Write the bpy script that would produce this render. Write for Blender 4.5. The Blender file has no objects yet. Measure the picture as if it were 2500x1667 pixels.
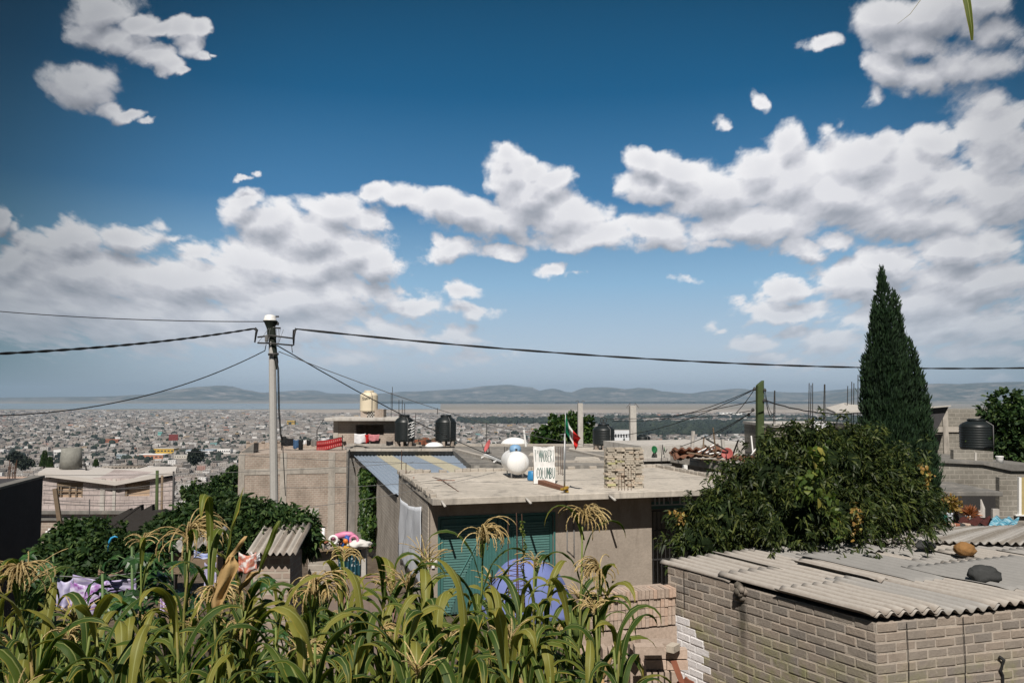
import bpy, bmesh, math, random
import numpy as np
from mathutils import Vector, Matrix, noise as mnoise
random.seed(7); rng = np.random.default_rng(11)
S = bpy.context.scene
C = S.collection
PI = math.pi; R = math.radians

# ------------------------------------------------------------------ camera
F = 1944.0; PITCH = math.atan(136.5 / F)
cam_d = bpy.data.cameras.new('camera'); cam = bpy.data.objects.new('camera', cam_d); C.objects.link(cam)
cam_d.sensor_width = 36; cam_d.lens = F / 2500 * 36
cam_d.clip_start = 0.05; cam_d.clip_end = 90000
cam.location = (0, 0, 0); cam.rotation_euler = (PI / 2 + PITCH, 0, 0)
S.camera = cam
CP, SP = math.cos(PITCH), math.sin(PITCH)
def ray(px, py):
    x = (px - 1250) / F; v = (833.5 - py) / F
    return Vector((x, CP - v * SP, SP + v * CP))
def P(px, py, Y):            # the point of the place seen at photo pixel px,py at depth Y metres
    d = ray(px, py); return d * (Y / d.y)
def G(px, py, z):            # the point seen at px,py on the level z
    d = ray(px, py); return d * (z / d.z)

# ------------------------------------------------------------------ light and exposure
SUN_DIR = Vector((-0.089, -0.63, 0.77)).normalized()     # towards the sun
SUN_EL = math.asin(SUN_DIR.z); SUN_AZ = math.atan2(SUN_DIR.x, SUN_DIR.y)
sl = bpy.data.lights.new('sun', 'SUN'); sl.energy = 5.0; sl.angle = R(0.5); sl.color = (1.0, 0.93, 0.845)
so = bpy.data.objects.new('sun', sl); C.objects.link(so); so.location = (0, -20, 40)
so.rotation_euler = (-SUN_DIR).to_track_quat('-Z', 'Y').to_euler()
S.view_settings.view_transform = 'Standard'; S.view_settings.look = 'None'
S.view_settings.exposure = 0.14; S.view_settings.gamma = 1.0
S.render.engine = 'CYCLES'
S.cycles.use_denoising = True
S.cycles.max_bounces = 6; S.cycles.diffuse_bounces = 3; S.cycles.transparent_max_bounces = 8; S.cycles.volume_bounces = 0
S.cycles.transmission_bounces = 3; S.cycles.glossy_bounces = 2

# ------------------------------------------------------------------ sky
CLOUDS = [  # centre px, centre py, half width, half height, strength (photo pixels -> directions of the sky)
 (250,20,90,55,1.05),(215,65,55,45,1),(270,90,75,40,1),(320,120,70,34,1),(370,150,64,30,1),(415,175,45,22,1),(450,192,26,12,.9),(340,62,50,30,1),(390,78,60,30,1),(440,78,52,38,1),(490,70,34,26,.95),(470,120,44,42,1),(500,152,26,18,.9),
 (530,150,18,9,.6),(200,205,90,66,1),(195,160,30,25,.8),(265,262,34,26,.95),(305,282,48,20,.9),(345,300,26,10,.8),(600,443,38,10,.8),(648,429,22,14,.8),(590,176,10,10,.3),
 (905,470,48,30,.9),(975,485,70,34,.9),(1060,505,90,45,1),(1140,520,110,42,1),(1235,425,72,66,1.15),(1225,385,40,32,1),(1300,480,100,75,1.15),(1350,450,60,44,1.05),(1300,430,70,46,1.1),(1275,400,40,30,1),
 (1240,540,140,48,1),(1400,530,95,55,1),(1440,578,140,38,1),(1600,560,120,45,1),(1640,585,60,20,.8),
 (1575,395,55,36,.95),(1640,415,75,50,1),(1600,455,95,45,1),(1740,470,150,68,1.05),(1905,350,58,58,1),(1850,400,90,50,1),(1930,440,150,90,1.1),
 (1850,545,210,62,1.05),(2120,400,130,80,1.1),(2040,480,200,90,1.1),(2240,440,150,90,1.05),(2160,360,60,45,.9),(2280,360,60,50,.9),(2415,330,100,110,1.05),(2430,480,120,90,1),
 (2240,530,240,62,1),(2050,595,60,32,.8),(1970,612,62,28,.9),(1760,600,60,20,.7),(1105,610,82,30,.9),(1075,590,36,22,.8),(1245,607,48,18,.8),
 (1330,655,44,18,.8),(1390,675,45,12,.5),(1690,672,60,13,.5),(1745,775,26,24,.45),(1775,790,32,10,.4),(1830,736,30,15,.55),
 (610,500,60,36,.95),(580,530,55,40,.8),(655,555,95,55,1),(820,505,80,46,.95),(880,530,65,42,.95),(760,580,110,60,1.15),(850,610,90,55,1.1),(910,650,70,55,1.1),(790,650,170,70,1.1),
 (620,640,160,60,1),(480,620,70,40,.7),(300,590,90,42,.95),(170,600,110,50,.95),(40,630,90,55,.9),(60,580,40,30,.6),(5,520,34,46,.9),(45,545,22,34,.5),(395,545,30,20,.5),(420,583,35,14,.5),
 (200,680,260,75,1),(450,690,220,70,1),(100,760,240,80,.95),(380,790,300,80,.95),(700,730,260,70,1.05),(640,800,280,70,.8),(900,720,100,45,.7),
 (1000,740,80,32,.85),(1130,715,50,26,.9),(1150,762,70,20,.75),(940,805,120,42,.75),(1090,830,120,32,.65),(1140,880,170,30,.5),(880,870,160,40,.5),(980,705,28,14,.6),
 (1925,710,65,36,.9),(1880,735,30,16,.5),(1930,765,110,28,.95),(1860,842,80,26,.8),(1945,810,40,20,.75),(2030,845,90,34,.75),(1900,880,130,22,.6),(2080,900,160,16,.5),
 (2060,690,90,40,.9),(2180,640,90,50,1.1),(2110,700,130,60,1.05),(2330,620,95,50,1.15),(2380,690,200,60,1),(2250,740,200,60,1),(2420,600,100,60,.8),(2350,790,240,55,.95),
 (2180,800,150,45,.85),(2400,860,220,28,.75),(2200,860,150,24,.7),(2420,925,70,12,.5),(2330,550,120,30,.5),
 (2170,40,90,62,1),(2290,50,110,62,1),(2190,100,70,44,.95),(2260,110,90,44,.9),(2390,20,90,40,.9),(2170,165,62,48,1),(2250,180,100,46,.9),(2340,170,90,50,.85),(2400,160,120,60,.8),(2440,90,80,60,.7),
 (2130,235,30,42,.5),(2210,215,50,32,.5),(1995,102,46,20,.66),(1860,250,18,30,.66),(1755,310,22,22,.66),(1830,318,40,14,.25),(2020,320,36,26,.5),(2060,300,20,22,.3),(2110,330,30,18,.4),
]
def build_world():
    w = bpy.data.worlds.new('World'); S.world = w; w.use_nodes = True
    nt = w.node_tree; nt.nodes.clear(); N = nt.nodes; Lk = nt.links.new
    def setup(nt):
        N = nt.nodes; Lk = nt.links.new
        def m(op, a, b=None, c=None, clamp=False):
            n = N.new('ShaderNodeMath'); n.operation = op; n.use_clamp = clamp
            for i, v in enumerate((a, b, c)):
                if v is None: continue
                if isinstance(v, (int, float)): n.inputs[i].default_value = v
                else: Lk(v, n.inputs[i])
            return n.outputs[0]
        def vm(op, a, b=None, c=None, out=0):
            n = N.new('ShaderNodeVectorMath'); n.operation = op
            for i, v in enumerate((a, b, c)):
                if v is None: continue
                if isinstance(v, (tuple, list)): n.inputs[i].default_value = v
                elif isinstance(v, (int, float)): n.inputs['Scale'].default_value = v
                else: Lk(v, n.inputs['Scale'] if (op == 'SCALE' and i == 1) else n.inputs[i])
            return n.outputs[out]
        return m, vm
    # cloud field: metaball-like sum over cloud puffs, domain-warped
    g = bpy.data.node_groups.new('cloud_field', 'ShaderNodeTree')
    g.interface.new_socket('P', in_out='INPUT', socket_type='NodeSocketVector')
    g.interface.new_socket('F', in_out='OUTPUT', socket_type='NodeSocketFloat')
    g.interface.new_socket('B', in_out='OUTPUT', socket_type='NodeSocketFloat')
    g.interface.new_socket('Q', in_out='OUTPUT', socket_type='NodeSocketVector')
    gi = g.nodes.new('NodeGroupInput'); go = g.nodes.new('NodeGroupOutput')
    m, vm = setup(g)
    nz = g.nodes.new('ShaderNodeTexNoise'); nz.inputs['Scale'].default_value = 9.0; nz.inputs['Detail'].default_value = 7; nz.inputs['Roughness'].default_value = .58
    g.links.new(gi.outputs[0], nz.inputs['Vector'])
    wv = vm('SUBTRACT', nz.outputs['Color'], (.5, .5, .5))
    q = vm('MULTIPLY_ADD', wv, (.085, .07, 0), gi.outputs[0])
    q = vm('MULTIPLY', q, (1, 1, 0))
    f = None
    for (cx, cy, rx, ry, wt) in CLOUDS:
        d = ray(cx, cy); u0, v0 = d.x / d.y, d.z / d.y
        ru, rv = rx / F * 1.12, ry / F * 1.12
        t = vm('MULTIPLY_ADD', q, (1 / ru, 1 / rv, 0), (-u0 / ru, -v0 / rv, 0))
        l = vm('LENGTH', t, out=1)
        e = m('MULTIPLY_ADD', l, -wt, wt - max(0, 1 - wt) * .30)
        f = e if f is None else m('SMOOTH_MAX', f, e, .12)
    f = m('MAXIMUM', f, -0.6)
    nb = g.nodes.new('ShaderNodeTexNoise'); nb.inputs['Scale'].default_value = 17.0; nb.inputs['Detail'].default_value = 9; nb.inputs['Roughness'].default_value = .64
    sp_ = g.nodes.new('ShaderNodeSeparateXYZ'); g.links.new(gi.outputs[0], sp_.inputs[0])
    w_ = m('DIVIDE', 1., m('ADD', m('MAXIMUM', sp_.outputs[1], 0.), .20)); cx_ = g.nodes.new('ShaderNodeCombineXYZ')
    g.links.new(m('MULTIPLY', m('MULTIPLY', sp_.outputs[0], w_), .44), cx_.inputs[0]); g.links.new(m('MULTIPLY', w_, .21), cx_.inputs[1]); st = cx_.outputs[0]; g.links.new(st, nb.inputs['Vector'])
    g.links.new(st, go.inputs[2])
    g.links.new(f, go.inputs[1])
    vo = g.nodes.new('ShaderNodeTexVoronoi'); vo.voronoi_dimensions = '2D'; vo.feature = 'F1'; vo.inputs['Scale'].default_value = 21.0; vo.inputs['Detail'].default_value = 2.5; vo.inputs['Roughness'].default_value = .55; vo.normalize = True
    wq = vm('MULTIPLY_ADD', vm('SUBTRACT', nb.outputs['Color'], (.5, .5, .5)), (.03, .03, 0), st); g.links.new(wq, vo.inputs['Vector'])
    f = m('MULTIPLY_ADD', m('SUBTRACT', .31, vo.outputs['Distance']), .85, f)
    f = m('MULTIPLY_ADD', m('SUBTRACT', nb.outputs[0], .5), 1.35, f)
    g.links.new(f, go.inputs[0])
    m, vm = setup(nt)
    tc = N.new('ShaderNodeTexCoord'); D = tc.outputs['Generated']
    sx = N.new('ShaderNodeSeparateXYZ'); Lk(D, sx.inputs[0])
    yy = m('MAXIMUM', sx.outputs[1], .08)
    u = m('DIVIDE', sx.outputs[0], yy); v = m('DIVIDE', sx.outputs[2], yy)
    cb = N.new('ShaderNodeCombineXYZ'); Lk(u, cb.inputs[0]); Lk(v, cb.inputs[1]); cb.inputs[2].default_value = 3.7
    p = cb.outputs[0]
    def field(vec):
        n = N.new('ShaderNodeGroup'); n.node_tree = g; Lk(vec, n.inputs[0]); return n.outputs
    (f0, b0, q0), (f1, b1, q1) = field(p), field(vm('ADD', p, (-.004, .022, 0)))
    def mr(x, a, b, c=0., d=1., kind='SMOOTHSTEP'):
        n = N.new('ShaderNodeMapRange'); n.interpolation_type = kind; n.clamp = True
        Lk(x, n.inputs[0])
        for i, k in enumerate((a, b, c, d)): n.inputs[i + 1].default_value = k
        return n.outputs[0]
    el = sx.outputs[2]                                  # sine of elevation
    alpha = mr(f0, -.08, .35)
    # behind the camera and to the sides: scattered clouds of the same kind
    front = mr(sx.outputs[1], .30, .5)
    nb = N.new('ShaderNodeTexNoise'); nb.inputs['Scale'].default_value = 2.6; nb.inputs['Detail'].default_value = 7
    Lk(vm('MULTIPLY', D, (1, 1, 2.2)), nb.inputs['Vector'])
    aback = mr(nb.outputs[0], .56, .70)
    alpha = m('ADD', m('MULTIPLY', alpha, front), m('MULTIPLY', aback, m('SUBTRACT', 1, front)))
    alpha = m('MULTIPLY', alpha, mr(el, -.01, .015))
    ns = N.new('ShaderNodeTexNoise'); ns.inputs['Scale'].default_value = 7.0; ns.inputs['Detail'].default_value = 5; ns.inputs['Roughness'].default_value = .6
    Lk(vm('MULTIPLY', q0, (.9, 1.5, 1)), ns.inputs['Vector'])
    lit = m('MULTIPLY_ADD', m('SUBTRACT', ns.outputs[0], .5), 1.05, .80)
    lit = m('MULTIPLY_ADD', m('SUBTRACT', b0, b1), .34, lit)
    lit = m('MULTIPLY_ADD', m('SUBTRACT', f0, f1), .34, lit, clamp=True)
    thick = mr(b0, .2, .9, 0, .12)
    lit = m('SUBTRACT', lit, thick, clamp=True)
    def ramp(x, stops):
        n = N.new('ShaderNodeValToRGB'); Lk(x, n.inputs[0]); cr = n.color_ramp
        while len(cr.elements) < len(stops): cr.elements.new(.5)
        for e, (pos, col) in zip(cr.elements, stops): e.position = pos; e.color = (*col, 1)
        return n.outputs[0]
    def mix(fac, a, b, bt='MIX'):
        n = N.new('ShaderNodeMix'); n.data_type = 'RGBA'; n.blend_type = bt
        if isinstance(fac, (int, float)): n.inputs[0].default_value = fac
        else: Lk(fac, n.inputs[0])
        for i, x in ((6, a), (7, b)):
            if isinstance(x, tuple): n.inputs[i].default_value = (*x, 1)
            else: Lk(x, n.inputs[i])
        return n.outputs[2]
    ccol = ramp(lit, [(0, (.20, .225, .27)), (.42, (.36, .375, .42)), (.75, (.62, .62, .66)), (1, (.86, .85, .86))])
    sky = N.new('ShaderNodeTexSky'); sky.sky_type = 'NISHITA'; sky.sun_disc = False
    sky.sun_elevation = SUN_EL; sky.sun_rotation = SUN_AZ; sky.altitude = 2250; sky.air_density = 1.0; sky.dust_density = .6; sky.ozone_density = 2.5
    STR = .1
    base = vm('SCALE', sky.outputs[0], STR)
    # deep blue aloft, paler towards the horizon; vignette darkening to the sides painted in
    side = vm('DOT_PRODUCT', D, tuple(Vector((.05, .97, .12)).normalized()), out=1)
    blue = ramp(el, [(0, (.47, .54, .62)), (.06, (.45, .56, .67)), (.14, (.25, .44, .63)), (.24, (.052, .195, .39)), (.36, (.004, .095, .225)), (.50, (.0, .044, .105)), (1, (.02, .10, .24))])
    base = mix(.985, base, blue)
    sd = mr(side, .765, .955)
    dark = mix(sd, (.17, .27, .26), (1, 1, 1))
    base = mix(1., base, dark, 'MULTIPLY')
    ccol = mix(1., ccol, mix(sd, (.33, .35, .37), (1, 1, 1)), 'MULTIPLY')  # the same vignette darkening painted onto the clouds
    hz = mr(el, .0, .17, .62, 0.)
    ccol = mix(hz, ccol, (.50, .53, .59))
    alpha = m('MULTIPLY', alpha, mr(el, -.01, .13, .60, .97))
    col = mix(alpha, base, ccol)
    col = mix(mr(el, -.035, -.012), (.07, .063, .055), col)       # dark earth below the horizon
    bg = N.new('ShaderNodeBackground'); bg.inputs[1].default_value = STR
    Lk(vm('SCALE', col, 1 / STR), bg.inputs[0])
    out = N.new('ShaderNodeOutputWorld'); Lk(bg.outputs[0], out.inputs[0])
    w.cycles.sampling_method = 'MANUAL'; w.cycles.sample_map_resolution = 512
build_world()
# ------------------------------------------------------------------ mesh helpers
def tag(o, label=None, cat=None, group=None, kind=None):
    if label: o['label'] = label
    if cat: o['category'] = cat
    if group: o['group'] = group
    if kind: o['kind'] = kind
    return o
def empty(name, loc, label=None, cat=None, group=None, rz=0):
    o = bpy.data.objects.new(name, None); C.objects.link(o); o.location = loc; o.rotation_euler = (0, 0, rz)
    o.empty_display_size = .2
    return tag(o, label, cat, group)
class MB:
    """collects shapes into one mesh; faces carry a material slot and metre-scaled UVs"""
    def __init__(s): s.v = []; s.f = []; s.mi = []; s.uv = []; s.sm = []; s.cur = 0; s.smooth = False
    def add(s, vs, fs, uvs=None):
        b = len(s.v); s.v += [tuple(p) for p in vs]
        for k, f in enumerate(fs):
            s.f.append(tuple(b + i for i in f)); s.mi.append(s.cur); s.sm.append(s.smooth)
            s.uv.append(uvs[k] if uvs else None)
        return s
    def box(s, c, d, rz=0, M=None):          # centre, full size
        x, y, z = d[0] / 2, d[1] / 2, d[2] / 2; c = Vector(c)
        m = M if M else Matrix.Rotation(rz, 3, 'Z')
        vs = [c + m @ Vector(p) for p in ((-x,-y,-z),(x,-y,-z),(x,y,-z),(-x,y,-z),(-x,-y,z),(x,-y,z),(x,y,z),(-x,y,z))]
        return s.add(vs, [(0,3,2,1),(4,5,6,7),(0,1,5,4),(1,2,6,5),(2,3,7,6),(3,0,4,7)])
    def prism(s, poly, z0, z1):             # poly: list of (x,y) anticlockwise; z may be callables
        n = len(poly); a = (lambda p: z0) if not callable(z0) else z0; b = (lambda p: z1) if not callable(z1) else z1
        vs = [(p[0], p[1], a(p)) for p in poly] + [(p[0], p[1], b(p)) for p in poly]
        fs = [tuple(range(n - 1, -1, -1)), tuple(range(n, 2 * n))] + [(i, (i + 1) % n, n + (i + 1) % n, n + i) for i in range(n)]
        return s.add(vs, fs)
    def hexa(s, p8): return s.add(p8, [(0,3,2,1),(4,5,6,7),(0,1,5,4),(1,2,6,5),(2,3,7,6),(3,0,4,7)])
    def slab(s, quad, t):                    # quad of 3-D points thickened downward
        q = [Vector(p) for p in quad]; d = Vector((0, 0, -t)); return s.hexa([p + d for p in q] + q)
    def tube(s, pts, r, seg=6, cap=True):
        pts = [Vector(p) for p in pts]; n = len(pts); rr = r if isinstance(r, (list, tuple)) else [r] * n
        vs = []; up = Vector((0, 0, 1))
        for i, p in enumerate(pts):
            t = (pts[min(i + 1, n - 1)] - pts[max(i - 1, 0)])
            if t.length < 1e-9: t = Vector((0, 0, 1))
            t.normalize(); a = t.cross(up if abs(t.z) < .95 else Vector((1, 0, 0))).normalized(); b = t.cross(a)
            for k in range(seg):
                w = 2 * PI * k / seg; vs.append(p + (a * math.cos(w) + b * math.sin(w)) * rr[i])
        fs = [(i * seg + k, i * seg + (k + 1) % seg, (i + 1) * seg + (k + 1) % seg, (i + 1) * seg + k) for i in range(n - 1) for k in range(seg)]
        if cap: fs += [tuple(range(seg))[::-1], tuple((n - 1) * seg + k for k in range(seg))]
        return s.add(vs, fs)
    def lathe(s, prof, c=(0, 0, 0), seg=24, M=None, cap=True):   # prof: (r,z)
        c = Vector(c); m = M if M else Matrix.Identity(3); vs = []
        for r, z in prof:
            for k in range(seg):
                w = 2 * PI * k / seg; vs.append(c + m @ Vector((r * math.cos(w), r * math.sin(w), z)))
        n = len(prof)
        fs = [(i * seg + k, i * seg + (k + 1) % seg, (i + 1) * seg + (k + 1) % seg, (i + 1) * seg + k) for i in range(n - 1) for k in range(seg)]
        if cap: fs += [tuple(range(seg))[::-1], tuple((n - 1) * seg + k for k in range(seg))]
        return s.add(vs, fs)
    def grid(s, fn, nu, nv, uvfn=None):
        vs = [fn(i / nu, j / nv) for j in range(nv + 1) for i in range(nu + 1)]
        fs = []; uvs = []
        for j in range(nv):
            for i in range(nu):
                a = j * (nu + 1) + i; fs.append((a, a + 1, a + nu + 2, a + nu + 1))
                if uvfn: uvs.append([uvfn(i / nu, j / nv), uvfn((i + 1) / nu, j / nv), uvfn((i + 1) / nu, (j + 1) / nv), uvfn(i / nu, (j + 1) / nv)])
        return s.add(vs, fs, uvs if uvfn else None)
    def build(s, name, mats, parent=None, loc=None, smooth=None, bevel=0, label=None, cat=None, group=None, kind=None, world=True, solid=0):
        """vertices are in world space; parented parts are shifted so the parent's location is their origin"""
        me = bpy.data.meshes.new(name)
        off = Vector((0, 0, 0))
        if parent is not None and world:
            q = parent
            while q is not None: off += q.location; q = q.parent
        if loc is not None: off = Vector(loc)
        V = np.array(s.v, dtype=np.float64).reshape(-1, 3) - np.array(off)
        me.from_pydata([], [], [])
        me.vertices.add(len(V)); me.vertices.foreach_set('co', V.astype(np.float32).ravel())
        lens = np.array([len(f) for f in s.f], dtype=np.int32); loops = np.concatenate([np.array(f, dtype=np.int32) for f in s.f]) if s.f else np.zeros(0, np.int32)
        me.loops.add(len(loops)); me.loops.foreach_set('vertex_index', loops)
        me.polygons.add(len(lens)); st = np.concatenate([[0], np.cumsum(lens)[:-1]]).astype(np.int32)
        me.polygons.foreach_set('loop_start', st); me.polygons.foreach_set('loop_total', lens)
        me.polygons.foreach_set('material_index', np.array(s.mi, dtype=np.int32))
        me.update(calc_edges=True)
        sm = np.array(s.sm if smooth is None else [smooth] * len(s.f), dtype=bool); me.polygons.foreach_set('use_smooth', sm)
        nn = np.zeros(len(lens) * 3, np.float32); me.polygons.foreach_get('normal', nn); nn = nn.reshape(-1, 3)
        uv = np.zeros((len(loops), 2), np.float32); W = np.array(s.v, dtype=np.float64).reshape(-1, 3)
        pn = np.repeat(nn, lens, axis=0); pv = W[loops]
        flat = np.abs(pn[:, 2]) > .75
        hx = np.stack([-pn[:, 1], pn[:, 0]], 1); hl = np.maximum(np.linalg.norm(hx, axis=1, keepdims=True), 1e-6); hx = hx / hl
        uv[:, 0] = np.where(flat, pv[:, 0], (pv[:, :2] * hx).sum(1)); uv[:, 1] = np.where(flat, pv[:, 1], pv[:, 2])
        for k, u in enumerate(s.uv):
            if u is not None: uv[st[k]:st[k] + lens[k]] = u
        l = me.uv_layers.new(name='UVMap'); l.data.foreach_set('uv', uv.ravel())
        for m in (mats if isinstance(mats, (list, tuple)) else [mats]): me.materials.append(m)
        o = bpy.data.objects.new(name, me); C.objects.link(o)
        if parent is not None: o.parent = parent
        if parent is None and loc is not None: o.location = off
        if bevel:
            b = o.modifiers.new('b', 'BEVEL'); b.width = bevel; b.segments = 1; b.limit_method = 'ANGLE'
        if solid:
            b = o.modifiers.new('s', 'SOLIDIFY'); b.thickness = solid; b.offset = 0
        return tag(o, label, cat, group, kind)
def kids(o): return [c for c in o.children]
def copy_tree(o, parent=None):
    c = o.copy(); C.objects.link(c); c.parent = parent
    for ch in kids(o): copy_tree(ch, c)
    return c

# ------------------------------------------------------------------ materials
class Mat:
    def __init__(s, name, rough=.9, spec=.3):
        s.m = bpy.data.materials.new(name); s.m.use_nodes = True; s.nt = s.m.node_tree; s.nt.nodes.clear()
        s.out = s.n('ShaderNodeOutputMaterial'); s.b = s.n('ShaderNodeBsdfPrincipled')
        s.b.inputs['Roughness'].default_value = rough; s.b.inputs['Specular IOR Level'].default_value = spec
        s.l(s.b.outputs[0], s.out.inputs[0])
    def n(s, t): return s.nt.nodes.new(t)
    def l(s, a, b): s.nt.links.new(a, b)
    def set(s, inp, v):
        if isinstance(v, (int, float)): inp.default_value = v
        elif isinstance(v, tuple): inp.default_value = (*v, 1) if len(v) == 3 and inp.type == 'RGBA' else v
        else: s.l(v, inp)
    def uv(s): return s.n('ShaderNodeUVMap').outputs[0]
    def obj(s): return s.n('ShaderNodeTexCoord').outputs['Object']
    def geo(s): return s.n('ShaderNodeNewGeometry').outputs['Position']
    def noise(s, vec, scale, detail=4, rough=.55, out=0, dist=0):
        n = s.n('ShaderNodeTexNoise'); n.inputs['Scale'].default_value = scale; n.inputs['Detail'].default_value = detail; n.inputs['Roughness'].default_value = rough; n.inputs['Distortion'].default_value = dist
        if vec: s.l(vec, n.inputs['Vector'])
        return n.outputs[out]
    def scale(s, vec, k):
        n = s.n('ShaderNodeVectorMath'); n.operation = 'MULTIPLY'; s.l(vec, n.inputs[0]); n.inputs[1].default_value = k; return n.outputs[0]
    def math(s, op, a, b=0., c=0., clamp=False):
        n = s.n('ShaderNodeMath'); n.operation = op; n.use_clamp = clamp
        for i, v in enumerate((a, b, c)): s.set(n.inputs[i], v)
        return n.outputs[0]
    def range(s, x, a, b, c=0., d=1.):
        n = s.n('ShaderNodeMapRange'); s.l(x, n.inputs[0])
        for i, k in enumerate((a, b, c, d)): n.inputs[i + 1].default_value = k
        return n.outputs[0]
    def mix(s, f, a, b, bt='MIX'):
        n = s.n('ShaderNodeMix'); n.data_type = 'RGBA'; n.blend_type = bt
        s.set(n.inputs[0], f); s.set(n.inputs[6], a); s.set(n.inputs[7], b); return n.outputs[2]
    def ramp(s, x, stops, const=False):
        n = s.n('ShaderNodeValToRGB'); s.l(x, n.inputs[0]); cr = n.color_ramp
        if const: cr.interpolation = 'CONSTANT'
        while len(cr.elements) < len(stops): cr.elements.new(.5)
        for e, (p, c) in zip(cr.elements, stops): e.position = p; e.color = (*c, 1)
        return n.outputs[0]
    def sep(s, v):
        n = s.n('ShaderNodeSeparateXYZ'); s.l(v, n.inputs[0]); return n.outputs
    def bump(s, h, strength=.5, dist=.02):
        n = s.n('ShaderNodeBump'); n.inputs['Strength'].default_value = strength; n.inputs['Distance'].default_value = dist
        s.l(h, n.inputs['Height']); s.l(n.outputs[0], s.b.inputs['Normal'])
    def col(s, c): s.set(s.b.inputs['Base Color'], c)
def sc3(c, k): return tuple(min(1, x * k) for x in c)
def m_plain(name, c, rough=.8, var=.25, scale=6, bump=.15, spec=.3, metal=0, stain=None, big=.7, coord='geo'):
    m = Mat(name, rough, spec); p = m.geo() if coord == 'geo' else m.obj()
    a = m.noise(p, scale, 6, .65); b = m.noise(p, big, 3, .6)
    k = m.math('ADD', m.math('MULTIPLY', a, .5), m.math('MULTIPLY', b, .5))
    cc = m.ramp(k, [(.30, sc3(c, 1 - var)), (.52, c), (.72, sc3(c, 1 + var))])
    if stain: cc = m.mix(m.range(m.noise(m.scale(p, (1, 1, .22)), 1.9, 5, .7), .52, .68, 0, .75), cc, stain)
    m.col(cc); m.b.inputs['Metallic'].default_value = metal
    if bump: m.bump(a, bump, .02)
    return m.m
def m_brick(name, c1, c2, mortar, bw=.29, bh=.13, ms=.012, stain=None, bump=.5, paint=None):
    m = Mat(name, .95, .15); uv = m.uv()
    w = m.noise(uv, 3.0, 3, .5, out=1)
    wv = m.n('ShaderNodeVectorMath'); wv.operation = 'MULTIPLY_ADD'; m.l(w, wv.inputs[0]); wv.inputs[1].default_value = (.022, .02, 0); m.l(uv, wv.inputs[2])
    b = m.n('ShaderNodeTexBrick'); m.l(wv.outputs[0], b.inputs['Vector'])
    b.inputs['Scale'].default_value = 1; b.inputs['Brick Width'].default_value = bw; b.inputs['Row Height'].default_value = bh
    b.inputs['Mortar Size'].default_value = ms; b.inputs['Mortar Smooth'].default_value = .2
    b.inputs['Color1'].default_value = (*c1, 1); b.inputs['Color2'].default_value = (*c2, 1); b.inputs['Mortar'].default_value = (*mortar, 1)
    n = m.noise(uv, 9, 6, .7)
    c = m.mix(m.range(n, .35, .75, .0, .6), b.outputs[0], sc3(mortar, 1.02))
    c = m.mix(1., c, m.ramp(m.noise(uv, .8, 5, .65), [(.3, (.68, .66, .64)), (.6, (1.06, 1.05, 1.04))]), 'MULTIPLY')
    if stain: c = m.mix(m.range(m.noise(m.scale(uv, (2.2, .35, 1)), 1.2, 5, .7), .55, .7, 0, .7), c, stain)
    m.col(c)
    h = m.math('SUBTRACT', m.math('MULTIPLY', n, .5), b.outputs[1]); m.bump(h, bump, .02)
    return m.m
def m_leaf(name, a, b, c=None, rough=.55, trans=.25, gscale=1.5, spec=.35):
    m = Mat(name, rough, spec); p = m.geo()
    k = m.n('ShaderNodeNewGeometry').outputs['Random Per Island']
    col = m.ramp(k, [(0, a), (.6, b), (1, c or sc3(b, 1.3))])
    col = m.mix(1., col, m.ramp(m.noise(p, gscale, 3), [(.32, (.66, .66, .66)), (.66, (1.25, 1.25, 1.2))]), 'MULTIPLY')
    m.col(col)
    t = m.n('ShaderNodeBsdfTranslucent'); m.l(m.mix(1., col, (1.5, 1.7, .8), 'MULTIPLY'), t.inputs[0])
    mx = m.n('ShaderNodeMixShader'); mx.inputs[0].default_value = trans; m.l(m.b.outputs[0], mx.inputs[1]); m.l(t.outputs[0], mx.inputs[2]); m.l(mx.outputs[0], m.out.inputs[0])
    return m.m
CONC = (.40, .37, .33)
M = {}
M['conc'] = m_plain('concrete', CONC, .95, .28, 8, .35, .15, stain=(.20, .185, .165))
M['conc_roof'] = m_plain('concrete_roof', (.48, .44, .385), .95, .32, 5, .3, .1, stain=(.22, .205, .185), big=.5)
M['conc_light'] = m_plain('concrete_light', (.46, .44, .41), .95, .2, 9, .3, .15, stain=(.27, .25, .23))
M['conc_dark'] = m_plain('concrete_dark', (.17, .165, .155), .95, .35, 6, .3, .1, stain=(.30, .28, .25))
M['render'] = m_plain('cement_render', (.335, .29, .245), .95, .20, 12, .45, .1, stain=(.215, .185, .155), big=1.4)
M['roof_dark'] = m_plain('weathered_roof', (.20, .19, .175), .95, .5, 3, .3, .1, stain=(.36, .335, .30), big=.22)
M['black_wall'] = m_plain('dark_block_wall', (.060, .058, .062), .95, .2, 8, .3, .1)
M['asb'] = m_plain('fibre_cement', (.36, .33, .295), .95, .30, 11, .35, .1, stain=(.21, .175, .14), big=1.3)
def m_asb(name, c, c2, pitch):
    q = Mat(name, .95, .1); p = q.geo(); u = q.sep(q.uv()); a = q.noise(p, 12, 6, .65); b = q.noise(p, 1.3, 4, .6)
    v = q.math('MULTIPLY_ADD', q.math('SINE', q.math('MULTIPLY', u[0], 2 * PI / pitch)), -.5, .5)       # darker towards the valleys of the waves
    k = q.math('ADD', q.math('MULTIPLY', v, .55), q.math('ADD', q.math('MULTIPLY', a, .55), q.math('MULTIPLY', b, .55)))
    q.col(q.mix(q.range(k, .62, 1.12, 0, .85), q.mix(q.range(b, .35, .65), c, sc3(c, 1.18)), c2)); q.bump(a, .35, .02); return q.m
M['asb'] = m_asb('fibre_cement', (.345, .32, .29), (.17, .14, .115), .19)
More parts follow.
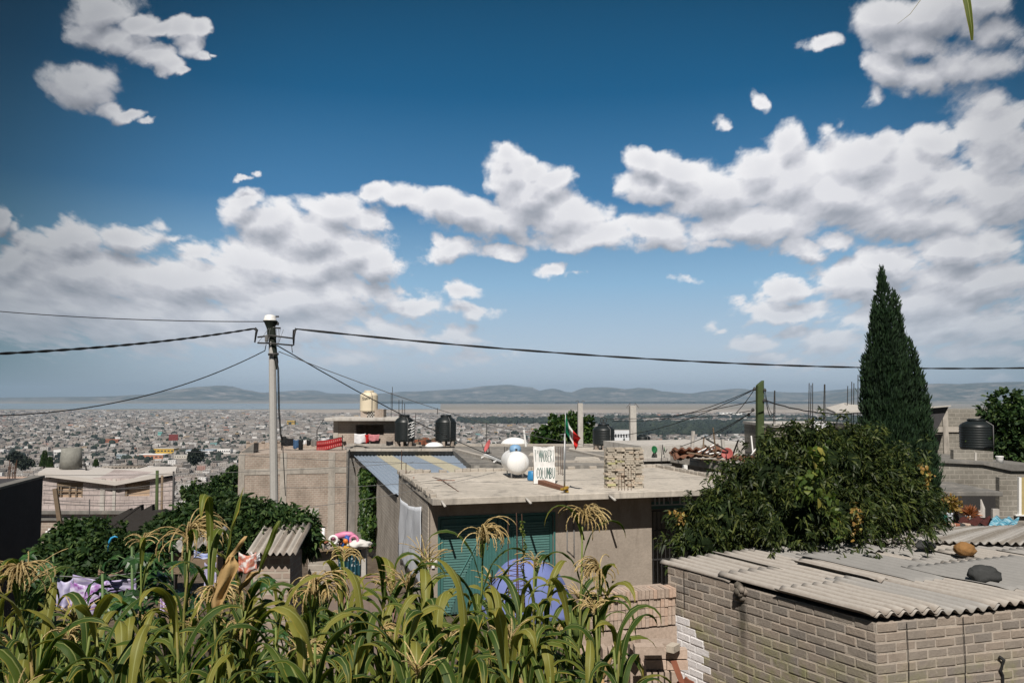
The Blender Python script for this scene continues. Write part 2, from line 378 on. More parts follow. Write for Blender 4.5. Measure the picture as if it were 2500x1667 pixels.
M['asb2'] = m_asb('fibre_cement_grey', (.30, .29, .275), (.17, .15, .125), .19)
M['asb3'] = m_plain('fibre_cement_smooth', (.255, .25, .24), .9, .12, 9, .2, .1, big=.9)
M['tank_black'] = m_plain('black_plastic', (.012, .016, .017), .42, .2, 5, .03, .4)
M['tank_cream'] = m_plain('cream_plastic', (.66, .58, .44), .5, .06, 2, .0, .4)
M['white'] = m_plain('white_paint', (.78, .78, .77), .6, .06, 5, .05, .4)
M['white_metal'] = m_plain('white_enamel', (.80, .80, .79), .35, .04, 3, .02, .5, stain=(.55, .48, .40))
M['rust'] = m_plain('rusty_iron', (.10, .055, .038), .85, .35, 20, .2, .3)
M['iron'] = m_plain('dark_iron', (.035, .034, .034), .6, .3, 20, .1, .4)
M['galv'] = m_plain('galvanised_tube', (.36, .37, .38), .45, .15, 20, .05, .5, metal=.5)
M['wire'] = m_plain('black_cable', (.018, .019, .020), .6, .1, 20, 0, .3)
M['wire_grey'] = m_plain('grey_cable', (.16, .16, .16), .6, .1, 20, 0, .3)
M['wood'] = m_plain('weathered_wood', (.20, .15, .105), .9, .3, 14, .3, .2)
M['wood_green'] = m_plain('green_stained_timber', (.060, .085, .035), .9, .3, 14, .3, .2)
M['teal'] = m_plain('teal_gate_paint', (.050, .150, .140), .5, .18, 9, .1, .45, stain=(.07, .12, .11))
M['teal_light'] = m_plain('teal_slat_paint', (.095, .215, .20), .5, .15, 9, .1, .45)
M['blue_sheet'] = m_plain('blue_grey_metal', (.235, .285, .35), .45, .12, 4, .05, .5)
M['cream_sheet'] = m_plain('cream_translucent_sheet', (.42, .39, .29), .6, .12, 4, .05, .4)
M['terra'] = m_plain('terracotta', (.26, .10, .06), .9, .25, 12, .2, .2)
M['brown_sheet'] = m_plain('brown_corrugated', (.17, .085, .055), .85, .25, 12, .2, .2)
M['stone_dark'] = m_plain('dark_stone', (.050, .052, .052), .95, .3, 14, .6, .1)
M['stone_rust'] = m_plain('ochre_stone', (.23, .125, .05), .95, .35, 10, .6, .1)
def m_bricklet(name, c):
    q = Mat(name, .95, .1); p = q.geo(); n = q.n('ShaderNodeObjectInfo').outputs['Random']
    c1 = q.ramp(n, [(0, sc3(c, .80)), (.5, c), (.8, (c[0] * 1.08, c[1] * .98, c[2] * .93)), (1, sc3(c, 1.12))]); a = q.noise(p, 22, 5, .65)
    q.col(q.mix(1., c1, q.ramp(a, [(.3, (.80, .79, .78)), (.65, (1.1, 1.1, 1.1))]), 'MULTIPLY')); q.bump(a, .4, .01); return q.m
M['block'] = m_bricklet('cement_brick_tan', (.46, .37, .305))
M['block_top'] = m_bricklet('cement_brick_pale', (.48, .435, .365))
M['pole'] = m_plain('pole_concrete', (.44, .43, .41), .9, .14, 18, .25, .2)
M['brick_pink'] = m_brick('grey_pink_brick', (.37, .29, .245), (.31, .25, .215), (.42, .38, .33), .27, .135, .020, stain=(.24, .20, .17))
M['brick_white'] = m_brick('whitewashed_block', (.52, .455, .44), (.49, .43, .415), (.27, .24, .24), .42, .21, .012, bump=.3)
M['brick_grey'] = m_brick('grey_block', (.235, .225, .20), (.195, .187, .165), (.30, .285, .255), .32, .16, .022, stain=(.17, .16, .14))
M['brick_side'] = m_brick('rough_side_block', (.40, .365, .32), (.36, .325, .285), (.46, .43, .385), .40, .15, .02, stain=(.25, .225, .195))
M['leaf_peach'] = m_leaf('peach_leaf', (.013, .025, .007), (.036, .055, .013), (.085, .10, .024), .5, .15, 1.4, .25)
M['leaf_cyp'] = m_leaf('cypress_leaf', (.010, .026, .012), (.018, .044, .018), (.032, .066, .024), .7, .1, 1.6)
M['leaf_dark'] = m_leaf('dark_shrub_leaf', (.014, .034, .013), (.032, .066, .020), (.080, .12, .036), .6, .2, 1.1, .2)
M['leaf_vine'] = m_leaf('vine_leaf', (.045, .085, .016), (.10, .14, .028), (.24, .21, .05), .5, .3, 2)
M['leaf_ivy'] = m_leaf('ivy_leaf', (.014, .042, .009), (.035, .075, .014), (.09, .14, .028), .45, .2, 2)
M['leaf_orange'] = m_leaf('orange_yellow_leaf', (.24, .13, .04), (.34, .22, .06), (.30, .28, .08), .5, .3, 2)
M['leaf_far'] = m_leaf('far_leaf', (.010, .018, .014), (.017, .028, .019), (.030, .042, .026), .8, .05, .05)
M['bark'] = m_plain('bark', (.10, .08, .06), .95, .3, 14, .5, .1)

# ------------------------------------------------------------------ terrain
H = -122.0
def smooth(a, b, x): t = min(1, max(0, (x - a) / (b - a))); return t * t * (3 - 2 * t)
def ground_z(x, y):
    pts = [(-30, -1.4), (0, -1.65), (3, -2.5), (7, -3.5), (12, -5.2), (18, -6.1), (32, -6.6), (60, -11), (110, -21), (220, -42), (420, -74), (700, -103), (1000, -119), (1250, H)]
    if y <= pts[0][0]: return pts[0][1]
    for (a, za), (b, zb) in zip(pts, pts[1:]):
        if y <= b: return za + (zb - za) * (y - a) / (b - a)
    return H
# hills: silhouettes given as photo pixels, at their real distance
RIDGES = [
 (21000, 5200, [(-400,972),(0,970),(250,968),(400,962),(470,950),(520,943),(548,941),(575,949),(620,957),(700,962),(850,965),(980,964)]),
 (26000, 6000, [(560,968),(640,958),(700,955),(760,952),(800,960),(900,962),(1020,955),(1120,950),(1190,942),(1240,939),(1290,945),(1350,957),(1420,965)]),
 (23000, 4200, [(1180,968),(1290,958),(1350,948),(1390,958),(1430,946),(1480,945),(1530,950),(1560,946),(1610,955),(1680,960),(1760,952),(1800,948),(1850,955),(1950,958),(2100,948),(2200,950),(2350,962)]),
 (17000, 4200, [(1960,972),(2040,960),(2100,952),(2180,947),(2240,940),(2280,936),(2330,938),(2400,934),(2470,932),(2560,930),(2700,938),(3000,945)]),
]
def hill_h(x, y):
    h = 0
    for (D, W, pr) in RIDGES:
        if abs(y - D) > W: continue
        px = 1250 + x / D * F * 1.0
        if px <= pr[0][0] or px >= pr[-1][0]: continue
        for (a, ya), (b, yb) in zip(pr, pr[1:]):
            if px <= b:
                t = (px - a) / (b - a); t = t * t * (3 - 2 * t); ey = ya + (yb - ya) * t; break
        edge = min(1, (px - pr[0][0]) / 120, (pr[-1][0] - px) / 120)
        top = ray(px, ey); z = top.z / top.y * D
        s = max(0, 1 - abs(y - D) / W)
        s = s * s * (3 - 2 * s)
        nz = 1 + .35 * (mnoise.fractal(Vector((x / 1500, y / 1100, D)), 1., 2., 5)) * (4 * s * (1 - s))
        h = max(h, (z - H) * s * nz * max(0, edge))
    return h
def terrain():
    ys = [-40, -20, -8, -3, 0, 2, 4, 6, 8, 10, 13, 16, 20, 25, 32, 42, 60, 85, 110, 160, 220, 320, 420, 560, 700, 850, 1000, 1250, 1600, 2200, 3000, 4000, 5500, 7300]
    ys += list(np.linspace(7900, 34000, 170))
    nx = 300
    m = MB(); vs = []
    for y in ys:
        half = 40 + max(0, y) * 1.25
        for i in range(nx + 1):
            x = (i / nx * 2 - 1) * half
            z = ground_z(x, y)
            if y < 60: z += .12 * mnoise.noise(Vector((x * .4, y * .4, 0)))
            if y > 7000: z += hill_h(x, y)
            vs.append((x, y, z))
    fs = [(j * (nx + 1) + i, j * (nx + 1) + i + 1, (j + 1) * (nx + 1) + i + 1, (j + 1) * (nx + 1) + i) for j in range(len(ys) - 1) for i in range(nx)]
    m.add(vs, fs); t = Mat('ground_earth', .95, .1); p = t.geo(); xyz = t.sep(p)
    near = t.ramp(t.noise(p, 3, 6, .7), [(.3, (.07, .052, .036)), (.7, (.16, .13, .10))])
    city = t.ramp(t.noise(p, .06, 6, .75), [(.3, (.13, .12, .11)), (.5, (.26, .235, .21)), (.7, (.36, .33, .30))])
    field = t.ramp(t.noise(t.scale(p, (.0006, .0022, 0)), 1.6, 7, .65), [(.33, (.10, .115, .06)), (.45, (.235, .20, .15)), (.58, (.30, .26, .21)), (.66, (.15, .15, .09)), (.8, (.33, .28, .23))])
    hill = t.ramp(t.noise(p, .0022, 8, .72), [(.36, (.02, .035, .03)), (.48, (.06, .07, .055)), (.56, (.15, .14, .12)), (.68, (.34, .30, .27))])
    a = t.mix(t.range(xyz[1], 60, 200), near, city); a = t.mix(t.range(xyz[1], 7000, 7400), a, field)
    a = t.mix(t.math('MULTIPLY', t.range(xyz[2], H + 8, H + 70), t.math('GREATER_THAN', xyz[1], 7000.)), a, hill)
    t.col(a)
    m.smooth = True
    return m.build('ground', t.m, kind='structure', smooth=True)
terrain()
# lake, the pale dry flat along its shore
def flat_poly(name, pts, z, mat, kind='structure'):
    m = MB(); m.add([(x, y, z) for x, y in pts], [tuple(range(len(pts)))]); return m.build(name, mat, kind=kind)
wm = Mat('lake_water', .35, .5); wm.col(wm.ramp(wm.noise(wm.scale(wm.geo(), (.0004, .004, 0)), 2, 4), [(.35, (.17, .22, .25)), (.65, (.23, .29, .33))])); M['water'] = wm.m
def shore(px0, px1, y, n, amp, seed):
    return [(G(px0 + (px1 - px0) * i / n, y + amp * mnoise.noise(Vector((i * .45, seed, 0))), H)) for i in range(n + 1)]
a = shore(-500, 1075, 999, 40, 1.2, 1); b = shore(1075, -500, 984, 40, .8, 5)
a = [p for p in a]; b = [p for p in b]
flat_poly('lake', [(p.x, p.y) for p in a + b], H + 1.5, M['water'])
dm = Mat('dry_lakebed', .95, .1); dm.col(dm.ramp(dm.noise(dm.scale(dm.geo(), (.0008, .004, 0)), 1.6, 6, .7), [(.35, (.22, .19, .15)), (.5, (.36, .31, .26)), (.7, (.47, .42, .37))]))
a = shore(560, 2010, 1008, 30, .8, 9); b = shore(2010, 560, 1000, 30, 1.0, 3)
flat_poly('dry_lakebed', [(p.x, p.y) for p in a + b], H + 1.0, dm.m)
# haze
def haze():
    z0, z1 = H - 3, 480.0
    m = MB(); m.box((0, 17000, (z0 + z1) / 2), (64000, 35000, z1 - z0))
    mt = bpy.data.materials.new('haze_air'); mt.use_nodes = True; nt = mt.node_tree; nt.nodes.clear()
    o = nt.nodes.new('ShaderNodeOutputMaterial'); v = nt.nodes.new('ShaderNodeVolumePrincipled')
    v.inputs['Color'].default_value = (.56, .76, 1.0, 1); v.inputs['Density'].default_value = HAZE; v.inputs['Anisotropy'].default_value = .0
    nt.links.new(v.outputs[0], o.inputs[1])
    m.build('haze', mt, kind='stuff')
HAZE = 4.2e-5
haze()

# ------------------------------------------------------------------ the city on the plain
PAL = np.array([(.30,.27,.245),(.36,.33,.30),(.24,.22,.205),(.42,.39,.36),(.33,.29,.26),(.27,.255,.245),(.47,.45,.43),(.38,.33,.30),(.13,.12,.11),(.30,.26,.23),
                (.62,.61,.60),(.70,.69,.68),(.42,.20,.13),(.50,.34,.16),(.16,.30,.30),(.45,.28,.24),(.30,.36,.42)])
PW = np.array([10,12,13,12,11,10,9,8,12,9, 7,6, .9,.6,.6,.9,.7]); PW = PW / PW.sum()
cm = Mat('city_wall', .9, .2)
at = cm.n('ShaderNodeAttribute'); at.attribute_name = 'Col'
uvs = cm.sep(cm.uv()); nrm = cm.sep(cm.n('ShaderNodeNewGeometry').outputs['Normal'])
wx = cm.math('FRACT', cm.math('MULTIPLY', uvs[0], .31)); wz = cm.math('FRACT', cm.math('MULTIPLY', uvs[1], .345))
win = cm.math('MULTIPLY', cm.math('MULTIPLY', cm.math('GREATER_THAN', wx, .36), cm.math('LESS_THAN', wx, .72)), cm.math('MULTIPLY', cm.math('GREATER_THAN', wz, .30), cm.math('LESS_THAN', wz, .72)))
win = cm.math('MULTIPLY', win, cm.math('LESS_THAN', cm.math('ABSOLUTE', nrm[2]), .5))
cm.col(cm.mix(cm.math('MULTIPLY', win, .8), cm.mix(1., at.outputs[0], cm.ramp(cm.noise(cm.geo(), .18, 4, .7), [(.3, (.7, .7, .7)), (.7, (1.2, 1.2, 1.2))]), 'MULTIPLY'), (.03, .03, .03)))
M['city'] = cm.m
def box_mesh(name, cx, cy, z0, w, d, h, rot, col, mat):
    """many boxes at once: arrays in, one mesh out (a body, a roof edge colour per box)"""
    n = len(cx); sx = np.array([-1, 1, 1, -1]); sy = np.array([-1, -1, 1, 1])
    c, s = np.cos(rot)[:, None], np.sin(rot)[:, None]
    lx = sx * w[:, None] / 2; ly = sy * d[:, None] / 2
    X = cx[:, None] + lx * c - ly * s; Yv = cy[:, None] + lx * s + ly * c
    Vb = np.stack([X, Yv, np.repeat(z0[:, None], 4, 1)], 2); Vt = np.stack([X, Yv, np.repeat((z0 + h)[:, None], 4, 1)], 2)
    V = np.concatenate([Vb, Vt], 1)
    fq = np.array([(4, 5, 6, 7), (0, 1, 5, 4), (1, 2, 6, 5), (2, 3, 7, 6), (3, 0, 4, 7)])
    Fc = (np.arange(n)[:, None, None] * 8 + fq[None]).reshape(-1)
    me = bpy.data.meshes.new(name); me.vertices.add(n * 8); me.vertices.foreach_set('co', V.astype(np.float32).ravel())
    me.loops.add(len(Fc)); me.loops.foreach_set('vertex_index', Fc.astype(np.int32))
    me.polygons.add(n * 5); me.polygons.foreach_set('loop_start', np.arange(n * 5, dtype=np.int32) * 4); me.polygons.foreach_set('loop_total', np.full(n * 5, 4, np.int32))
    me.update(calc_edges=True); me.polygons.foreach_set('use_smooth', np.zeros(n * 5, bool))
    uvq = np.zeros((n, 5, 4, 2), np.float32); off = rng.random(n)[:, None] * 9
    uvq[:, 0] = 0
    for k in range(4):
        L = (w if k % 2 == 0 else d)[:, None]
        uvq[:, k + 1, :, 0] = np.array([0, 1, 1, 0]) * L + off; uvq[:, k + 1, :, 1] = np.array([0, 0, 1, 1]) * h[:, None]
    me.uv_layers.new(name='UVMap').data.foreach_set('uv', uvq.ravel())
    roofc = col * rng.uniform(.75, 1.15, n)[:, None] * .55 + np.array([.33, .31, .29]) * .5
    cc = np.ones((n, 5, 4, 4), np.float32); cc[..., :3] = col[:, None, None, :]; cc[:, 0, :, :3] = roofc[:, None, :]
    ca = me.color_attributes.new('Col', 'FLOAT_COLOR', 'CORNER'); ca.data.foreach_set('color', cc.ravel())
    me.materials.append(mat)
    o = bpy.data.objects.new(name, me); C.objects.link(o); return o
def pix(x, y, z):
    f = y * CP + z * SP; u = -y * SP + z * CP; return 1250 + x / f * F, 833.5 - u / f * F
def gzv(y):
    xs = [-30, 0, 3, 7, 12, 18, 32, 60, 110, 220, 420, 700, 1000, 1250, 9e9]; zs = [-1.4, -1.65, -2.5, -3.5, -5.2, -6.1, -6.6, -11, -21, -42, -74, -103, -119, H, H]
    return np.interp(y, xs, zs)
LAND = [(334, 397, 1121), (374, 424, 1107), (453, 520, 1107), (530, 562, 1107), (425, 460, 1119), (130, 152, 1115), (284, 308, 1120), (252, 288, 1080), (385, 395, 1062), (1400, 1446, 1078), (1500, 1540, 1080), (1757, 1812, 1012), (700, 719, 1036), (412, 435, 1087)]
def city():
    X = []; Y = []
    y = 170.0
    while y < 7250:
        st = 11 + y * .0030; blk = 0
        half = y * .95 + 60
        xs = np.arange(-half, half, st * 1.0) + rng.uniform(0, st)
        keep = rng.random(len(xs)) > (.12 + .02 * (y > 4500))
        street = (np.mod(xs + y * .11 + 30 * math.sin(y / 700), 92) > 9)
        xs = xs[keep & street]
        X.append(xs + rng.uniform(-1.5, 1.5, len(xs))); Y.append(np.full(len(xs), y) + rng.uniform(-2.5, 2.5, len(xs)) + xs * .0)
        blk = int(y / 60)
        y += st * (.95 if (int(y / (st * 1.0)) % 4) else 1.55)
    X = np.concatenate(X); Y = np.concatenate(Y)
    th = .28; # the street grid is turned
    # the dark wooded belt and the far shore line leave gaps
    px, py = pix(X, Y, gzv(Y))
    belt = ((py > 1030 - (px - 1900) * .008) & (py < 1062 - (px - 1900) * .012) & (px > 1480)) | ((py > 1024) & (py < 1037) & (px > 1130) & (px <= 1500))
    shore_y = np.where(px < 720, 1003, np.where(px < 1150, 1010, 1009))
    near_ok = np.ones(len(X), bool)
    for (a, b, c) in LAND: near_ok &= ~((px > a - 4) & (px < b + 4) & (py > c - 5) & (py < c + 10))
    ok = (py > shore_y) & ~(belt & (rng.random(len(X)) < .93)) & near_ok
    X, Y, py, px = X[ok], Y[ok], py[ok], px[ok]
    n = len(X); st = 11 + Y * .0030
    w = st * rng.uniform(.55, .98, n); d = st * rng.uniform(.55, .95, n); h = rng.choice([2.8, 3.2, 5.6, 6.2, 8.6], n, p=[.25, .2, .3, .17, .08]) * rng.uniform(.85, 1.2, n)
    big = rng.random(n) < .006; w[big] *= 2.6; d[big] *= 2.0; h[big] *= 1.2
    ci = rng.choice(len(PAL), n, p=PW); ci[big & (rng.random(n) < .6)] = 11
    col = PAL[ci] * rng.uniform(.6, 1.2, n)[:, None]
    rot = th + rng.normal(0, .04, n); z0 = gzv(Y) - 1.5; h = h + 1.5
    # the 300 that show largest in the gaps between the near roofs become objects
    vis = ((px > 0) & (px < 425) & (py > 990) & (py < 1150)) | ((px > 425) & (px < 585) & (py < 1250)) | ((px > 585) & (px < 1640) & (py < 1082)) | ((px > 1640) & (px < 1840) & (py < 1100)) | ((px > 1870) & (px < 2000) & (py < 1040))
    score = np.where(vis, (w + d) * h / Y ** 2, 0); top = np.argsort(-score)[:300]
    rest = np.ones(n, bool); rest[top] = False
    o = box_mesh('distant_city_houses', X[rest], Y[rest], z0[rest], w[rest], d[rest], h[rest], rot[rest], col[rest], M['city'])
    tag(o, 'dense mass of small grey and tan flat roofed houses covering the plain', 'houses', kind='stuff')
    cname = ['grey brown', 'tan', 'dark grey', 'light grey', 'pinkish brown', 'grey', 'pale grey', 'pinkish tan', 'dark brown', 'brown', 'white', 'bright white', 'brick red', 'ochre yellow', 'turquoise', 'salmon pink', 'pale blue']
    for k in top:
        e = np.array([k]); zz = z0[k]
        o = box_mesh('distant_house', X[e] * 0, Y[e] * 0, z0[e] * 0, w[e], d[e], h[e], rot[e], col[e], M['city']); o.location = (X[k], Y[k], zz)
        where = 'on the slope below' if Y[k] < 700 else 'at the slope foot' if Y[k] < 1500 else 'in the dense city'
        side = 'left of utility pole' if px[k] < 650 else 'between utility pole and flagpole' if px[k] < 1380 else 'right of flagpole'
        tag(o, 'small %s flat house %s, %s' % (cname[ci[k]], where, side), 'house', 'small houses of the city below')
    return px, py, Y
CITY = city()
# ------------------------------------------------------------------ frame of the near block of houses
A = G(1060, 1217, -2.8); B_ = G(1679, 1196, -2.8)
U = (B_ - A).normalized(); V = Vector((-U.y, U.x, 0)); RZ = math.atan2(U.y, U.x)
def L(u, v, z): p = A + U * u + V * v; return Vector((p.x, p.y, z))
def onv(px, py, v0): d = ray(px, py); t = (v0 + V.dot(A)) / V.dot(d); p = d * t; return p
def onu(px, py, u0): d = ray(px, py); t = (u0 + U.dot(A)) / U.dot(d); return d * t
def uvof(p): q = Vector(p) - A; return U.dot(q), V.dot(q)
def lbox(m, u0, u1, v0, v1, z0, z1):
    c = L((u0 + u1) / 2, (v0 + v1) / 2, (z0 + z1) / 2); m.box(c, (abs(u1 - u0), abs(v1 - v0), abs(z1 - z0)), RZ); return m
def corr(m, p0, a, b, la, lb, pitch=.15, amp=.022, seg=8, nb=3, sag=0., jit=0., mi=0):
    """corrugated sheet: waves run across direction a (length la), ridges along b (length lb)"""
    n = max(4, int(la / pitch * seg)); p0, a, b = Vector(p0), Vector(a).normalized(), Vector(b).normalized(); m.cur = mi
    ph = random.random() * .0
    def fn(s, t):
        q = p0 + a * (la * s) + b * (lb * t)
        return q + Vector((0, 0, amp * math.sin(2 * PI * (la * s / pitch) + ph) - sag * 4 * t * (1 - t) + jit * mnoise.noise(q * 1.7)))
    m.smooth = True; m.grid(fn, n, nb, lambda s, t: (la * s, lb * t)); m.smooth = False
def rebar(name, pts, label, r=.012, mat=None, group=None, cat='rebar'):
    m = MB(); m.tube(pts, r, 5); return m.build(name, mat or M['rust'], label=label, cat=cat, group=group)

# ------------------------------------------------------------------ the concrete garage house in the middle
W_ = 10.5; D_ = 7.7
h = empty('concrete_house', L(0, 0, -6.3), 'flat roofed cement house with teal garage gate and cloth on its side wall', 'house')
m = MB(); m.prism([tuple(L(u, v, 0)[:2]) for u, v in ((-.05, -.02), (W_, 0), (W_, D_), (0, D_))], -2.99, -2.80)
m.build('roof', M['conc_roof'], h, bevel=.015)
m = MB()
for (u0, u1, v0, v1) in ((-.06, .12, .3, D_), (0, W_, D_ - .14, D_), (W_ - .2, W_, .2, D_)):
    n = max(2, int(max(u1 - u0, v1 - v0) / .3))
    for k in range(n):
        if random.random() < .08: continue
        a, b = k / n, (k + .95) / n; dz = random.uniform(-.02, .015)
        if u1 - u0 > v1 - v0: lbox(m, u0 + (u1 - u0) * a, u0 + (u1 - u0) * b, v0 + random.uniform(-.02, .02), v1, -2.81, -2.68 + dz)
        else: lbox(m, u0 + random.uniform(-.02, .02), u1, v0 + (v1 - v0) * a, v0 + (v1 - v0) * b, -2.81, -2.68 + dz)
m.build('roof_edge_bricks', M['brick_side'], h, bevel=.01, kind='stuff')
WV = .78
ub = uvof(onv(1591, 1300, WV))[0]; gl, gr = uvof(onv(1075, 1300, WV))[0], uvof(onv(1351, 1300, WV))[0]
gt = onv(1210, 1260, WV).z
m = MB()
lbox(m, .03, gl, WV, WV+.25, -6.6, -2.99); lbox(m, gr, ub, WV, WV+.25, -6.6, -2.99); lbox(m, gl, gr, WV, WV+.25, gt, -2.99)
m.build('front_wall', M['render'], h)
m = MB(); lbox(m, .0, .18, WV + .252, D_ - .02, -6.6, -2.99); m.build('side_wall', M['brick_side'], h)
m = MB(); lbox(m, ub, W_ - .1, 2.4, 2.6, -6.6, -2.99); lbox(m, .19, W_ - .1, D_ - .3, D_ - .05, -6.6, -2.99); m.build('back_wall', M['conc_dark'], h)
# gate
g = MB(); lbox(g, gl, gr, WV+.08, WV+.12, -6.2, gt); gate = g.build('garage_gate', M['teal'], h)
def gpart(name, rects, mat, v0, v1):
    m = MB()
    for a, b, c, d in rects: lbox(m, a, b, v0, v1, c, d)
    return m.build(name, mat, gate)
gw = (gr - gl) / 2; gm = (gl + gr) / 2
for s in (0, 1):
    e = gl if s == 0 else gm; fr = []
    fr += [(e + .02, e + .10, -6.2, gt - .03), (e + gw - .10, e + gw - .02, -6.2, gt - .03), (e + .10, e + gw - .10, gt - .14, gt - .03)]
    gpart('leaf_frame', fr, M['teal'], WV+.035, WV+.08)
    sl_ = []; z = gt - .22
    while z > -6.15:
        k = (gt - .2 - z) / 2.4                     # diagonal brace: slats stop at it
        ext = gw * (.74 - .62 * k)
        if ext > .06:
            sl_.append((e + .11, e + .11 + ext, z - .055, z) if s == 0 else (e + gw - .11 - ext, e + gw - .11, z - .055, z))
        z -= .075
    gpart('louvre_slats', sl_, M['teal_light'], WV+.047, WV+.08)
    ribs = []; x = .12
    while x < gw - .12:
        k = max(0, min(1, ((x / gw) - .12) / .62)); zt = -6.15 + 0; ztop = (gt - .16) if x > gw * .78 else gt - .2 - 2.4 * (1 - (x - .1) / (gw * .72)) 
        X0 = e + x if s == 0 else e + gw - x - .05
        if ztop > -6.1: ribs.append((X0, X0 + .05, -6.15, min(gt - .16, ztop)))
        x += .085
    gpart('ribs', ribs, M['teal'], WV+.054, WV+.08)
    p0, p1 = (e + .10, -5.95), (e + gw * .82, gt - .2)
    if s: p0, p1 = (e + gw - .10, -5.95), (e + gw * .18, gt - .2)
    m = MB(); m.tube([L(p0[0], WV+.04, p0[1]), L(p1[0], WV+.04, p1[1])], .026, 4); m.build('brace', M['teal'], gate)
m = MB(); lbox(m, gl - .07, gl - .003, WV-.02, WV+.1, -6.2, gt + .06); lbox(m, gl, gr, WV-.02, WV+.05, gt - .003, gt + .06); lbox(m, gr + .003, gr + .06, WV-.02, WV+.1, -6.2, gt + .06); m.build('gate_surround', M['teal'], h)
m = MB(); lbox(m, gl - .30, gl - .12, WV-.09, WV-.002, -4.72, -4.62); lbox(m, gl - .25, gl - .17, WV-.05, WV-.002, -4.85, -4.72); m.build('wall_lamp', M['white'], h)
# barred opening to the right
m = MB()
for k in range(26): lbox(m, ub + .14 * k + .05, ub + .14 * k + .07, 1.10, 1.12, -6.4, -3.55)
for z in (-3.55, -4.15, -5.05, -5.9): lbox(m, ub + .02, W_ - .1, 1.085, 1.135, z - .02, z + .02)
m.build('window_grille', M['iron'], h)
m = MB(); lbox(m, ub + .02, W_ - .1, 1.3, 1.36, -3.52, -3.30); m.build('lintel', M['teal'], h)
m = MB()
x0, x1 = ub + .02, ub + 1.45
for (a, b, c, d) in ((x0, x1, -3.06, -3.03), (x0, x1, -3.37, -3.34), (x0, x0 + .03, -3.34, -3.06), (x1 - .03, x1, -3.34, -3.06)): lbox(m, a, b, .95, .98, c, d)
for t in (.12, .22, .33, .52, .72, .82): lbox(m, x0 + (x1 - x0) * t, x0 + (x1 - x0) * t + .045, .955, .975, -3.34, -3.06)
m.tube([L(x0 + .62, .965, -3.07), L(x0 + .70, .965, -3.32), L(x0 + .78, .965, -3.07)], .018, 4)
m.build('transom_bars', M['galv'], h)
for (pu) in ((1487, 1205), (1284, 1214), (1078, 1222)):
    p = onv(pu[0], pu[1], -.02); u0 = uvof(p)[0]
    m = MB(); m.tube([L(u0, .05, -2.86), L(u0 + .03, -.42, -2.97)], .034, 8); m.build('drain_spout', M['conc_light'], h, smooth=True)
# cloth on the side wall
a, b = onu(978, 1213, -.03), onu(1030, 1236, -.03); c, d = onu(1028, 1334, -.03), onu(977, 1364, -.03)
va, vb = uvof(a)[1], uvof(b)[1]
def cloth(s, t):
    v = va + (vb - va) * s; zt = a.z + (b.z - a.z) * s - .22 * 4 * s * (1 - s) * .6; zb = -5.75 + .1 * s
    z = zt + (zb - zt) * t; return L(-.04 - .05 * math.sin(s * 9 + t * 2) ** 2 - .03 * mnoise.noise(Vector((s * 7, t * 3, 0))), v + .05 * math.sin(t * 4), z)
m = MB(); m.grid(cloth, 30, 16); mc = m_plain('grey_white_cloth', (.60, .63, .68), .9, .08, 5, .1, .1)
m.build('hanging_cloth', mc, smooth=True, solid=.006, label='pale grey cloth sheet hanging on the side wall of garage house', cat='cloth')
# conduit on the wall between gate and side
p = onv(1352, 1330, WV); uc = gr + .42
m = MB(); m.tube([L(uc, WV-.03, -2.99), L(uc, WV-.03, -4.55), L(uc + .22, WV-.03, -4.75), L(uc + .22, WV-.03, -3.2)], .018, 6); m.build('conduit', M['galv'], h, smooth=True)

# things on its roof
def roofp(px, py, z=-2.8): return G(px, py, z)
gt_c = roofp(1262, 1166); g = empty('gas_tank', gt_c, 'white horizontal gas tank with blue valve hood on the garage roof', 'gas tank')
ax = Vector((-.17, .985, .0)).normalized(); side_ = Vector((ax.y, -ax.x, 0)); Rr = .40; cz = -2.8 + .12 + Rr
Mx = Matrix((( side_.x, 0, ax.x), (side_.y, 0, ax.y), (0, 1, 0)))
prof = [(Rr * math.sin(w), -.62 - Rr * .62 * math.cos(w)) for w in np.linspace(.02, PI / 2, 9)] + [(Rr * math.cos(w), .62 + Rr * .62 * math.sin(w)) for w in np.linspace(0, PI / 2 - .02, 9)]
cen = Vector((gt_c.x, gt_c.y, cz)) + ax * .42
m = MB(); m.lathe(prof, cen, 32, Mx); m.build('shell', M['white_metal'], g, smooth=True)
m = MB()
for s in (-.45, .45):
    for t in (-.2, .2): m.box(cen + ax * s + side_ * t + Vector((0, 0, -Rr - .02)), (.05, .05, .26))
m.build('foot', M['white'], g)
cap_m = m_plain('blue_plastic_hood', (.20, .36, .56), .5, .1, 5, .05, .4)
m = MB(); hc = cen + Vector((0, 0, Rr * .93)) - ax * .10
m.lathe([(.20, 0), (.205, .10), (.17, .19), (.09, .235), (.005, .245)], hc, 20, cap=False); m.build('valve_hood', cap_m, g, smooth=True, solid=.01)
m = MB(); m.lathe([(.045, -.05), (.045, .08)], hc - ax * .19 + Vector((0, 0, .03)), 8); m.build('valve', M['iron'], g)
p = roofp(1300, 1172); m = MB(); m.lathe([(.17, 0), (.18, .04), (.15, .30), (.14, .31)], (p.x, p.y, -2.8), 18); q = m.build('blue_bucket', m_plain('blue_plastic', (.03, .20, .42), .45, .15, 4, 0, .4), smooth=True, label='blue plastic drum lying between the gas tank and the lettered banner', cat='drum')
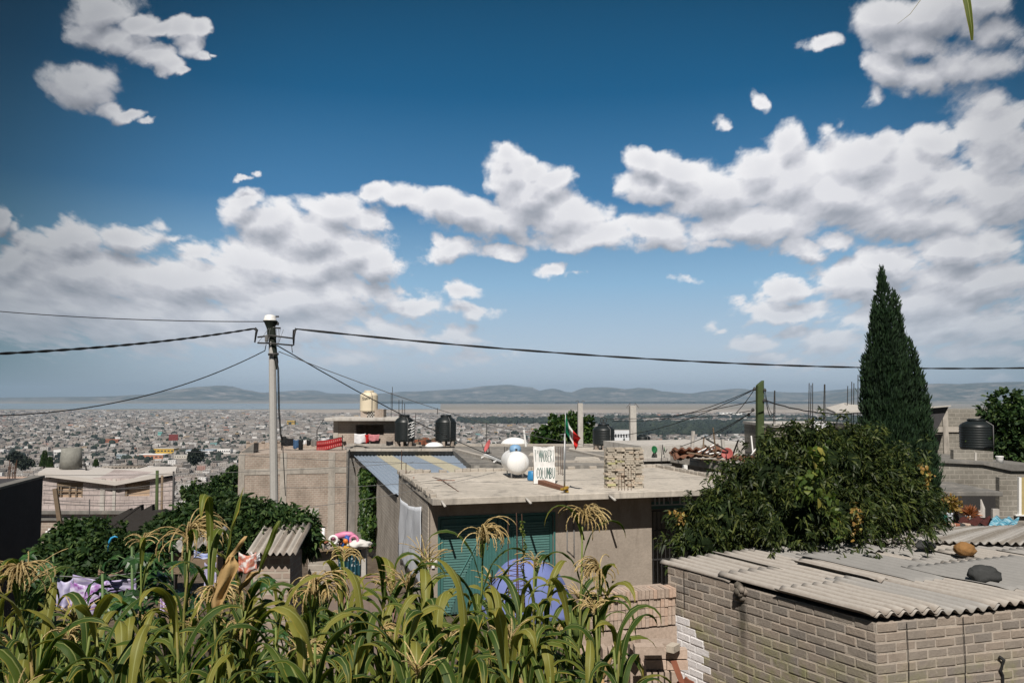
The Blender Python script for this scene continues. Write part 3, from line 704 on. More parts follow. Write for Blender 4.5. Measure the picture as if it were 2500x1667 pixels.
# lettered banner
bp = roofp(1329, 1182); bz0 = -2.8
bw = .70; bh = 1.22; bx = Vector((1, .08, 0)).normalized(); bc = Vector((bp.x, bp.y, 0))
ban = empty('banner', (bp.x, bp.y, -2.8), 'white banner with hand painted dark green letters beside the gas tank', 'banner')
def bf(s, t):
    w = .022 * math.sin(s * 13 + t * 3) * (.4 + t) + .02 * mnoise.noise(Vector((s * 6, t * 7, 1)))
    return bc + bx * ((s - .5) * bw + .012 * math.sin(t * 5)) + Vector((0, w, -2.78 + bh * t - (.05 * (1 - abs(2 * s - 1)) if t > .99 else 0)))
m = MB(); m.grid(bf, 24, 32); m.build('cloth', M['white'], ban, smooth=True)
m = MB()
for s in (-.5, .5): m.tube([bc + bx * (s * bw) + Vector((0, .03, -2.8)), bc + bx * (s * bw) + Vector((0, .03, -2.78 + bh + .02))], .012, 6)
m.tube([bc + bx * (-.5 * bw) + Vector((0, .03, -2.78 + bh)), bc + bx * (.5 * bw) + Vector((0, .03, -2.78 + bh))], .012, 6)
m.build('frame', M['wood'], ban)
GLY = {'T': [((0,1),(1,1)),((.5,1),(.5,0))], 'I': [((.5,1),(.5,0))], 'M': [((0,0),(.08,1),(.5,.35),(.92,1),(1,0))], 'O': [((.5,1),(.1,.8),(.05,.3),(.4,0),(.85,.15),(.95,.7),(.5,1))],
       'R': [((.05,0),(.05,1),(.8,.9),(.85,.6),(.05,.48),(.95,0))], 'E': [((.95,1),(.05,1),(.05,0),(.95,0)),((.05,.5),(.75,.5))], 'C': [((.95,.8),(.6,1),(.12,.8),(.08,.25),(.5,0),(.95,.2))],
       'L': [((.08,1),(.05,0),(.95,0))], 'U': [((.05,1),(.08,.2),(.5,0),(.9,.2),(.95,1))], 'B': [((.05,0),(.05,1),(.75,.88),(.7,.58),(.05,.5)),((.05,.5),(.85,.4),(.85,.1),(.05,0))], "'": [((.5,1),(.35,.75))]}
ink = m_plain('green_paint', (.012, .085, .075), .8, .15, 9, 0, .2)
def paint_text(txt, t0, t1, s0, s1, sw_=.009):
    m = MB(); n = len(txt); cw = (s1 - s0) / n
    for k, ch in enumerate(txt):
        for st in GLY[ch]:
            P2 = [(s0 + cw * (k + .1 + .8 * x), t0 + (t1 - t0) * y) for x, y in st]
            for (xa, ya), (xb, yb) in zip(P2, P2[1:]):
                nn = max(1, int(max(abs(xb - xa) * 24, abs(yb - ya) * 32)))
                for j in range(nn):
                    p = []
                    for f_ in (j / nn, (j + 1) / nn):
                        p.append(bf(xa + (xb - xa) * f_, ya + (yb - ya) * f_) + Vector((0, -.006, 0)))
                    dx = (p[1] - p[0]).normalized(); pr = Vector((-dx.z, 0, dx.x)) * sw_
                    m.add([p[0] - pr - dx * .004, p[0] + pr - dx * .004, p[1] + pr + dx * .004, p[1] - pr + dx * .004], [(0, 1, 2, 3)])
    return m.build('lettering', ink, ban)
paint_text("T'MMOBERI", .58, .88, .05, .98, .0065); paint_text('COLUMBU', .14, .42, .12, .98)
# plank under the banner
a, b = roofp(1309, 1181), roofp(1372, 1198)
m = MB(); dd = (b - a); n_ = Vector((-dd.y, dd.x, 0)).normalized()
m.hexa([a, b, b + n_ * .22, a + n_ * .22, a + Vector((0, 0, .15)), b + Vector((0, 0, .10)), b + n_ * .22 + Vector((0, 0, .10)), a + n_ * .22 + Vector((0, 0, .15))])
m.build('roof_beam', M['brown_sheet'], label='brown timber beam lying between the banner foot and the flagpole', cat='beam', bevel=.01)
# flag
fp = roofp(1378, 1203); fl = empty('flagpole', fp, 'grey steel flagpole on the garage roof edge tied at its foot', 'flagpole')
top = P(1381, 1000, fp.y); mid = P(1379, 1058, fp.y)
m = MB(); m.tube([fp, Vector((mid.x, mid.y, mid.z))], .026, 8); m.tube([mid - Vector((0, 0, .3)), top], .012, 6); m.tube([mid + Vector((-.16, 0, -.03)), mid + Vector((0, 0, -.02))], .008, 5); m.build('pole', M['galv'], fl, smooth=True)
m = MB()
for k in range(9):
    w = k * .8; m.box(fp + Vector((.07 * math.cos(w), .07 * math.sin(w), .05 + .015 * k)), (.10, .08, .05), w)
m.build('lashing', m_plain('ochre_rags', (.40, .26, .05), .9, .4, 20, .2, .1), fl)
fm = Mat('flag_cloth', .7, .3); u_ = fm.sep(fm.uv()); 
em = fm.math('LESS_THAN', fm.math('ADD', fm.math('POWER', fm.math('MULTIPLY', fm.math('SUBTRACT', u_[0], .5), 7.5), 2.), fm.math('POWER', fm.math('MULTIPLY', fm.math('SUBTRACT', u_[1], .5), 4.2), 2.)), 1.)
fc = fm.ramp(u_[0], [(0, (.005, .17, .085)), (.335, (.72, .72, .70)), (.665, (.60, .022, .018))], True)
fm.col(fm.mix(fm.math('MULTIPLY', em, fm.math('GREATER_THAN', fm.noise(fm.uv(), 22, 2), .47)), fc, (.30, .15, .05)))
tr = fm.n('ShaderNodeBsdfTranslucent'); fm.l(fc, tr.inputs[0]); mx = fm.n('ShaderNodeMixShader'); mx.inputs[0].default_value = .3; fm.l(fm.b.outputs[0], mx.inputs[1]); fm.l(tr.outputs[0], mx.inputs[2]); fm.l(mx.outputs[0], fm.out.inputs[0])
h0, h1 = P(1381.5, 1001, fp.y), P(1379.5, 1052, fp.y); f0_, f1_ = P(1417, 1068, fp.y - .1), P(1405, 1098, fp.y + .12)
def ff(s, t):
    up = h0.lerp(f0_, s); lo = h1.lerp(f1_, s) ; q = up.lerp(lo, t)
    sagx = -.10 * math.sin(PI * s) * (1 - t); q = q + Vector((sagx + .05 * math.sin(PI * s) * t, .10 * math.sin(t * 8 + s * 5) * (.3 + s), -.05 * math.sin(PI * s)))
    return q
m = MB(); m.grid(ff, 30, 14, lambda s, t: (s, t)); m.build('flag', fm.m, smooth=True, label='green, white and red national flag hanging limp from the steel flagpole', cat='flag')

# bricks stacked on the roof: individual bricks
BRM = {}
def brick_proto(key, size, mat):
    m = MB(); m.box((0, 0, 0), size); o = m.build('brick', mat, bevel=.006); BRM[key] = o.data
    md = o.modifiers[0]; bpy.data.objects.remove(o); return key
brick_proto('a', (.27, .13, .060), M['block_top']); brick_proto('b', (.28, .14, .060), M['block']); brick_proto('y', (.27, .13, .062), m_plain('yellow_painted_brick', (.48, .46, .26), .9, .15, 10, .2, .2))
def brick(key, p, rz, label, group, rx=0, ry=0, sc=(1, 1, 1)):
    o = bpy.data.objects.new('brick', BRM[key]); C.objects.link(o); o.location = p; o.rotation_euler = (rx, ry, rz); o.scale = sc
    return tag(o, label, 'brick', group)
sb = roofp(1522, 1190); n_b = 0
for row in range(19):
    z = -2.8 + .033 + row * .066
    for c_ in range(4):
        for dpt in range(1):
            x = (c_ - 1.5) * .285 + random.uniform(-.03, .03) + (.05 if row % 2 else 0); y = dpt * .30 + random.uniform(-.03, .02)
            k = 'a' if random.random() > .025 or row > 14 else 'y'
            if row == 18 and random.random() < .4: continue
            turn = (random.random() < .45)
            if turn:
                for q_ in (-.07, .07):
                    brick(k, (sb.x + x + q_, sb.y + y, z), RZ + PI / 2 + random.uniform(-.06, .06), 'pale cement brick in the rough stack on the garage roof' if k == 'a' else 'yellow painted brick in the rough stack on the garage roof', 'bricks stacked on the garage roof'); n_b += 1
            else:
                brick(k, (sb.x + x, sb.y + y - .06, z), RZ + random.uniform(-.12, .12), 'pale cement brick in the rough stack on the garage roof' if k == 'a' else 'yellow painted brick in the rough stack on the garage roof', 'bricks stacked on the garage roof'); n_b += 1
m = MB(); m.box((sb.x, sb.y + .30, -2.8 + .60), (1.08, .30, 1.18), RZ); m.build('brick_stack_rear', M['block_top'], label='rear mass of the pale brick stack on the garage roof', cat='brick stack')
# bare rebars
for k, (px, y0, y1, lab) in enumerate([(980, 1160, 1098, 'tall rusty rebar at the back corner of the garage roof'), (991, 1160, 1129, 'short rusty rebar at the back corner of the garage roof'), (1004, 1180, 1165, 'red tipped rebar stub on the garage roof left edge'),
        (1010, 1182, 1164, 'orange tipped rebar stub on the garage roof left edge')]):
    p = onu(px, y0, .1); q = Vector((p.x, p.y, onu(px, y1, .1).z)); rebar('rebar', [p, q], lab, .014 if k < 2 else .02, M['rust'] if k < 2 else M['terra'], 'rebars on the garage roof')
for dx in (-.22, -.12, -.04, .06, .16): 
    p = roofp(1528, 1197) + Vector((dx, 0, 0)); rebar('rebar', [p, p + Vector((random.uniform(-.02, .02), 0, random.uniform(.5, .72)))], 'thin rebar standing in front of the roof brick stack', .009, None, 'rebars before the roof brick stack')
for (x, y0) in ((1363, 1158), (1369, 1158), (1373, 1160)):
    p = roofp(x, y0); rebar('rebar', [p, p + Vector((0, 0, 1.0))], 'thin rebar behind the banner at roof back', .010, None, 'rebars behind the banner')
pts = [roofp(1056, 1165), roofp(1075, 1172) + Vector((0, 0, .05)), roofp(1120, 1200)]
rebar('rebar', pts, 'long rusty bar lying across the roof left corner', .014); rebar('rebar', [roofp(1062, 1172), roofp(1110, 1180) + Vector((0, 0, .1))], 'bent orange bar lying across the roof left corner', .014, M['terra'])

# ------------------------------------------------------------------ long side building with metal roof and ivy
u1_ = uvof(G(1225, 1146, -3.6))[0]; vb_ = uvof(G(853, 1106, -3.6))[1]
h = empty('side_building', L(0, 8, -8), 'long low building with blue grey corrugated roof behind garage house', 'building')
m = MB(); lbox(m, .0, .2, D_ + .01, vb_, -10, -3.72); m.build('side_wall', M['brick_side'], h)
m = MB(); lbox(m, -.01, .21, vb_ - .25, vb_ + .25, -12, -3.35); m.build('corner_column', M['conc_light'], h)
m = MB()
sw = u1_ / 6.2; v0_ = D_ + .25
cur = -.12; ws = [1.35, .95, 1.35, .95, 1.5, .7]
for k, w in enumerate(ws):
    if cur + w > u1_: w = u1_ - cur
    mm = MB(); corr(mm, L(cur, v0_, -3.60 + (.012 if k % 2 else 0)), U, V, w + .05, vb_ - v0_, .21, .028, 6, 6)
    mm.build('roof_sheet', M['cream_sheet'] if k in (1, 3, 5) else M['blue_sheet'], h, solid=.004, label='cream translucent roof sheet' if k in (1, 3, 5) else None); cur += w
m = MB(); lbox(m, u1_ - .02, u1_ + .5, D_, vb_, -6, -3.42); lbox(m, -.02, u1_ + .5, vb_ + .26, vb_ + .55, -8, -3.25); m.build('parapet', M['brick_side'], h)
# ivy
iv = MB(); 
def np_leaves(name, base, dirv, side, ln, wd, droop, mat, parent=None, **kw):
    """leaf blades from arrays: three faces each, folded and drooping"""
    n = len(base); dirv = dirv / np.maximum(np.linalg.norm(dirv, axis=1, keepdims=True), 1e-6)
    side = side - (side * dirv).sum(1, keepdims=True) * dirv; side = side / np.maximum(np.linalg.norm(side, axis=1, keepdims=True), 1e-6)
    ln = ln[:, None]; wd = wd[:, None]; dz = np.zeros((n, 3)); dz[:, 2] = -1; dr = droop[:, None]
    c1 = base + dirv * ln * .35 + dz * ln * dr * .12; c2 = base + dirv * ln * .70 + dz * ln * dr * .42; tip = base + dirv * ln + dz * ln * dr * .85
    nrm = np.cross(dirv, side); fold = nrm * wd * .18
    V_ = np.stack([base, c1 - side * wd * .5 + fold, c1 + side * wd * .5 + fold, c2 - side * wd * .42 + fold, c2 + side * wd * .42 + fold, tip], 1).reshape(-1, 3)
    q = uorigin(parent); V_ = V_ - np.array(q)
    o6 = (np.arange(n) * 6)[:, None]; tri1 = o6 + np.array([0, 2, 1]); quad = o6 + np.array([1, 2, 4, 3]); tri2 = o6 + np.array([3, 4, 5])
    loops = np.concatenate([tri1, quad, tri2], 1).reshape(-1)
    lens = np.tile(np.array([3, 4, 3], np.int32), n); st = np.concatenate([[0], np.cumsum(lens)[:-1]]).astype(np.int32)
    me = bpy.data.meshes.new(name); me.vertices.add(len(V_)); me.vertices.foreach_set('co', V_.astype(np.float32).ravel())
    me.loops.add(len(loops)); me.loops.foreach_set('vertex_index', loops.astype(np.int32)); me.polygons.add(len(lens))
    me.polygons.foreach_set('loop_start', st); me.polygons.foreach_set('loop_total', lens); me.update(calc_edges=True)
    me.polygons.foreach_set('use_smooth', np.zeros(len(lens), bool)); me.materials.append(mat)
    o = bpy.data.objects.new(name, me); C.objects.link(o); o.parent = parent; return tag(o, **kw)
def uorigin(parent):
    off = Vector((0, 0, 0)); q = parent
    while q is not None: off += q.location; q = q.parent
    return off
def rnd(n, s=1.): return rng.normal(0, s, (n, 3))
va, vb2 = uvof(onu(922, 1250, 0))[1], uvof(onu(892, 1250, 0))[1]
n = 5200; vv = rng.uniform(0, 1, n) ; zz = rng.uniform(-6.9, -3.72, n)
jag = np.array([.18 * mnoise.noise(Vector((z * 1.3, 3, 0))) for z in zz])
v_ = va + (vb2 - va) * (vv * .9 + .05 + jag * (np.abs(vv - .5) * 2)) + (zz < -6.3) * vv * .5; u_off = -rng.uniform(0.01, .30, n)
base = np.array([tuple(L(a, b, c)) for a, b, c in zip(u_off, v_, zz)])
dv = rnd(n, .6) + np.array([-U.x * .7, -U.y * .7, -.5])
ivy = np_leaves('ivy', base, dv, rnd(n), rng.uniform(.12, .24, n), rng.uniform(.10, .18, n), rng.uniform(0, .5, n), M['leaf_ivy'], label='green ivy column climbing the side wall under the blue grey roof', cat='ivy')
n = 500; zz = rng.uniform(-6.8, -4.9, n); base = np.array([tuple(L(-.08, vb2 + rng.uniform(.2, .9), c)) for c in zz])
np_leaves('dry_vine', base, rnd(n, .6) + np.array([-.3, -.5, -.6]), rnd(n), rng.uniform(.08, .16, n), rng.uniform(.06, .1, n), rng.uniform(0, .5, n), M['bark'], label='dry brown vine stem beside the ivy column', cat='vine')

# ------------------------------------------------------------------ brick building on the left of it
a = onv(583, 1104, vb_); ua = uvof(a)[0]; zt = onv(830, 1104, vb_).z
h = empty('brick_building', L(ua, vb_, -11), 'grey pink brick building with concrete columns behind the utility pole', 'building')
m = MB(); lbox(m, ua, -.28, vb_, vb_ + 6, -12, zt); m.build('wall', M['brick_pink'], h)
m = MB(); zc0, zc1 = onv(700, 1143, vb_).z, onv(700, 1157, vb_).z
lbox(m, ua + .01, -.29, vb_ - .03, vb_ + .1, zc1, zc0)
for px in ((583, 597), (684, 700), (802, 818)):
    for z0, z1 in ((zc0, zt + .01), (-12, zc1)):
        lbox(m, uvof(onv(px[0], 1150, vb_))[0], uvof(onv(px[1], 1150, vb_))[0], vb_ - .035, vb_ + .1, z0, z1)
m.build('concrete_frame', M['conc'], h)
m = MB(); u0, u1 = uvof(onv(600, 1100, vb_ + 5))[0], -.4
lbox(m, u0, u1, vb_ + 5.2, vb_ + 5.4, zt, zt + .42)
for k in range(14): lbox(m, u0 + k * .5, u0 + k * .5 + .22, vb_ + 5.15, vb_ + 5.45, zt + .42, zt + .52)
m.build('rear_parapet', M['brick_pink'], h)
a, b = onv(590, 1106, vb_ + 1), onv(622, 1082, vb_ + 1)
m = MB(); m.hexa([a, Vector((b.x, a.y, a.z)), Vector((b.x, a.y + 1, a.z)), a + Vector((0, 1, 0)), a + Vector((0, 0, .08)), Vector((b.x, a.y, b.z)), Vector((b.x, a.y + 1, b.z)), a + Vector((0, 1, .08))]); m.build('leaning_panel', M['conc_dark'], label='small dark leaning panel on the brick building roof corner', cat='panel')
m = MB(); lbox(m, uvof(onv(755, 1240, vb_))[0], uvof(onv(778, 1240, vb_))[0], vb_ - .06, vb_ - .01, onv(765, 1262, vb_).z, onv(765, 1240, vb_).z); m.build('wall_patch', M['conc_light'], h)

# laundry on the roof line
LY = L(-2, vb_ + 2.5, 0).y
def hung(name, px0, px1, py0, py1, mat, label, Y=LY, slope=0, cat='garment', shape=0, folds=9, group=None):
    a, b, c = P(px0, py0, Y), P(px1, py0 + slope, Y), P((px0 + px1) / 2, py1, Y)
    def fn(s, t):
        q = a.lerp(b, s); w = 1 - (.22 * t if shape == 1 else 0) ; cx = (a.x + b.x) / 2
        x = cx + (q.x - cx) * w; dz = (c.z - a.z) * t * (1 + .08 * math.sin(s * 5))
        return Vector((x, q.y + .06 * math.sin(s * folds) * t + .02 * mnoise.noise(Vector((s * 5, t * 5, a.x))), q.z + dz - .05 * math.sin(PI * s) * (1 - t)))
    m = MB(); m.grid(fn, 14, 10, lambda s, t: (s, t)); return m.build(name, mat, smooth=True, solid=.01, label=label, cat=cat, group=group)
def cl(name, c, var=.2): return m_plain(name, c, .9, var, 9, .2, .1)
K = cl('black_cloth', (.018, .018, .020)); NB = cl('denim', (.05, .10, .19)); WH = cl('white_cloth', (.72, .72, .74), .06); GR = cl('grey_cloth', (.18, .17, .16))
hung('black_sweater', 686, 717, 1066, 1086, K, 'black sweater at the left end of the rooftop clothesline', slope=4)
hung('blue_jeans', 716, 729, 1072, 1094, NB, 'faded blue jeans on the rooftop clothesline', slope=1, cat='jeans')
hung('black_trousers', 728, 741, 1072, 1101, K, 'long black trousers beside the blue jeans on the clothesline', slope=1, shape=1, cat='trousers')
hung('white_shirt', 740, 748, 1073, 1084, WH, 'small white shirt on the clothesline next to black trousers', cat='shirt')
hung('black_shirt', 749, 759, 1073, 1087, K, 'small black shirt between white shirt and grey trousers', cat='shirt')
hung('grey_trousers', 760, 776, 1072, 1088, GR, 'dark grey trousers beside the red blanket', cat='trousers')
hung('white_towel', 778, 804, 1068, 1076, WH, 'white towel hanging behind the red blanket', Y=LY + .6, cat='towel')
rb = Mat('red_checked_blanket', .95, .1); u_ = rb.sep(rb.uv())
st = rb.math('GREATER_THAN', rb.math('FRACT', rb.math('MULTIPLY', u_[0], 13.)), .55); band = rb.math('LESS_THAN', rb.math('ABSOLUTE', rb.math('SUBTRACT', rb.math('FRACT', rb.math('MULTIPLY', u_[1], 2.)), .5)), .2)
dkb = rb.math('GREATER_THAN', rb.math('ABSOLUTE', rb.math('SUBTRACT', rb.math('FRACT', rb.math('MULTIPLY', u_[1], 2.)), .5)), .42)
rb.col(rb.mix(dkb, rb.mix(rb.math('MULTIPLY', rb.math('MULTIPLY', st, band), .6), (.30, .022, .025), (.55, .28, .26)), (.07, .008, .010)))
hung('red_blanket', 773, 835, 1076, 1101, rb.m, 'red checked blanket hanging over the brick building roof', slope=-10, cat='blanket')
m = MB(); a, b = P(684, 1066, LY), P(840, 1066, LY); m.tube([a, P(760, 1073, LY), P(800, 1072, LY), b], .012, 5)
m.build('clothesline', M['wire'], label='sagging clothesline over the brick building roof', cat='clothesline')
for px, y0, lab in ((688, 1064, 'left clothesline post'), (775, 1020, 'curved dark post by the red blanket'), (836, 1062, 'right clothesline post')):
    p = P(px, y0, LY + .1); m = MB(); q = Vector((p.x, p.y, zt)); m.tube([q, (q + p) / 2, p] if px != 775 else [q, P(774, 1050, LY + .1), P(790, 1024, LY + .1)], .03, 6); m.build('post', M['iron'], label=lab + ' on brick building roof', cat='post')

# ------------------------------------------------------------------ big dark flat roofs behind
ZR = -3.3
h = empty('rear_building', L(3, 30, -9), 'wide building with weathered dark flat roof behind the corrugated roof', 'building')
pl = [G(1150, 1136, ZR), G(1640, 1136, ZR), G(1640, 1088, ZR), G(846, 1088, ZR), G(846, 1100, ZR), G(1108, 1100, ZR)]
m = MB(); m.prism([(p.x, p.y) for p in pl], -9, ZR); m.build('roof', M['roof_dark'], h)
m = MB()
def strip(px0, py0, px1, py1, z, w, hgt, mat_m=None, m=m, z1=None):
    a, b = G(px0, py0, z), G(px1, py1, z1 or z); d = (b - a); nrm = Vector((-d.y, d.x, 0)).normalized() * w
    m.hexa([a, b, b + nrm, a + nrm, a + Vector((0, 0, hgt)), b + Vector((0, 0, hgt)), b + nrm + Vector((0, 0, hgt)), a + nrm + Vector((0, 0, hgt))])
strip(846, 1101, 1105, 1101, ZR, .3, .16); strip(846, 1089, 1640, 1089, ZR, .3, .15); strip(1108, 1101, 1225, 1133, ZR, .3, .14); strip(1385, 1100, 1478, 1121, ZR, .25, .12); strip(1300, 1128, 1560, 1130, ZR, .3, .10)
m.build('parapet', M['conc'], h)
m = MB(); strip(1180, 1113, 1240, 1134, ZR + .14, .12, .12, m=m); m.build('gutter', M['white'], h)
for (a, b, lab) in (((1176, 1121), (1194, 1119), 'upper'), ((1206, 1132), (1222, 1127), 'lower')):
    m = MB(); p, q = G(a[0], a[1], ZR), G(b[0], b[1], ZR); m.tube([p + Vector((0, 0, .1)), q + Vector((0, 0, .1))], .05, 6); m.build('drain_pipe', M['white'], label='short white drain pipe, %s of two by the blue roof' % lab, cat='pipe')
# roof stains and light screed patches as thin sheets
m = MB()
for (x0, y0, x1, y1) in ((1385, 1092, 1560, 1101), (1400, 1115, 1470, 1127), (1290, 1105, 1370, 1112)):
    q = [G(x0, y1, ZR), G(x1, y1 + 2, ZR), G(x1 - 10, y0, ZR), G(x0 + 6, y0, ZR)]; m.add([(p.x, p.y, ZR + .006) for p in q], [(0, 1, 2, 3)])
m.build('screed_patch', M['conc_roof'], h)
# domes
for (px, py, wpx, hpx, lab) in ((1058, 1093, 46, 12, 'small white dome skylight beside the second black tank'), (1256, 1089, 68, 19, 'large white dome skylight on the rear roof')):
    c = G(px, py, ZR); r = wpx / 2 / F * c.y; hh = hpx / F * c.y
    m = MB(); m.lathe([(r * math.cos(w), hh * math.sin(w)) for w in np.linspace(0, PI / 2 - .03, 9)], (c.x, c.y + r, ZR + .02), 24, cap=True); m.build('skylight_dome', M['white'], smooth=True, label=lab, cat='skylight')
def tank(px, ytop, ybot, wpx, label, mat, name='water_tank', Yd=None, z0=None, legs=True, ribs=True, cat='water tank'):
    Y = Yd if Yd else G(px, ybot, z0 if z0 is not None else ZR).y; c = P(px, ybot, Y); tp = P(px, ytop, Y); r = wpx / 2 / F * Y; hh = tp.z - c.z
    t = empty(name, c, label, cat); b0 = .16 * hh if legs else 0.02
    pr = [(r * .96, b0), (r, b0 + .04 * hh)]
    zt_ = hh * .80; n = 9
    for k in range(n):
        z = b0 + .06 * hh + (zt_ - b0 - .08 * hh) * k / n; dz = (zt_ - b0) / n
        pr += [(r, z), (r * (1.03 if ribs else 1.006), z + dz * .3), (r * (1.03 if ribs else 1.006), z + dz * .5), (r, z + dz * .8)]
    pr += [(r * .97, zt_), (r * .80, hh * .87), (r * .52, hh * .925), (r * .50, hh * .94)]
    m = MB(); m.lathe(pr, c, 32); m.build('tank_body', mat, t, smooth=True)
    m = MB(); m.lathe([(r * .50, hh * .93), (r * .54, hh * .945), (r * .54, hh * .985), (r * .48, hh)], c, 24); m.build('lid', mat, t, smooth=True)
    if legs:
        m = MB()
        for w in (.6, 1.6, 2.6, 3.7, 4.6, 5.6): m.box(c + Vector((r * .82 * math.cos(w), r * .82 * math.sin(w), b0 / 2)), (.22, .16, b0 + .02), w)
        m.build('base_blocks', M['brick_pink'], t)
    m = MB(); m.tube([c + Vector((r * .5, -r * .95, 0)), c + Vector((r * .5, -r * 1.0, zt_)), c + Vector((r * .3, -r * .6, hh * .93))], .02, 5); m.build('pipe', M['wire_grey'], t, smooth=True)
    return t, c, r, hh
tank(987, 1012, 1090, 47, 'black water tank on blocks beside the tank house, tied with white cord', M['tank_black'])
tank(1088, 1012, 1089, 50, 'black water tank standing alone between first tank and dome', M['tank_black'])
t3, c3, r3, h3 = tank(1474, 1034, 1097, 52, 'black water tank with valve wheel on top, right of the flag', M['tank_black'])
tank(1569, 1060, 1088, 36, 'black water tank half hidden behind a bare concrete post', M['tank_black'], legs=False, Yd=57)
m = MB(); wc = c3 + Vector((0, 0, h3 + .22))
m.lathe([(.20 + .022 * math.cos(w), .022 * math.sin(w)) for w in np.linspace(0, 2 * PI, 7)], wc, 20, Matrix.Rotation(PI / 2, 3, 'X'), cap=False)
for k in range(3): w = k * PI / 3; m.tube([wc + Vector((.2 * math.cos(w), 0, .2 * math.sin(w))), wc - Vector((.2 * math.cos(w), 0, .2 * math.sin(w)))], .016, 5)
m.tube([wc - Vector((0, 0, .3)), wc], .02, 5); m.build('valve_wheel', M['iron'], t3)
c = P(1004, 1050, 50.); m = MB()
for k in range(6): m.tube([c + Vector((.1 * (k % 2) - .1, -.75 - .02 * k, .42 - k * .17)), c + Vector((.25, -.55, .55 - k * .17)), c + Vector((.1, -.7, .40 - k * .17))], .022, 5)
m.build('cord', M['white'], label='white cord tied down the side of first black tank', cat='cord')
# tank house with cream tank
Yh = G(880, 1086, ZR).y + 1.0; s0, s1 = P(795, 1028, Yh), P(978, 1028, Yh); zr = P(880, 1028, Yh).z
h = empty('roof_room', (P(880, 1086, Yh).x, Yh, ZR), 'small brick rooftop room with white slab roof carrying a cream tank', 'rooftop room')
m = MB(); m.box(((s0.x + s1.x) / 2, Yh + 2.2, zr + .13), (s1.x - s0.x, 5.2, .22)); m.build('slab', M['conc_light'], h, bevel=.02)
w0, w1 = P(812, 1050, Yh).x, P(968, 1050, Yh).x; o0, o1 = P(866, 1050, Yh).x, P(935, 1050, Yh).x; oz1, oz0 = P(900, 1037, Yh).z, P(900, 1062, Yh).z
m = MB(); yb = Yh + .45
for (a, b, z0, z1) in ((w0, o0, ZR - .2, zr + .02), (o1, w1, ZR - .2, zr + .02), (o0, o1, ZR - .2, oz0), (o0, o1, oz1, zr + .02)): m.box(((a + b) / 2, yb, (z0 + z1) / 2), (b - a, .2, z1 - z0))
m.box((w0 + .1, yb + 2, (ZR + zr) / 2), (.2, 3.8, zr - ZR)); m.box((w1 - .1, yb + 2, (ZR + zr) / 2), (.2, 3.8, zr - ZR)); m.box(((w0 + w1) / 2, yb + 4, (ZR + zr) / 2), (w1 - w0, .2, zr - ZR))
m.build('wall', M['brick_pink'], h)
m = MB(); m.box((w0 + .15, yb - .11, (ZR + zr) / 2), (.34, .06, zr - ZR)); m.build('column', M['conc'], h)
m = MB(); bz = zr + .24; bx0, bx1 = P(880, 1010, Yh + 1.5).x, P(936, 1010, Yh + 1.5).x; q0, q1 = P(896, 1010, Yh + 1.5).x, P(914, 1010, Yh + 1.5).x; zb = P(900, 1004, Yh + 1.5).z
m.box(((bx0 + q0) / 2, Yh + 2.2, (bz + zb) / 2), (q0 - bx0, 1.3, zb - bz)); m.box(((q1 + bx1) / 2, Yh + 2.2, (bz + zb) / 2), (bx1 - q1, 1.3, zb - bz + .3)); m.build('tank_plinth', M['brick_pink'], h)
m = MB(); cw = (q1 - q0) / 6; ch = (zb - bz) / 4
for i in range(6):
    for j in range(4):
        if (i + j) % 2: m.box((q0 + cw * (i + .5), Yh + 1.6, bz + ch * (j + .5)), (cw * .98, .15, ch * .98))
m.build('block_lattice', M['conc_light'], h)
m = MB(); m.box(((q0 + q1) / 2, Yh + 2.4, (bz + zb) / 2), (q1 - q0, .9, zb - bz - .02)); m.build('plinth_core', M['iron'], h)
tc, cc, rc, hc_ = tank(900.5, 953, 1005, 43, 'tall cream water tank with dark script mark on the rooftop room', M['tank_cream'], Yd=Yh + 2.0, legs=False, ribs=False)
# dark script-like mark wrapped on the tank
fc_ = bpy.data.curves.new('script', 'FONT'); fc_.body = 'Tinaco'; fc_.size = .42; fc_.shear = .45; fc_.resolution_u = 2; fc_.offset = .004
fo = bpy.data.objects.new('script', fc_); C.objects.link(fo); dg = bpy.context.evaluated_depsgraph_get(); me = bpy.data.meshes.new_from_object(fo.evaluated_get(dg)); bpy.data.objects.remove(fo)
xs = [v.co.x for v in me.vertices]; mxx = (min(xs) + max(xs)) / 2
for v in me.vertices:
    x, y = v.co.x - mxx, v.co.y; w = -PI / 2 + x * .62 / rc - .18; v.co = (rc * 1.02 * math.cos(w), rc * 1.02 * math.sin(w), hc_ * .56 + y * .8 + x * .12)
me.materials.append(M['iron']); o = bpy.data.objects.new('script_mark', me); C.objects.link(o); o.parent = tc
hung('white_sheet', 865, 893, 1058, 1082, WH, 'white sheet hanging before the rooftop room opening', Y=Yh + .1, cat='sheet')
hung('red_cloth', 891, 900, 1060, 1081, cl('red_cloth', (.45, .02, .02)), 'narrow red cloth beside the hanging white sheet', Y=Yh + .1, cat='cloth')
hung('pink_cloth', 899, 927, 1059, 1076, cl('pink_cloth', (.62, .25, .27), .4), 'pink patterned cloth hanging right of the red cloth', Y=Yh + .1, slope=1, cat='cloth', shape=1)
hung('dark_crate_cloth', 943, 960, 1076, 1087, K, 'black crate cover at the foot of first black tank', Y=Yh - 3, cat='cover')
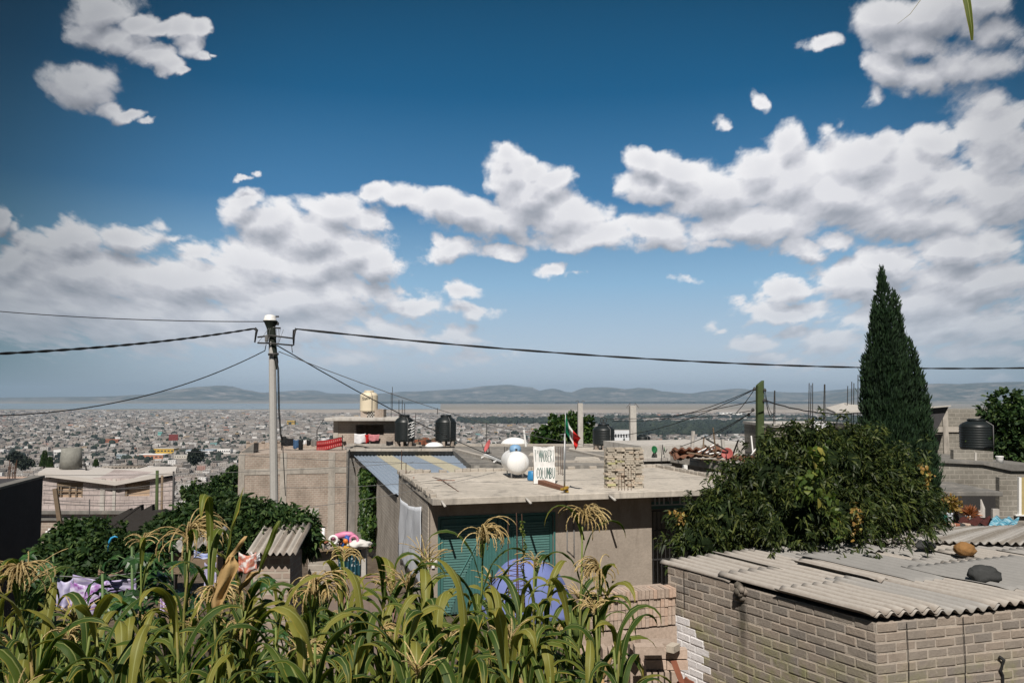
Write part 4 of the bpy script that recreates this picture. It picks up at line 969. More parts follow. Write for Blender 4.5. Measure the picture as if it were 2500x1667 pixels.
# bare posts
for (px, yt, w, yb_, lab) in ((1417, 984, 12, 1090, 'thin bare concrete post left of the valve wheel tank'), (1545.5, 990, 15, 1090, 'thick bare concrete post right of the valve wheel tank')):
    p = G(px, yb_, ZR); t_ = P(px, yt, p.y); wd = w / F * p.y
    po = empty('concrete_post', p, lab, 'post')
    m = MB(); m.box((p.x, p.y, (p.z + t_.z) / 2), (wd, wd, t_.z - p.z), RZ * .3); m.build('shaft', M['conc_light'], po, bevel=.01)
    m = MB()
    for s in (-1, 1): m.tube([Vector((p.x + s * wd * .3, p.y, t_.z - .05)), Vector((p.x + s * wd * .4, p.y, t_.z + .18)), Vector((p.x + s * wd * 1.0, p.y, t_.z + .10 - .25 * (w > 13))), ], .014, 5)
    m.build('bent_rebar', M['rust'], po)
m = MB(); p = G(1284, 1090, ZR); t_ = P(1279, 1049, p.y); m.tube([p, Vector((t_.x, p.y, t_.z))], .07, 8); m.build('vent_pipe', M['white'], label='white vent pipe beside the large dome skylight', cat='pipe')
# antennas and rebars along the rear roofs
for k, (px, y0, y1, lab) in enumerate([(955, 1018, 958, 'thin antenna mast right of the cream tank'), (974, 1020, 976, 'first rebar rising behind the black tank'), (982, 1020, 976, 'second rebar rising behind the black tank'), (988, 1018, 985, 'third rebar rising behind the black tank'),
      (1011, 1088, 1008, 'leaning bar on the right of first black tank'), (1188, 1140, 1031, 'tall thin mast holding the pink dish'), (1068, 1012, 996, 'short antenna rod on second black tank'), (958, 944, 1000, 'fine antenna rod above the rooftop room'), (1232, 1150, 1090, 'rebar rising behind the gas tank'), (1238, 1150, 1092, 'second rebar rising behind the gas tank')]):
    Yq = 48 if k not in (0, 7) else Yh + 1; a, b = P(px, y0, Yq), P(px + (4 if k == 4 else 0), y1, Yq); rebar('rebar' if 'rebar' in lab else 'mast', [a, b], lab, .02, M['iron'], None, 'rebar' if 'rebar' in lab else 'mast')
def dish(px, py, rpx, Y, nrm, mat, label):
    c = P(px, py, Y); r = rpx / F * Y; q = Vector(nrm).normalized().to_track_quat('Z', 'Y').to_matrix()
    d = empty('satellite_dish', c, label, 'satellite dish')
    m = MB(); m.lathe([(max(.005, r * t), r * .25 * t * t - r * .25) for t in np.linspace(0, 1, 8)], c, 24, q, cap=False); m.build('reflector', mat, d, smooth=True, solid=.01)
    m = MB(); n_ = Vector(nrm).normalized(); m.tube([c + q @ Vector((0, -r, 0)), c + n_ * r * .9], .018, 5); m.tube([c - n_ * r * .3, c - n_ * r * .5 - Vector((0, 0, r * 1.6))], .025, 5); m.build('arm', M['iron'], d)
    return d
pk = m_plain('faded_red_metal', (.55, .14, .14), .6, .1, 4, 0, .3)
dish(1189, 1088, 16, 47.5, (-.88, -.30, .42), pk, 'pink satellite dish seen nearly edge on above the blue roof')
dish(1775, 1106, 14, 34, (-.45, -.8, .35), m_plain('dull_red_metal', (.36, .09, .08), .6, .15, 4, 0, .3), 'dull red satellite dish by the pile of brown sheets')
# junk beside tanks
jm = cl('junk', (.13, .10, .07), .5); JP = {}
for k in range(26):
    px = random.uniform(1012, 1062); py = random.uniform(1078, 1092); p = G(px, py, ZR); m = MB(); m.box(p + Vector((0, 0, .12 + random.random() * .2)), (random.uniform(.2, .5), random.uniform(.1, .3), random.uniform(.08, .3)), random.random() * 3)
    m.build('scrap_piece', [jm, M['terra'], M['wood'], M['iron']][k % 4], label='scrap piece in the heap between the two black tanks', cat='scrap', group='scrap between the black tanks', bevel=.01)
# loose stones and hoses on the roof
m = MB(); pts = [G(px, py, ZR) + Vector((0, 0, .06)) for px, py in ((852, 1104), (856, 1095), (870, 1090), (885, 1092), (905, 1097), (960, 1095), (1060, 1094), (1110, 1093))]; m.tube(pts, .045, 6); 
m.tube([pts[0], Vector((pts[0].x, pts[0].y - .2, -8))], .045, 6); m.build('black_hose', M['wire'], smooth=True, label='black hose running along the rear roof and down the corner', cat='hose')
# ------------------------------------------------------------------ white block house on the left
YW = 38.0
def onY(px, py, Y=YW): return P(px, py, Y)
h = empty('white_block_house', onY(260, 1290), 'whitewashed block house with pale bent slab roof and two boarded windows', 'house')
zt = onY(260, 1166).z; zb = -9.5
xl, xr = onY(90, 1200).x, onY(421, 1200).x
def rect_wall(m, x0, x1, z0, z1, y, th, holes):
    xs = sorted({x0, x1, *[a for hh in holes for a in hh[:2]]}); 
    for a, b in zip(xs, xs[1:]):
        hz = sorted([(hh[2], hh[3]) for hh in holes if hh[0] <= a + 1e-6 and hh[1] >= b - 1e-6]); z = z0
        for c, d in hz:
            m.box(((a + b) / 2, y + th / 2, (z + c) / 2), (b - a, th, c - z)); z = d
        m.box(((a + b) / 2, y + th / 2, (z + z1) / 2), (b - a, th, z1 - z))
w1 = (onY(139, 1180).x, onY(203, 1180).x, onY(150, 1214).z, onY(150, 1177).z); w2 = (onY(306, 1180).x, onY(366, 1180).x, onY(330, 1211).z, onY(330, 1175).z)
m = MB(); rect_wall(m, xl, xr, zb, zt - .02, YW, .25, [w1, w2]); m.build('front_wall', M['brick_white'], h)
m = MB(); m.prism([(xl + .3, YW + .251), (xr - .02, YW + .251), (xr - 2.9, YW + 6), (xl - 1, YW + 6)], zb, zt - .05); m.build('side_wall', M['brick_white'], h)
m = MB()
for a, b in ((246, 257), (276, 283)): m.box(((onY(a, 1200).x + onY(b, 1200).x) / 2, YW - .02, (zb + zt) / 2), (onY(b, 1200).x - onY(a, 1200).x, .06, zt - zb - .1))
m.build('concrete_column', M['conc_light'], h)
fr_ = [P(93, 1152, 37.8), P(281, 1176, 37.7), P(429, 1149, 37.8)]; bk_ = [P(112, 1141, 44), P(281, 1140.5, 44), P(432, 1138, 44)]; Rz = bk_[1].z
m = MB(); T_ = Vector((0, 0, -.17))
for k in (0, 1): m.hexa([fr_[k] + T_, fr_[k + 1] + T_, bk_[k + 1] + T_, bk_[k] + T_, fr_[k], fr_[k + 1], bk_[k + 1], bk_[k]])
m.build('roof', m_plain('pale_slab', (.50, .47, .44), .95, .08, 3, .1, .1), h)
bd = m_plain('board_panel', (.42, .31, .22), .9, .2, 7, .1, .1)
for k, w in enumerate((w1, w2)):
    m = MB(); m.box(((w[0] + w[1]) / 2, YW + .16, (w[2] + w[3]) / 2), (w[1] - w[0], .04, w[3] - w[2])); wn = m.build('window_board', bd, h)
    m = MB(); f = .09
    m.box(((w[0] + w[1]) / 2, YW + .08, w[3] - f), (w[1] - w[0], .1, f * 2)); m.box((w[0] + f / 2, YW + .08, (w[2] + w[3]) / 2), (f, .12, w[3] - w[2]))
    if k == 0:
        for t in (.14, .47, .72, .96): m.box((w[0] + (w[1] - w[0]) * t, YW + .09, (w[2] + w[3]) / 2), (.07, .1, w[3] - w[2] - .02))
        m.box(((w[0] + w[1]) / 2, YW + .1, (w[2] + w[3]) / 2 - .1), (w[1] - w[0], .06, .05))
    m.build('frame', M['wood'], wn)
m = MB(); zl = onY(200, 1249).z
m.box(((xl + onY(320, 1200).x) / 2, YW - .12, zl), (onY(320, 1200).x - xl, .3, .14)); m.box(((xl + onY(255, 1200).x) / 2, YW - .1, zl - .32), (onY(255, 1200).x - xl, .3, .10)); m.build('ledge', M['conc_dark'], h)
m = MB(); m.box(((xl + onY(300, 1).x) / 2, YW + .05, (zl - .4 + zb) / 2), (onY(300, 1).x - xl, .42, zl - .4 - zb)); m.build('lower_wall', M['brick_pink'], h)
# big open concrete tank behind it
cb_ = P(173, 1143, 41); r = 24 / F * 41; ht = P(173, 1093, 41).z - cb_.z
t = empty('concrete_tank', cb_, 'grey round cement water tank on the whitewashed house roof', 'water tank')
m = MB(); m.lathe([(r * 1.04, 0), (r * 1.0, ht * .5), (r * .90, ht), (r * .84, ht), (r * .86, ht * .7)], cb_, 36); m.build('shell', m_plain('tank_cement', (.22, .22, .20), .9, .35, 4, .2, .1, stain=(.36, .35, .32)), t, smooth=True)
m = MB(); m.tube([cb_ + Vector((r, -.1, .1)), cb_ + Vector((r + .28, -.1, .25)), cb_ + Vector((r + .34, -.1, -.1))], .04, 6); m.tube([cb_ + Vector((r, -.1, .5)), cb_ + Vector((r + .2, -.1, .45)), cb_ + Vector((r + .22, -.1, .15))], .03, 6); m.build('pipe', M['iron'], t, smooth=True)
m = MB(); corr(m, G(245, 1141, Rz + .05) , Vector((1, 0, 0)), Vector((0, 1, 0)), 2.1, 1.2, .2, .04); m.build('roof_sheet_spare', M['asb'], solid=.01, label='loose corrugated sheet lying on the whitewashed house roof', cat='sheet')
# posts and wires in front of it
for (px, y0, y1, w, Y, mat, lab) in ((384, 1148, 1262, 8, 30, 'wood_green', 'dark timber post before the right end of whitewashed house'), (396, 1160, 1245, 6, 33, 'wood', 'thin bent timber post beside the dark post'), (424, 1150, 1230, 5, 36, 'iron', 'dark corner post at whitewashed house right edge'), (219, 1218, 1250, 2.5, 35, 'iron', 'short iron stake on the ledge of whitewashed house')):
    a, b = P(px, y0, Y), P(px, y1, Y); b = Vector((a.x, Y, b.z - 2)); m = MB(); rr = w / 2 / F * Y; m.tube([b, (a + b) / 2 + Vector((.03, 0, 0)), a], [rr * 1.1, rr, rr * .9], 7); m.build('timber_post', M[mat], label=lab, cat='post', smooth=True)
a, b = P(134, 1192, 24), P(148, 1290, 24); m = MB(); m.tube([b, a], .07, 6); m.build('fence_post', M['wood'], label='leaning weathered fence post by the dark block wall', cat='post')
for k, (ya, yb_) in enumerate(((1184, 1186), (1196, 1176), (1204, 1196), (1219, 1220), (1227, 1226))):
    a, b = P(106, ya, 27), P(424, yb_, 31); m = MB(); pts = [a.lerp(b, t / 10) + Vector((0, 0, -.12 * math.sin(PI * t / 10))) for t in range(11)]; m.tube(pts, .010, 4); m.build('fence_wire', M['wire_grey'], label='thin fence wire strung before the whitewashed house', cat='wire', group='fence wires before the whitewashed house')
# stepped wall below it, its shade put into the dark colour
prof = [(240, 1282), (316, 1241), (318, 1246), (344, 1232), (345, 1246), (371, 1232), (372, 1246), (432, 1246)]
m = MB(); Yd = 26.0
top = [P(a, b, Yd) for a, b in prof]; vs = [(p.x, Yd, p.z) for p in top] + [(p.x, Yd, -9) for p in top]; n = len(top)
vs += [(x, y + .2, z) for x, y, z in vs]
fs = [(i + 1, i, n + i, n + i + 1) for i in range(n - 1)] + [(2 * n + i, 2 * n + i + 1, 3 * n + i + 1, 3 * n + i) for i in range(n - 1)] + [(i, i + 1, 2 * n + i + 1, 2 * n + i) for i in range(n - 1)] + [(0, 2 * n, 3 * n, n), (n - 1, 2 * n - 1, 4 * n - 1, 3 * n - 1)]
m.add(vs, fs); m.build('stepped_wall', m_plain('shaded_wall', (.045, .042, .040), .95, .2, 6, .2, .1), label='dark shaded stepped wall running below the whitewashed house', cat='wall')
# dark shaded block wall at the far left, its top capped
a, b = G(105, 1166, -1.75), G(-80, 1216, -1.75)
m = MB(); d = (b - a).normalized(); nn = Vector((d.y, -d.x, 0)); nn = nn if nn.x < 0 else -nn
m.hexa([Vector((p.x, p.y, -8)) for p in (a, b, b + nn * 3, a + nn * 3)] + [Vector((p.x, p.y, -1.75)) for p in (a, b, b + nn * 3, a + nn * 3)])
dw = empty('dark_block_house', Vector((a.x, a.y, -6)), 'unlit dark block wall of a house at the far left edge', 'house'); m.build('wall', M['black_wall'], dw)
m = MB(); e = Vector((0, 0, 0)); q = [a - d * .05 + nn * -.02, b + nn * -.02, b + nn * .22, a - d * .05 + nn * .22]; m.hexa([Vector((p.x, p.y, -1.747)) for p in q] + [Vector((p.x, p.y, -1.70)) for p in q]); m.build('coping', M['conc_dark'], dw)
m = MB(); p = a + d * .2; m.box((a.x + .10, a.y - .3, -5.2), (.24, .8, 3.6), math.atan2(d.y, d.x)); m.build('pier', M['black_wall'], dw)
# pink roof with rebars beyond it
q = [G(-60, 1190, -2.6), G(100, 1178, -2.6), G(95, 1163, -2.6), G(-60, 1163, -2.6)]
m = MB(); m.prism([(p.x, p.y) for p in q], -8, -2.6); m.build('pink_roof_house', m_plain('pink_roof_cement', (.44, .33, .27), .95, .15, 4, .1, .1), label='low house with bare pinkish roof behind the dark block wall', cat='house')
for k in range(6):
    p = G(18 + k * 3 + (k > 2) * 3, 1184, -2.6); rebar('rebar', [p, p + Vector((random.uniform(-.05, .05), 0, .55 + .1 * (k % 3)))], 'thin rebar standing on the pinkish roof', .012, None, 'rebars on the pinkish roof')

# ------------------------------------------------------------------ right neighbour: open slab and rear wall
h = empty('open_shelter', L(14, 8, -7), 'flat slab shelter with dark open side and pale posts right of garage roof', 'shelter')
q0, q1 = G(1636, 1117, -2.9), G(1813, 1143, -2.9); dq = (q0 - q1).normalized(); a0 = q1 - dq * 5.0
quad = [a0, a0 + U * 8, q0 + U * 8, q0]
m = MB(); m.prism([(p.x, p.y) for p in quad], -3.12, -2.9); m.build('roof', M['conc'], h, bevel=.02)
m = MB(); 
for t in range(12): p = a0.lerp(q0, (t + .5) / 12); m.box((p.x + .12, p.y, -2.84), (.22, 1.0, .10 + .02 * (t % 3)), math.atan2(dq.y, dq.x) - PI / 2)
m.build('edge_bricks', M['brick_side'], h)
for px in (1660, 1790):
    p = G(px, 1123, -2.9) + U * .25; m = MB(); m.box((p.x, p.y, -4.6), (.20, .20, 2.95)); m.build('post', M['white'] if px == 1660 else M['conc_dark'], h)
p0_, p1_ = L(10.7, 9, 0), L(14.5, 16, 0)
m = MB(); lbox(m, 14.6, 22, 15.5, 15.7, -7, -3.13); lbox(m, 17.5, 17.7, 2, 15.4, -7, -3.13); m.build('inner_wall', M['conc_dark'], h)
h = empty('rear_wall_house', L(14, 18, -8), 'pale rendered rear house wall seen between roof brick stack and brown sheets', 'house')
vr = uvof(G(1600, 1116, -3.0))[1]
zt = onv(1650, 1087, vr).z; ua_, ub_ = uvof(onv(1565, 1100, vr))[0], uvof(onv(1860, 1100, vr))[0]
m = MB(); lbox(m, ua_, ub_, vr, vr + 5, -9, zt); m.build('wall', M['conc_light'], h)
m = MB(); lbox(m, ua_ - .1, ub_, vr - .5, vr - .01, -3.15, -3.0); m.build('ledge', M['conc_light'], h)
gp = m_plain('green_enamel', (.02, .16, .06), .5, .1, 4, 0, .4)
dish(1598, 1097, 9, 40, (.5, -.85, .2), gp, 'small green dish mounted on the pale rear wall'); dish(1623, 1097, 7, 40, (.97, -.15, .2), gp, 'small green dish seen edge on beside the other green dish')
rebar('mast', [P(1614, 1130, 39), P(1618, 1085, 39)], 'thin mast between the two green dishes', .02, M['iron'], None, 'mast')
m = MB(); c = G(1566, 1128, -2.8); m.lathe([(.09, 0), (.10, .1), (.09, .3), (.05, .36), (.02, .38)], c, 14); m.build('gas_bottle', M['white'], smooth=True, label='small white bottle with pink top behind the roof brick stack', cat='bottle')
# heap of brown corrugated sheets
for k, (px, py, w, ln, rz, rx, ry) in enumerate([(1652, 1110, 2.0, .8, .25, .05, .02), (1655, 1106, 1.9, .8, .2, .04, -.02), (1658, 1101, 1.9, .8, .22, .03, .03), (1660, 1097, 1.7, .8, .18, 0, 0), (1650, 1122, 2.1, .7, .02, .25, -.22), (1656, 1119, 2.0, .7, .05, .22, -.20), (1740, 1112, 1.5, .7, -.3, .1, .1), (1775, 1116, 1.3, .7, -.2, .05, .05)]):
    p = P(px, py, 35.5 - k * .15); m = MB(); corr(m, p, Vector((math.cos(rz), math.sin(rz), -ry)), Vector((-math.sin(rz), math.cos(rz), rx)), w, ln, .34, .05, 6, 4, sag=.12)
    m.build('brown_sheet', M['brown_sheet'], solid=.03, label='brown corrugated sheet in the heap on the open shelter roof', cat='sheet', group='brown sheets heaped on the shelter roof')
for k in range(16):
    px = random.uniform(1690, 1850); a = P(px, random.uniform(1100, 1122), 34); d_ = Vector((random.uniform(-1, 1), random.uniform(-.3, .3), random.uniform(-.1, .9))).normalized() * random.uniform(.5, 1.4)
    m = MB(); m.tube([a, a + d_], .035, 5); m.build('timber_offcut', [M['wood'], M['iron'], M['white']][k % 3], label='loose timber scrap on the open shelter roof', cat='timber', group='timber scraps on the shelter roof')
for px, y0, y1, sl_ in ((1689, 1085, 1052, 4), (1768, 1100, 1072, -4), (1810, 1100, 1082, -8)):
    m = MB(); m.tube([P(px, y0 + 14, 36), P(px + sl_, y1, 36)], .09, 5); m.build('whitewashed_post', M['conc_light'], label='pale stump post leaning over the shelter roof', cat='post', group='pale stump posts on the shelter')

# ------------------------------------------------------------------ timber pole on the right
def strand(name, a, b, sag, r, mat, label, wob=0., n=24, cat='cable', group=None):
    pts = []
    for i in range(n + 1):
        t = i / n; q = a.lerp(b, t); q = q - Vector((0, 0, sag * 4 * t * (1 - t)))
        if wob: q += Vector((0, 0, wob * math.sin(i * 2.1)))
        pts.append(q)
    m = MB(); m.tube(pts, r, 5)
    return m.build(name, mat, smooth=True, label=label, cat=cat, group=group)
Yg = 27.0
tp = empty('timber_pole', P(1850, 1250, Yg), 'green stained square timber pole with slanted top', 'utility pole')
a, b = P(1849, 1105, Yg), P(1855, 932, Yg); w = 18 / F * Yg
m = MB(); lo = Vector((a.x, Yg, -6)); m.hexa([lo + Vector((-w / 2, -w / 2, 0)), lo + Vector((w / 2, -w / 2, 0)), lo + Vector((w / 2, w / 2, 0)), lo + Vector((-w / 2, w / 2, 0)), b + Vector((-w * .44, -w / 2, -.12)), b + Vector((w * .44, -w / 2, .06)), b + Vector((w * .44, w / 2, .06)), b + Vector((-w * .44, w / 2, -.12))]); m.build('shaft', M['wood_green'], tp, bevel=.02)
for (px, py) in ((1842, 949), (1867, 952), (1838, 1000), (1828, 1012), (1866, 977)):
    m = MB(); c = P(px, py, Yg - .15); m.lathe([(.03, -.06), (.06, -.03), (.05, .02), (.02, .06)], c, 8); m.build('insulator', M['iron'], tp)
wd = [((1842, 949), (1490, 1026), Yg + 9, .8), ((1842, 950), (1480, 1065), Yg + 9, .7), ((1845, 978), (1482, 1022), Yg + 14, .4), ((1842, 1001), (1600, 1023), Yg + 14, .2), ((1836, 1005), (1660, 1090), Yg + 4, .2), ((1842, 950), (1795, 1010), Yg + 4, .1), ((1838, 1003), (1745, 1060), Yg + 6, .1)]
for k, (p, q, Y2, sg) in enumerate(wd): strand('service_wire', P(*p, Yg), P(*q, Y2), sg * .5, .014, M['wire'], 'thin service wire fanning left from the timber pole', group='wires fanning from the timber pole', cat='wire')
strand('twisted_wire', P(1866, 977, Yg), P(2140, 1003, Yg + 2), .25, .022, M['wire'], 'dark twisted wire running right from the timber pole to the cypress', .01, cat='wire')
for (q) in ((1868, 952, 1884, 1010), (1868, 956, 1893, 1003), (1866, 958, 1888, 1014)): strand('slack_wire', P(q[0], q[1], Yg), P(q[2], q[3], Yg), .35, .009, M['wire'], 'slack loose wire hanging right of the timber pole', cat='wire', group='slack wires on the timber pole')

# ------------------------------------------------------------------ concrete utility pole and its cables
Yp = 22.0
up = empty('utility_pole', P(673, 1380, Yp), 'tall tapered concrete utility pole with dark top and white lamp hood', 'utility pole')
a, b = P(672, 1420, Yp), P(664, 790, Yp); a = Vector((a.x + .05, Yp, -6.6))
m = MB(); n = 14; pts = [a.lerp(b, t / n) for t in range(n + 1)]; m.tube(pts, [(.122 - .030 * t / n) for t in range(n + 1)], 10); m.build('shaft', M['pole'], up)
dk = m_plain('dark_sheath', (.020, .026, .020), .8, .3, 12, .3, .2)
m = MB(); c0, c1 = P(669, 893, Yp), P(664, 800, Yp); m.tube([c0 + Vector((.07, 0, -.1)), c0 + Vector((.06, 0, .1)), c0.lerp(c1, .3) + Vector((.03, 0, 0)), c0.lerp(c1, .5), c1], [.03, .06, .08, .098, .10], 10); m.build('cable_sheath', dk, up)
ca = P(661, 786, Yp); m = MB()
m.lathe([(.09, -.40), (.10, -.22), (.13, -.14), (.185, -.02), (.20, .0)], ca + Vector((0, 0, .02)), 14, cap=True); m.build('lamp_housing', dk, up)
m = MB(); m.lathe([(.190, .01), (.165, .04), (.15, .12), (.13, .155), (.07, .175), (.01, .18)], ca + Vector((-.02, 0, .02)), 20, cap=False); m.build('lamp_hood', M['white_metal'], up, smooth=True, solid=.01)
m = MB(); m.box(ca + Vector((.18, 0, .15)), (.08, .05, .04)); m.box(ca + Vector((.18, 0, -.05)), (.08, .07, .08)); m.build('photocell', M['iron'], up)
m = MB()
for (l0, l1, l2) in (((629, 823), (662, 819), (716, 826)), ((629, 837), (662, 838), (716, 843))): m.tube([P(*l0, Yp - .1), P(*l1, Yp - .15), P(*l2, Yp - .1)], .024, 6)
m.tube([P(655, 865, Yp - .15), P(680, 864, Yp - .15)], .035, 6); m.tube([P(670, 800, Yp - .15), P(685, 801, Yp - .15)], .025, 6); m.build('crossarm', M['iron'], up, smooth=True)
m = MB(); m.tube([P(622, 802, Yp), P(627, 806, Yp), P(625, 816, Yp), P(622, 836, Yp)], [.05, .04, .03, .02], 6); m.tube([P(717, 843, Yp), P(717, 822, Yp), P(719, 806, Yp), P(723, 803, Yp)], [.02, .035, .05, .05], 6); m.tube([P(712, 843, Yp), P(714, 861, Yp)], .01, 5); m.build('insulator', M['wire'], up, smooth=True)
m = MB()
for dx in (0, 2.5): m.tube([P(672 + dx, 875, Yp - .15), P(678 + dx, 900, Yp - .2), P(680 + dx, 1000, Yp - .2), P(684 + dx, 1060, Yp - .2), P(690 + dx, 1080, Yp - .1)], .013, 5)
m.tube([P(690, 1080, Yp - .1), P(697, 1210, Yp - .1)], .013, 5); m.box(P(694, 1073, Yp - .1), (.09, .08, .17)); m.build('down_lead', M['wire'], up)
for k, (x0, y0, x1, y1) in enumerate(((660, 800, 655, 828), (657, 800, 630, 836), (680, 803, 678, 840), (684, 803, 680, 842), (692, 804, 680, 838), (676, 802, 674, 830))): strand('tie_wire', P(x0, y0, Yp - .1), P(x1, y1, Yp - .1), .01, .006, M['wire_grey'], 'thin tie wire at the top of concrete utility pole', n=4, cat='wire', group='tie wires on the utility pole')
c = P(651, 826, Yp - .2); m = MB(); m.lathe([(.035, -.10), (.05, -.06), (.05, .08), (.02, .10)], c, 8); m.build('splice_can', M['wire_grey'], up)
def twist(name, a, b, sag, label, r=.030):
    m = MB(); n = 90
    for ph in (0, PI):
        pts = []
        for i in range(n + 1):
            t = i / n; q = a.lerp(b, t) - Vector((0, 0, sag * 4 * t * (1 - t))); w = t * 60 + ph; pts.append(q + Vector((0, math.cos(w), math.sin(w))) * r * .8)
        m.tube(pts, r, 5)
    return m.build(name, M['wire'], smooth=True, label=label, cat='cable')
twist('power_cable', P(723, 803, Yp), P(2700, 893, 29), .46, 'thick twisted black power cable running right from pole behind the cypress', .019)
twist('power_cable', P(622, 802, Yp), P(-60, 866, 15), .10, 'thick twisted black power cable running left from the pole', .017)
strand('overhead_wire', P(645, 785, Yp), P(-60, 755, 24), .10, .013, M['wire'], 'single thin upper wire running left from pole top', cat='wire')
strand('overhead_wire', P(650, 841, Yp), P(647, 856, Yp), -.02, .012, M['wire'], 'short looped wire end left of the pole', n=6, cat='wire')
strand('overhead_wire', P(647, 856, Yp), P(-60, 1015, 17), .45, .014, M['wire'], 'sagging lower wire running down left from the pole', cat='wire')
strand('overhead_wire', P(676, 843, Yp), P(1700, 1160, 60), 2.2, .017, M['wire'], 'dark sagging service wire running right down past the cream tank', cat='wire')
strand('overhead_wire', P(680, 858, Yp), P(1700, 1078, 60), 1.4, .012, M['wire_grey'], 'pale thin service wire running right above the dark service wire', cat='wire')
for k, (p, q, Y2) in enumerate((((105, 1160), (1010, 1128), 30), ((580, 1110), (1240, 1128), 34), ((690, 1245), (1210, 1152), 26), ((690, 1190), (1150, 1160), 27), ((430, 1100), (690, 1090), 30))): strand('slack_service_wire', P(*p, 24), P(*q, Y2), .12, .008, M['wire_grey'], 'faint thin wire crossing before the brick building', cat='wire', group='faint wires across the mid ground')

# ------------------------------------------------------------------ rebar masts, wall and washing behind the cypress
h = empty('brick_parapet_house', P(1950, 1100, 33), 'brick house top with pale coping and white laundry left of the cypress', 'house')
a, b = P(1886, 1042, 33), P(2100, 1040, 33); m = MB(); m.box(((a.x + b.x) / 2, 35, (a.z - 8) / 2), (b.x - a.x, 4, abs(-8 - a.z))); m.build('wall', M['brick_grey'], h)
m = MB(); m.box(((a.x + b.x) / 2, 34.95, a.z + .06), (b.x - a.x + .1, 4.2, .12)); m.build('coping', M['conc_light'], h)
hung('white_laundry', 1987, 2011, 1027, 1052, WH, 'white cloth pegged left of the cypress above the peach tree', Y=32.5, cat='cloth'); hung('grey_laundry', 2011, 2036, 1032, 1056, cl('pale_grey_cloth', (.50, .52, .56)), 'pale grey cloth pegged next to the white cloth by the cypress', Y=32.5, cat='cloth')
hung('dark_jacket', 1981, 1988, 1026, 1046, K, 'narrow black garment left of the white pegged cloth', Y=32.6, cat='garment')
for px, y1 in ((1889, 953), (1893, 953), (1975, 935), (1979, 940), (1985, 935), (2011, 938), (2015, 938), (2069, 942), (2079, 932), (2084, 935), (2095, 915), (2101, 937)):
    rebar('rebar', [P(px - 1, 1045, 33), P(px + random.uniform(-1, 2), y1, 33)], 'tall bare rebar rising above the brick wall left of the cypress', .018, M['iron'], 'tall rebars left of the cypress')
m = MB(); a, b = P(2040, 1010, 31), P(2140, 1003, 31); m.hexa([a, b, b + Vector((0, 3, .1)), a + Vector((.8, 3, .1)), a + Vector((0, 0, .07)), b + Vector((0, 0, .10)), b + Vector((0, 3, .3)), a + Vector((.8, 3, .2))]); m.build('sheet_roof', M['conc_light'], label='thin pale lean to roof edge touching the cypress left side', cat='roof panel')

# ------------------------------------------------------------------ shaded buildings at the right edge
Yr = 34.0
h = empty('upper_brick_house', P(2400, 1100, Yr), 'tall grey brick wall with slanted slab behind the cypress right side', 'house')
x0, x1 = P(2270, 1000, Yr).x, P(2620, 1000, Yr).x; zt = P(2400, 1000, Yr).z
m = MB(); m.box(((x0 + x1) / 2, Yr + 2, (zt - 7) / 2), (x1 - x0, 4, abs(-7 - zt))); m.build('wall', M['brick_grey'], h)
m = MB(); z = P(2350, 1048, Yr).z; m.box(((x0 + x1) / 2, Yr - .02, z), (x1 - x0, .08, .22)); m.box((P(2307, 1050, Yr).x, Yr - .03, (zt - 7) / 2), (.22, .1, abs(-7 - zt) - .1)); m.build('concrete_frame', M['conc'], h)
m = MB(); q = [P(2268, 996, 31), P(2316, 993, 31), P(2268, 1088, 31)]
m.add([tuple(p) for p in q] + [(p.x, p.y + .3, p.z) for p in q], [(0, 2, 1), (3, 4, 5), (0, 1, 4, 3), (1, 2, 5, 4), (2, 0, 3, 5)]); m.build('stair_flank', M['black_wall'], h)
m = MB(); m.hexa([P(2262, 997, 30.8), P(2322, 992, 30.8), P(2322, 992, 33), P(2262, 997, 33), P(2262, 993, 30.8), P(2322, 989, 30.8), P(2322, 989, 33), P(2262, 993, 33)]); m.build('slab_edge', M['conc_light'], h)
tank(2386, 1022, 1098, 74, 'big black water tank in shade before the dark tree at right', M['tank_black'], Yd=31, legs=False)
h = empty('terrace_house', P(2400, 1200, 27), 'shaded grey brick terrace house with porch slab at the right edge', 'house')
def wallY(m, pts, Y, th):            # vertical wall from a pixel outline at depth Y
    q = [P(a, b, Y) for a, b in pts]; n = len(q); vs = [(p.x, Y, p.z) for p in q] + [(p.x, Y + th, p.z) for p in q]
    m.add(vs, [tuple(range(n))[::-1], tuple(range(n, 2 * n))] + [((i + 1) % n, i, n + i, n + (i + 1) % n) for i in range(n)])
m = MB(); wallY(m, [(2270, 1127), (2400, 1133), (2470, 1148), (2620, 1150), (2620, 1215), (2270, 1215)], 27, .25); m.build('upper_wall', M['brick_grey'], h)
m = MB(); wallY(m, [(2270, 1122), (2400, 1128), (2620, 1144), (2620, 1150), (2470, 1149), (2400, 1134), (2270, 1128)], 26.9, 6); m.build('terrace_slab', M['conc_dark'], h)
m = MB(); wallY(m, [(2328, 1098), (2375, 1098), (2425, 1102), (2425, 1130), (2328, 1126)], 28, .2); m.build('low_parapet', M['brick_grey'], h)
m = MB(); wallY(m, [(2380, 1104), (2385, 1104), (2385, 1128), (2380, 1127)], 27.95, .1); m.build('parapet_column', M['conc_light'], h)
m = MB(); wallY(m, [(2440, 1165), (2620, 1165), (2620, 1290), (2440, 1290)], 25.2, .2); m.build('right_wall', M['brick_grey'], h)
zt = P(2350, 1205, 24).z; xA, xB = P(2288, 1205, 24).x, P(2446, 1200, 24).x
m = MB(); m.box(((xA + xB) / 2, 25.4, zt), (xB - xA, 2.9, .13)); m.build('porch_slab', M['conc_dark'], h, bevel=.01)
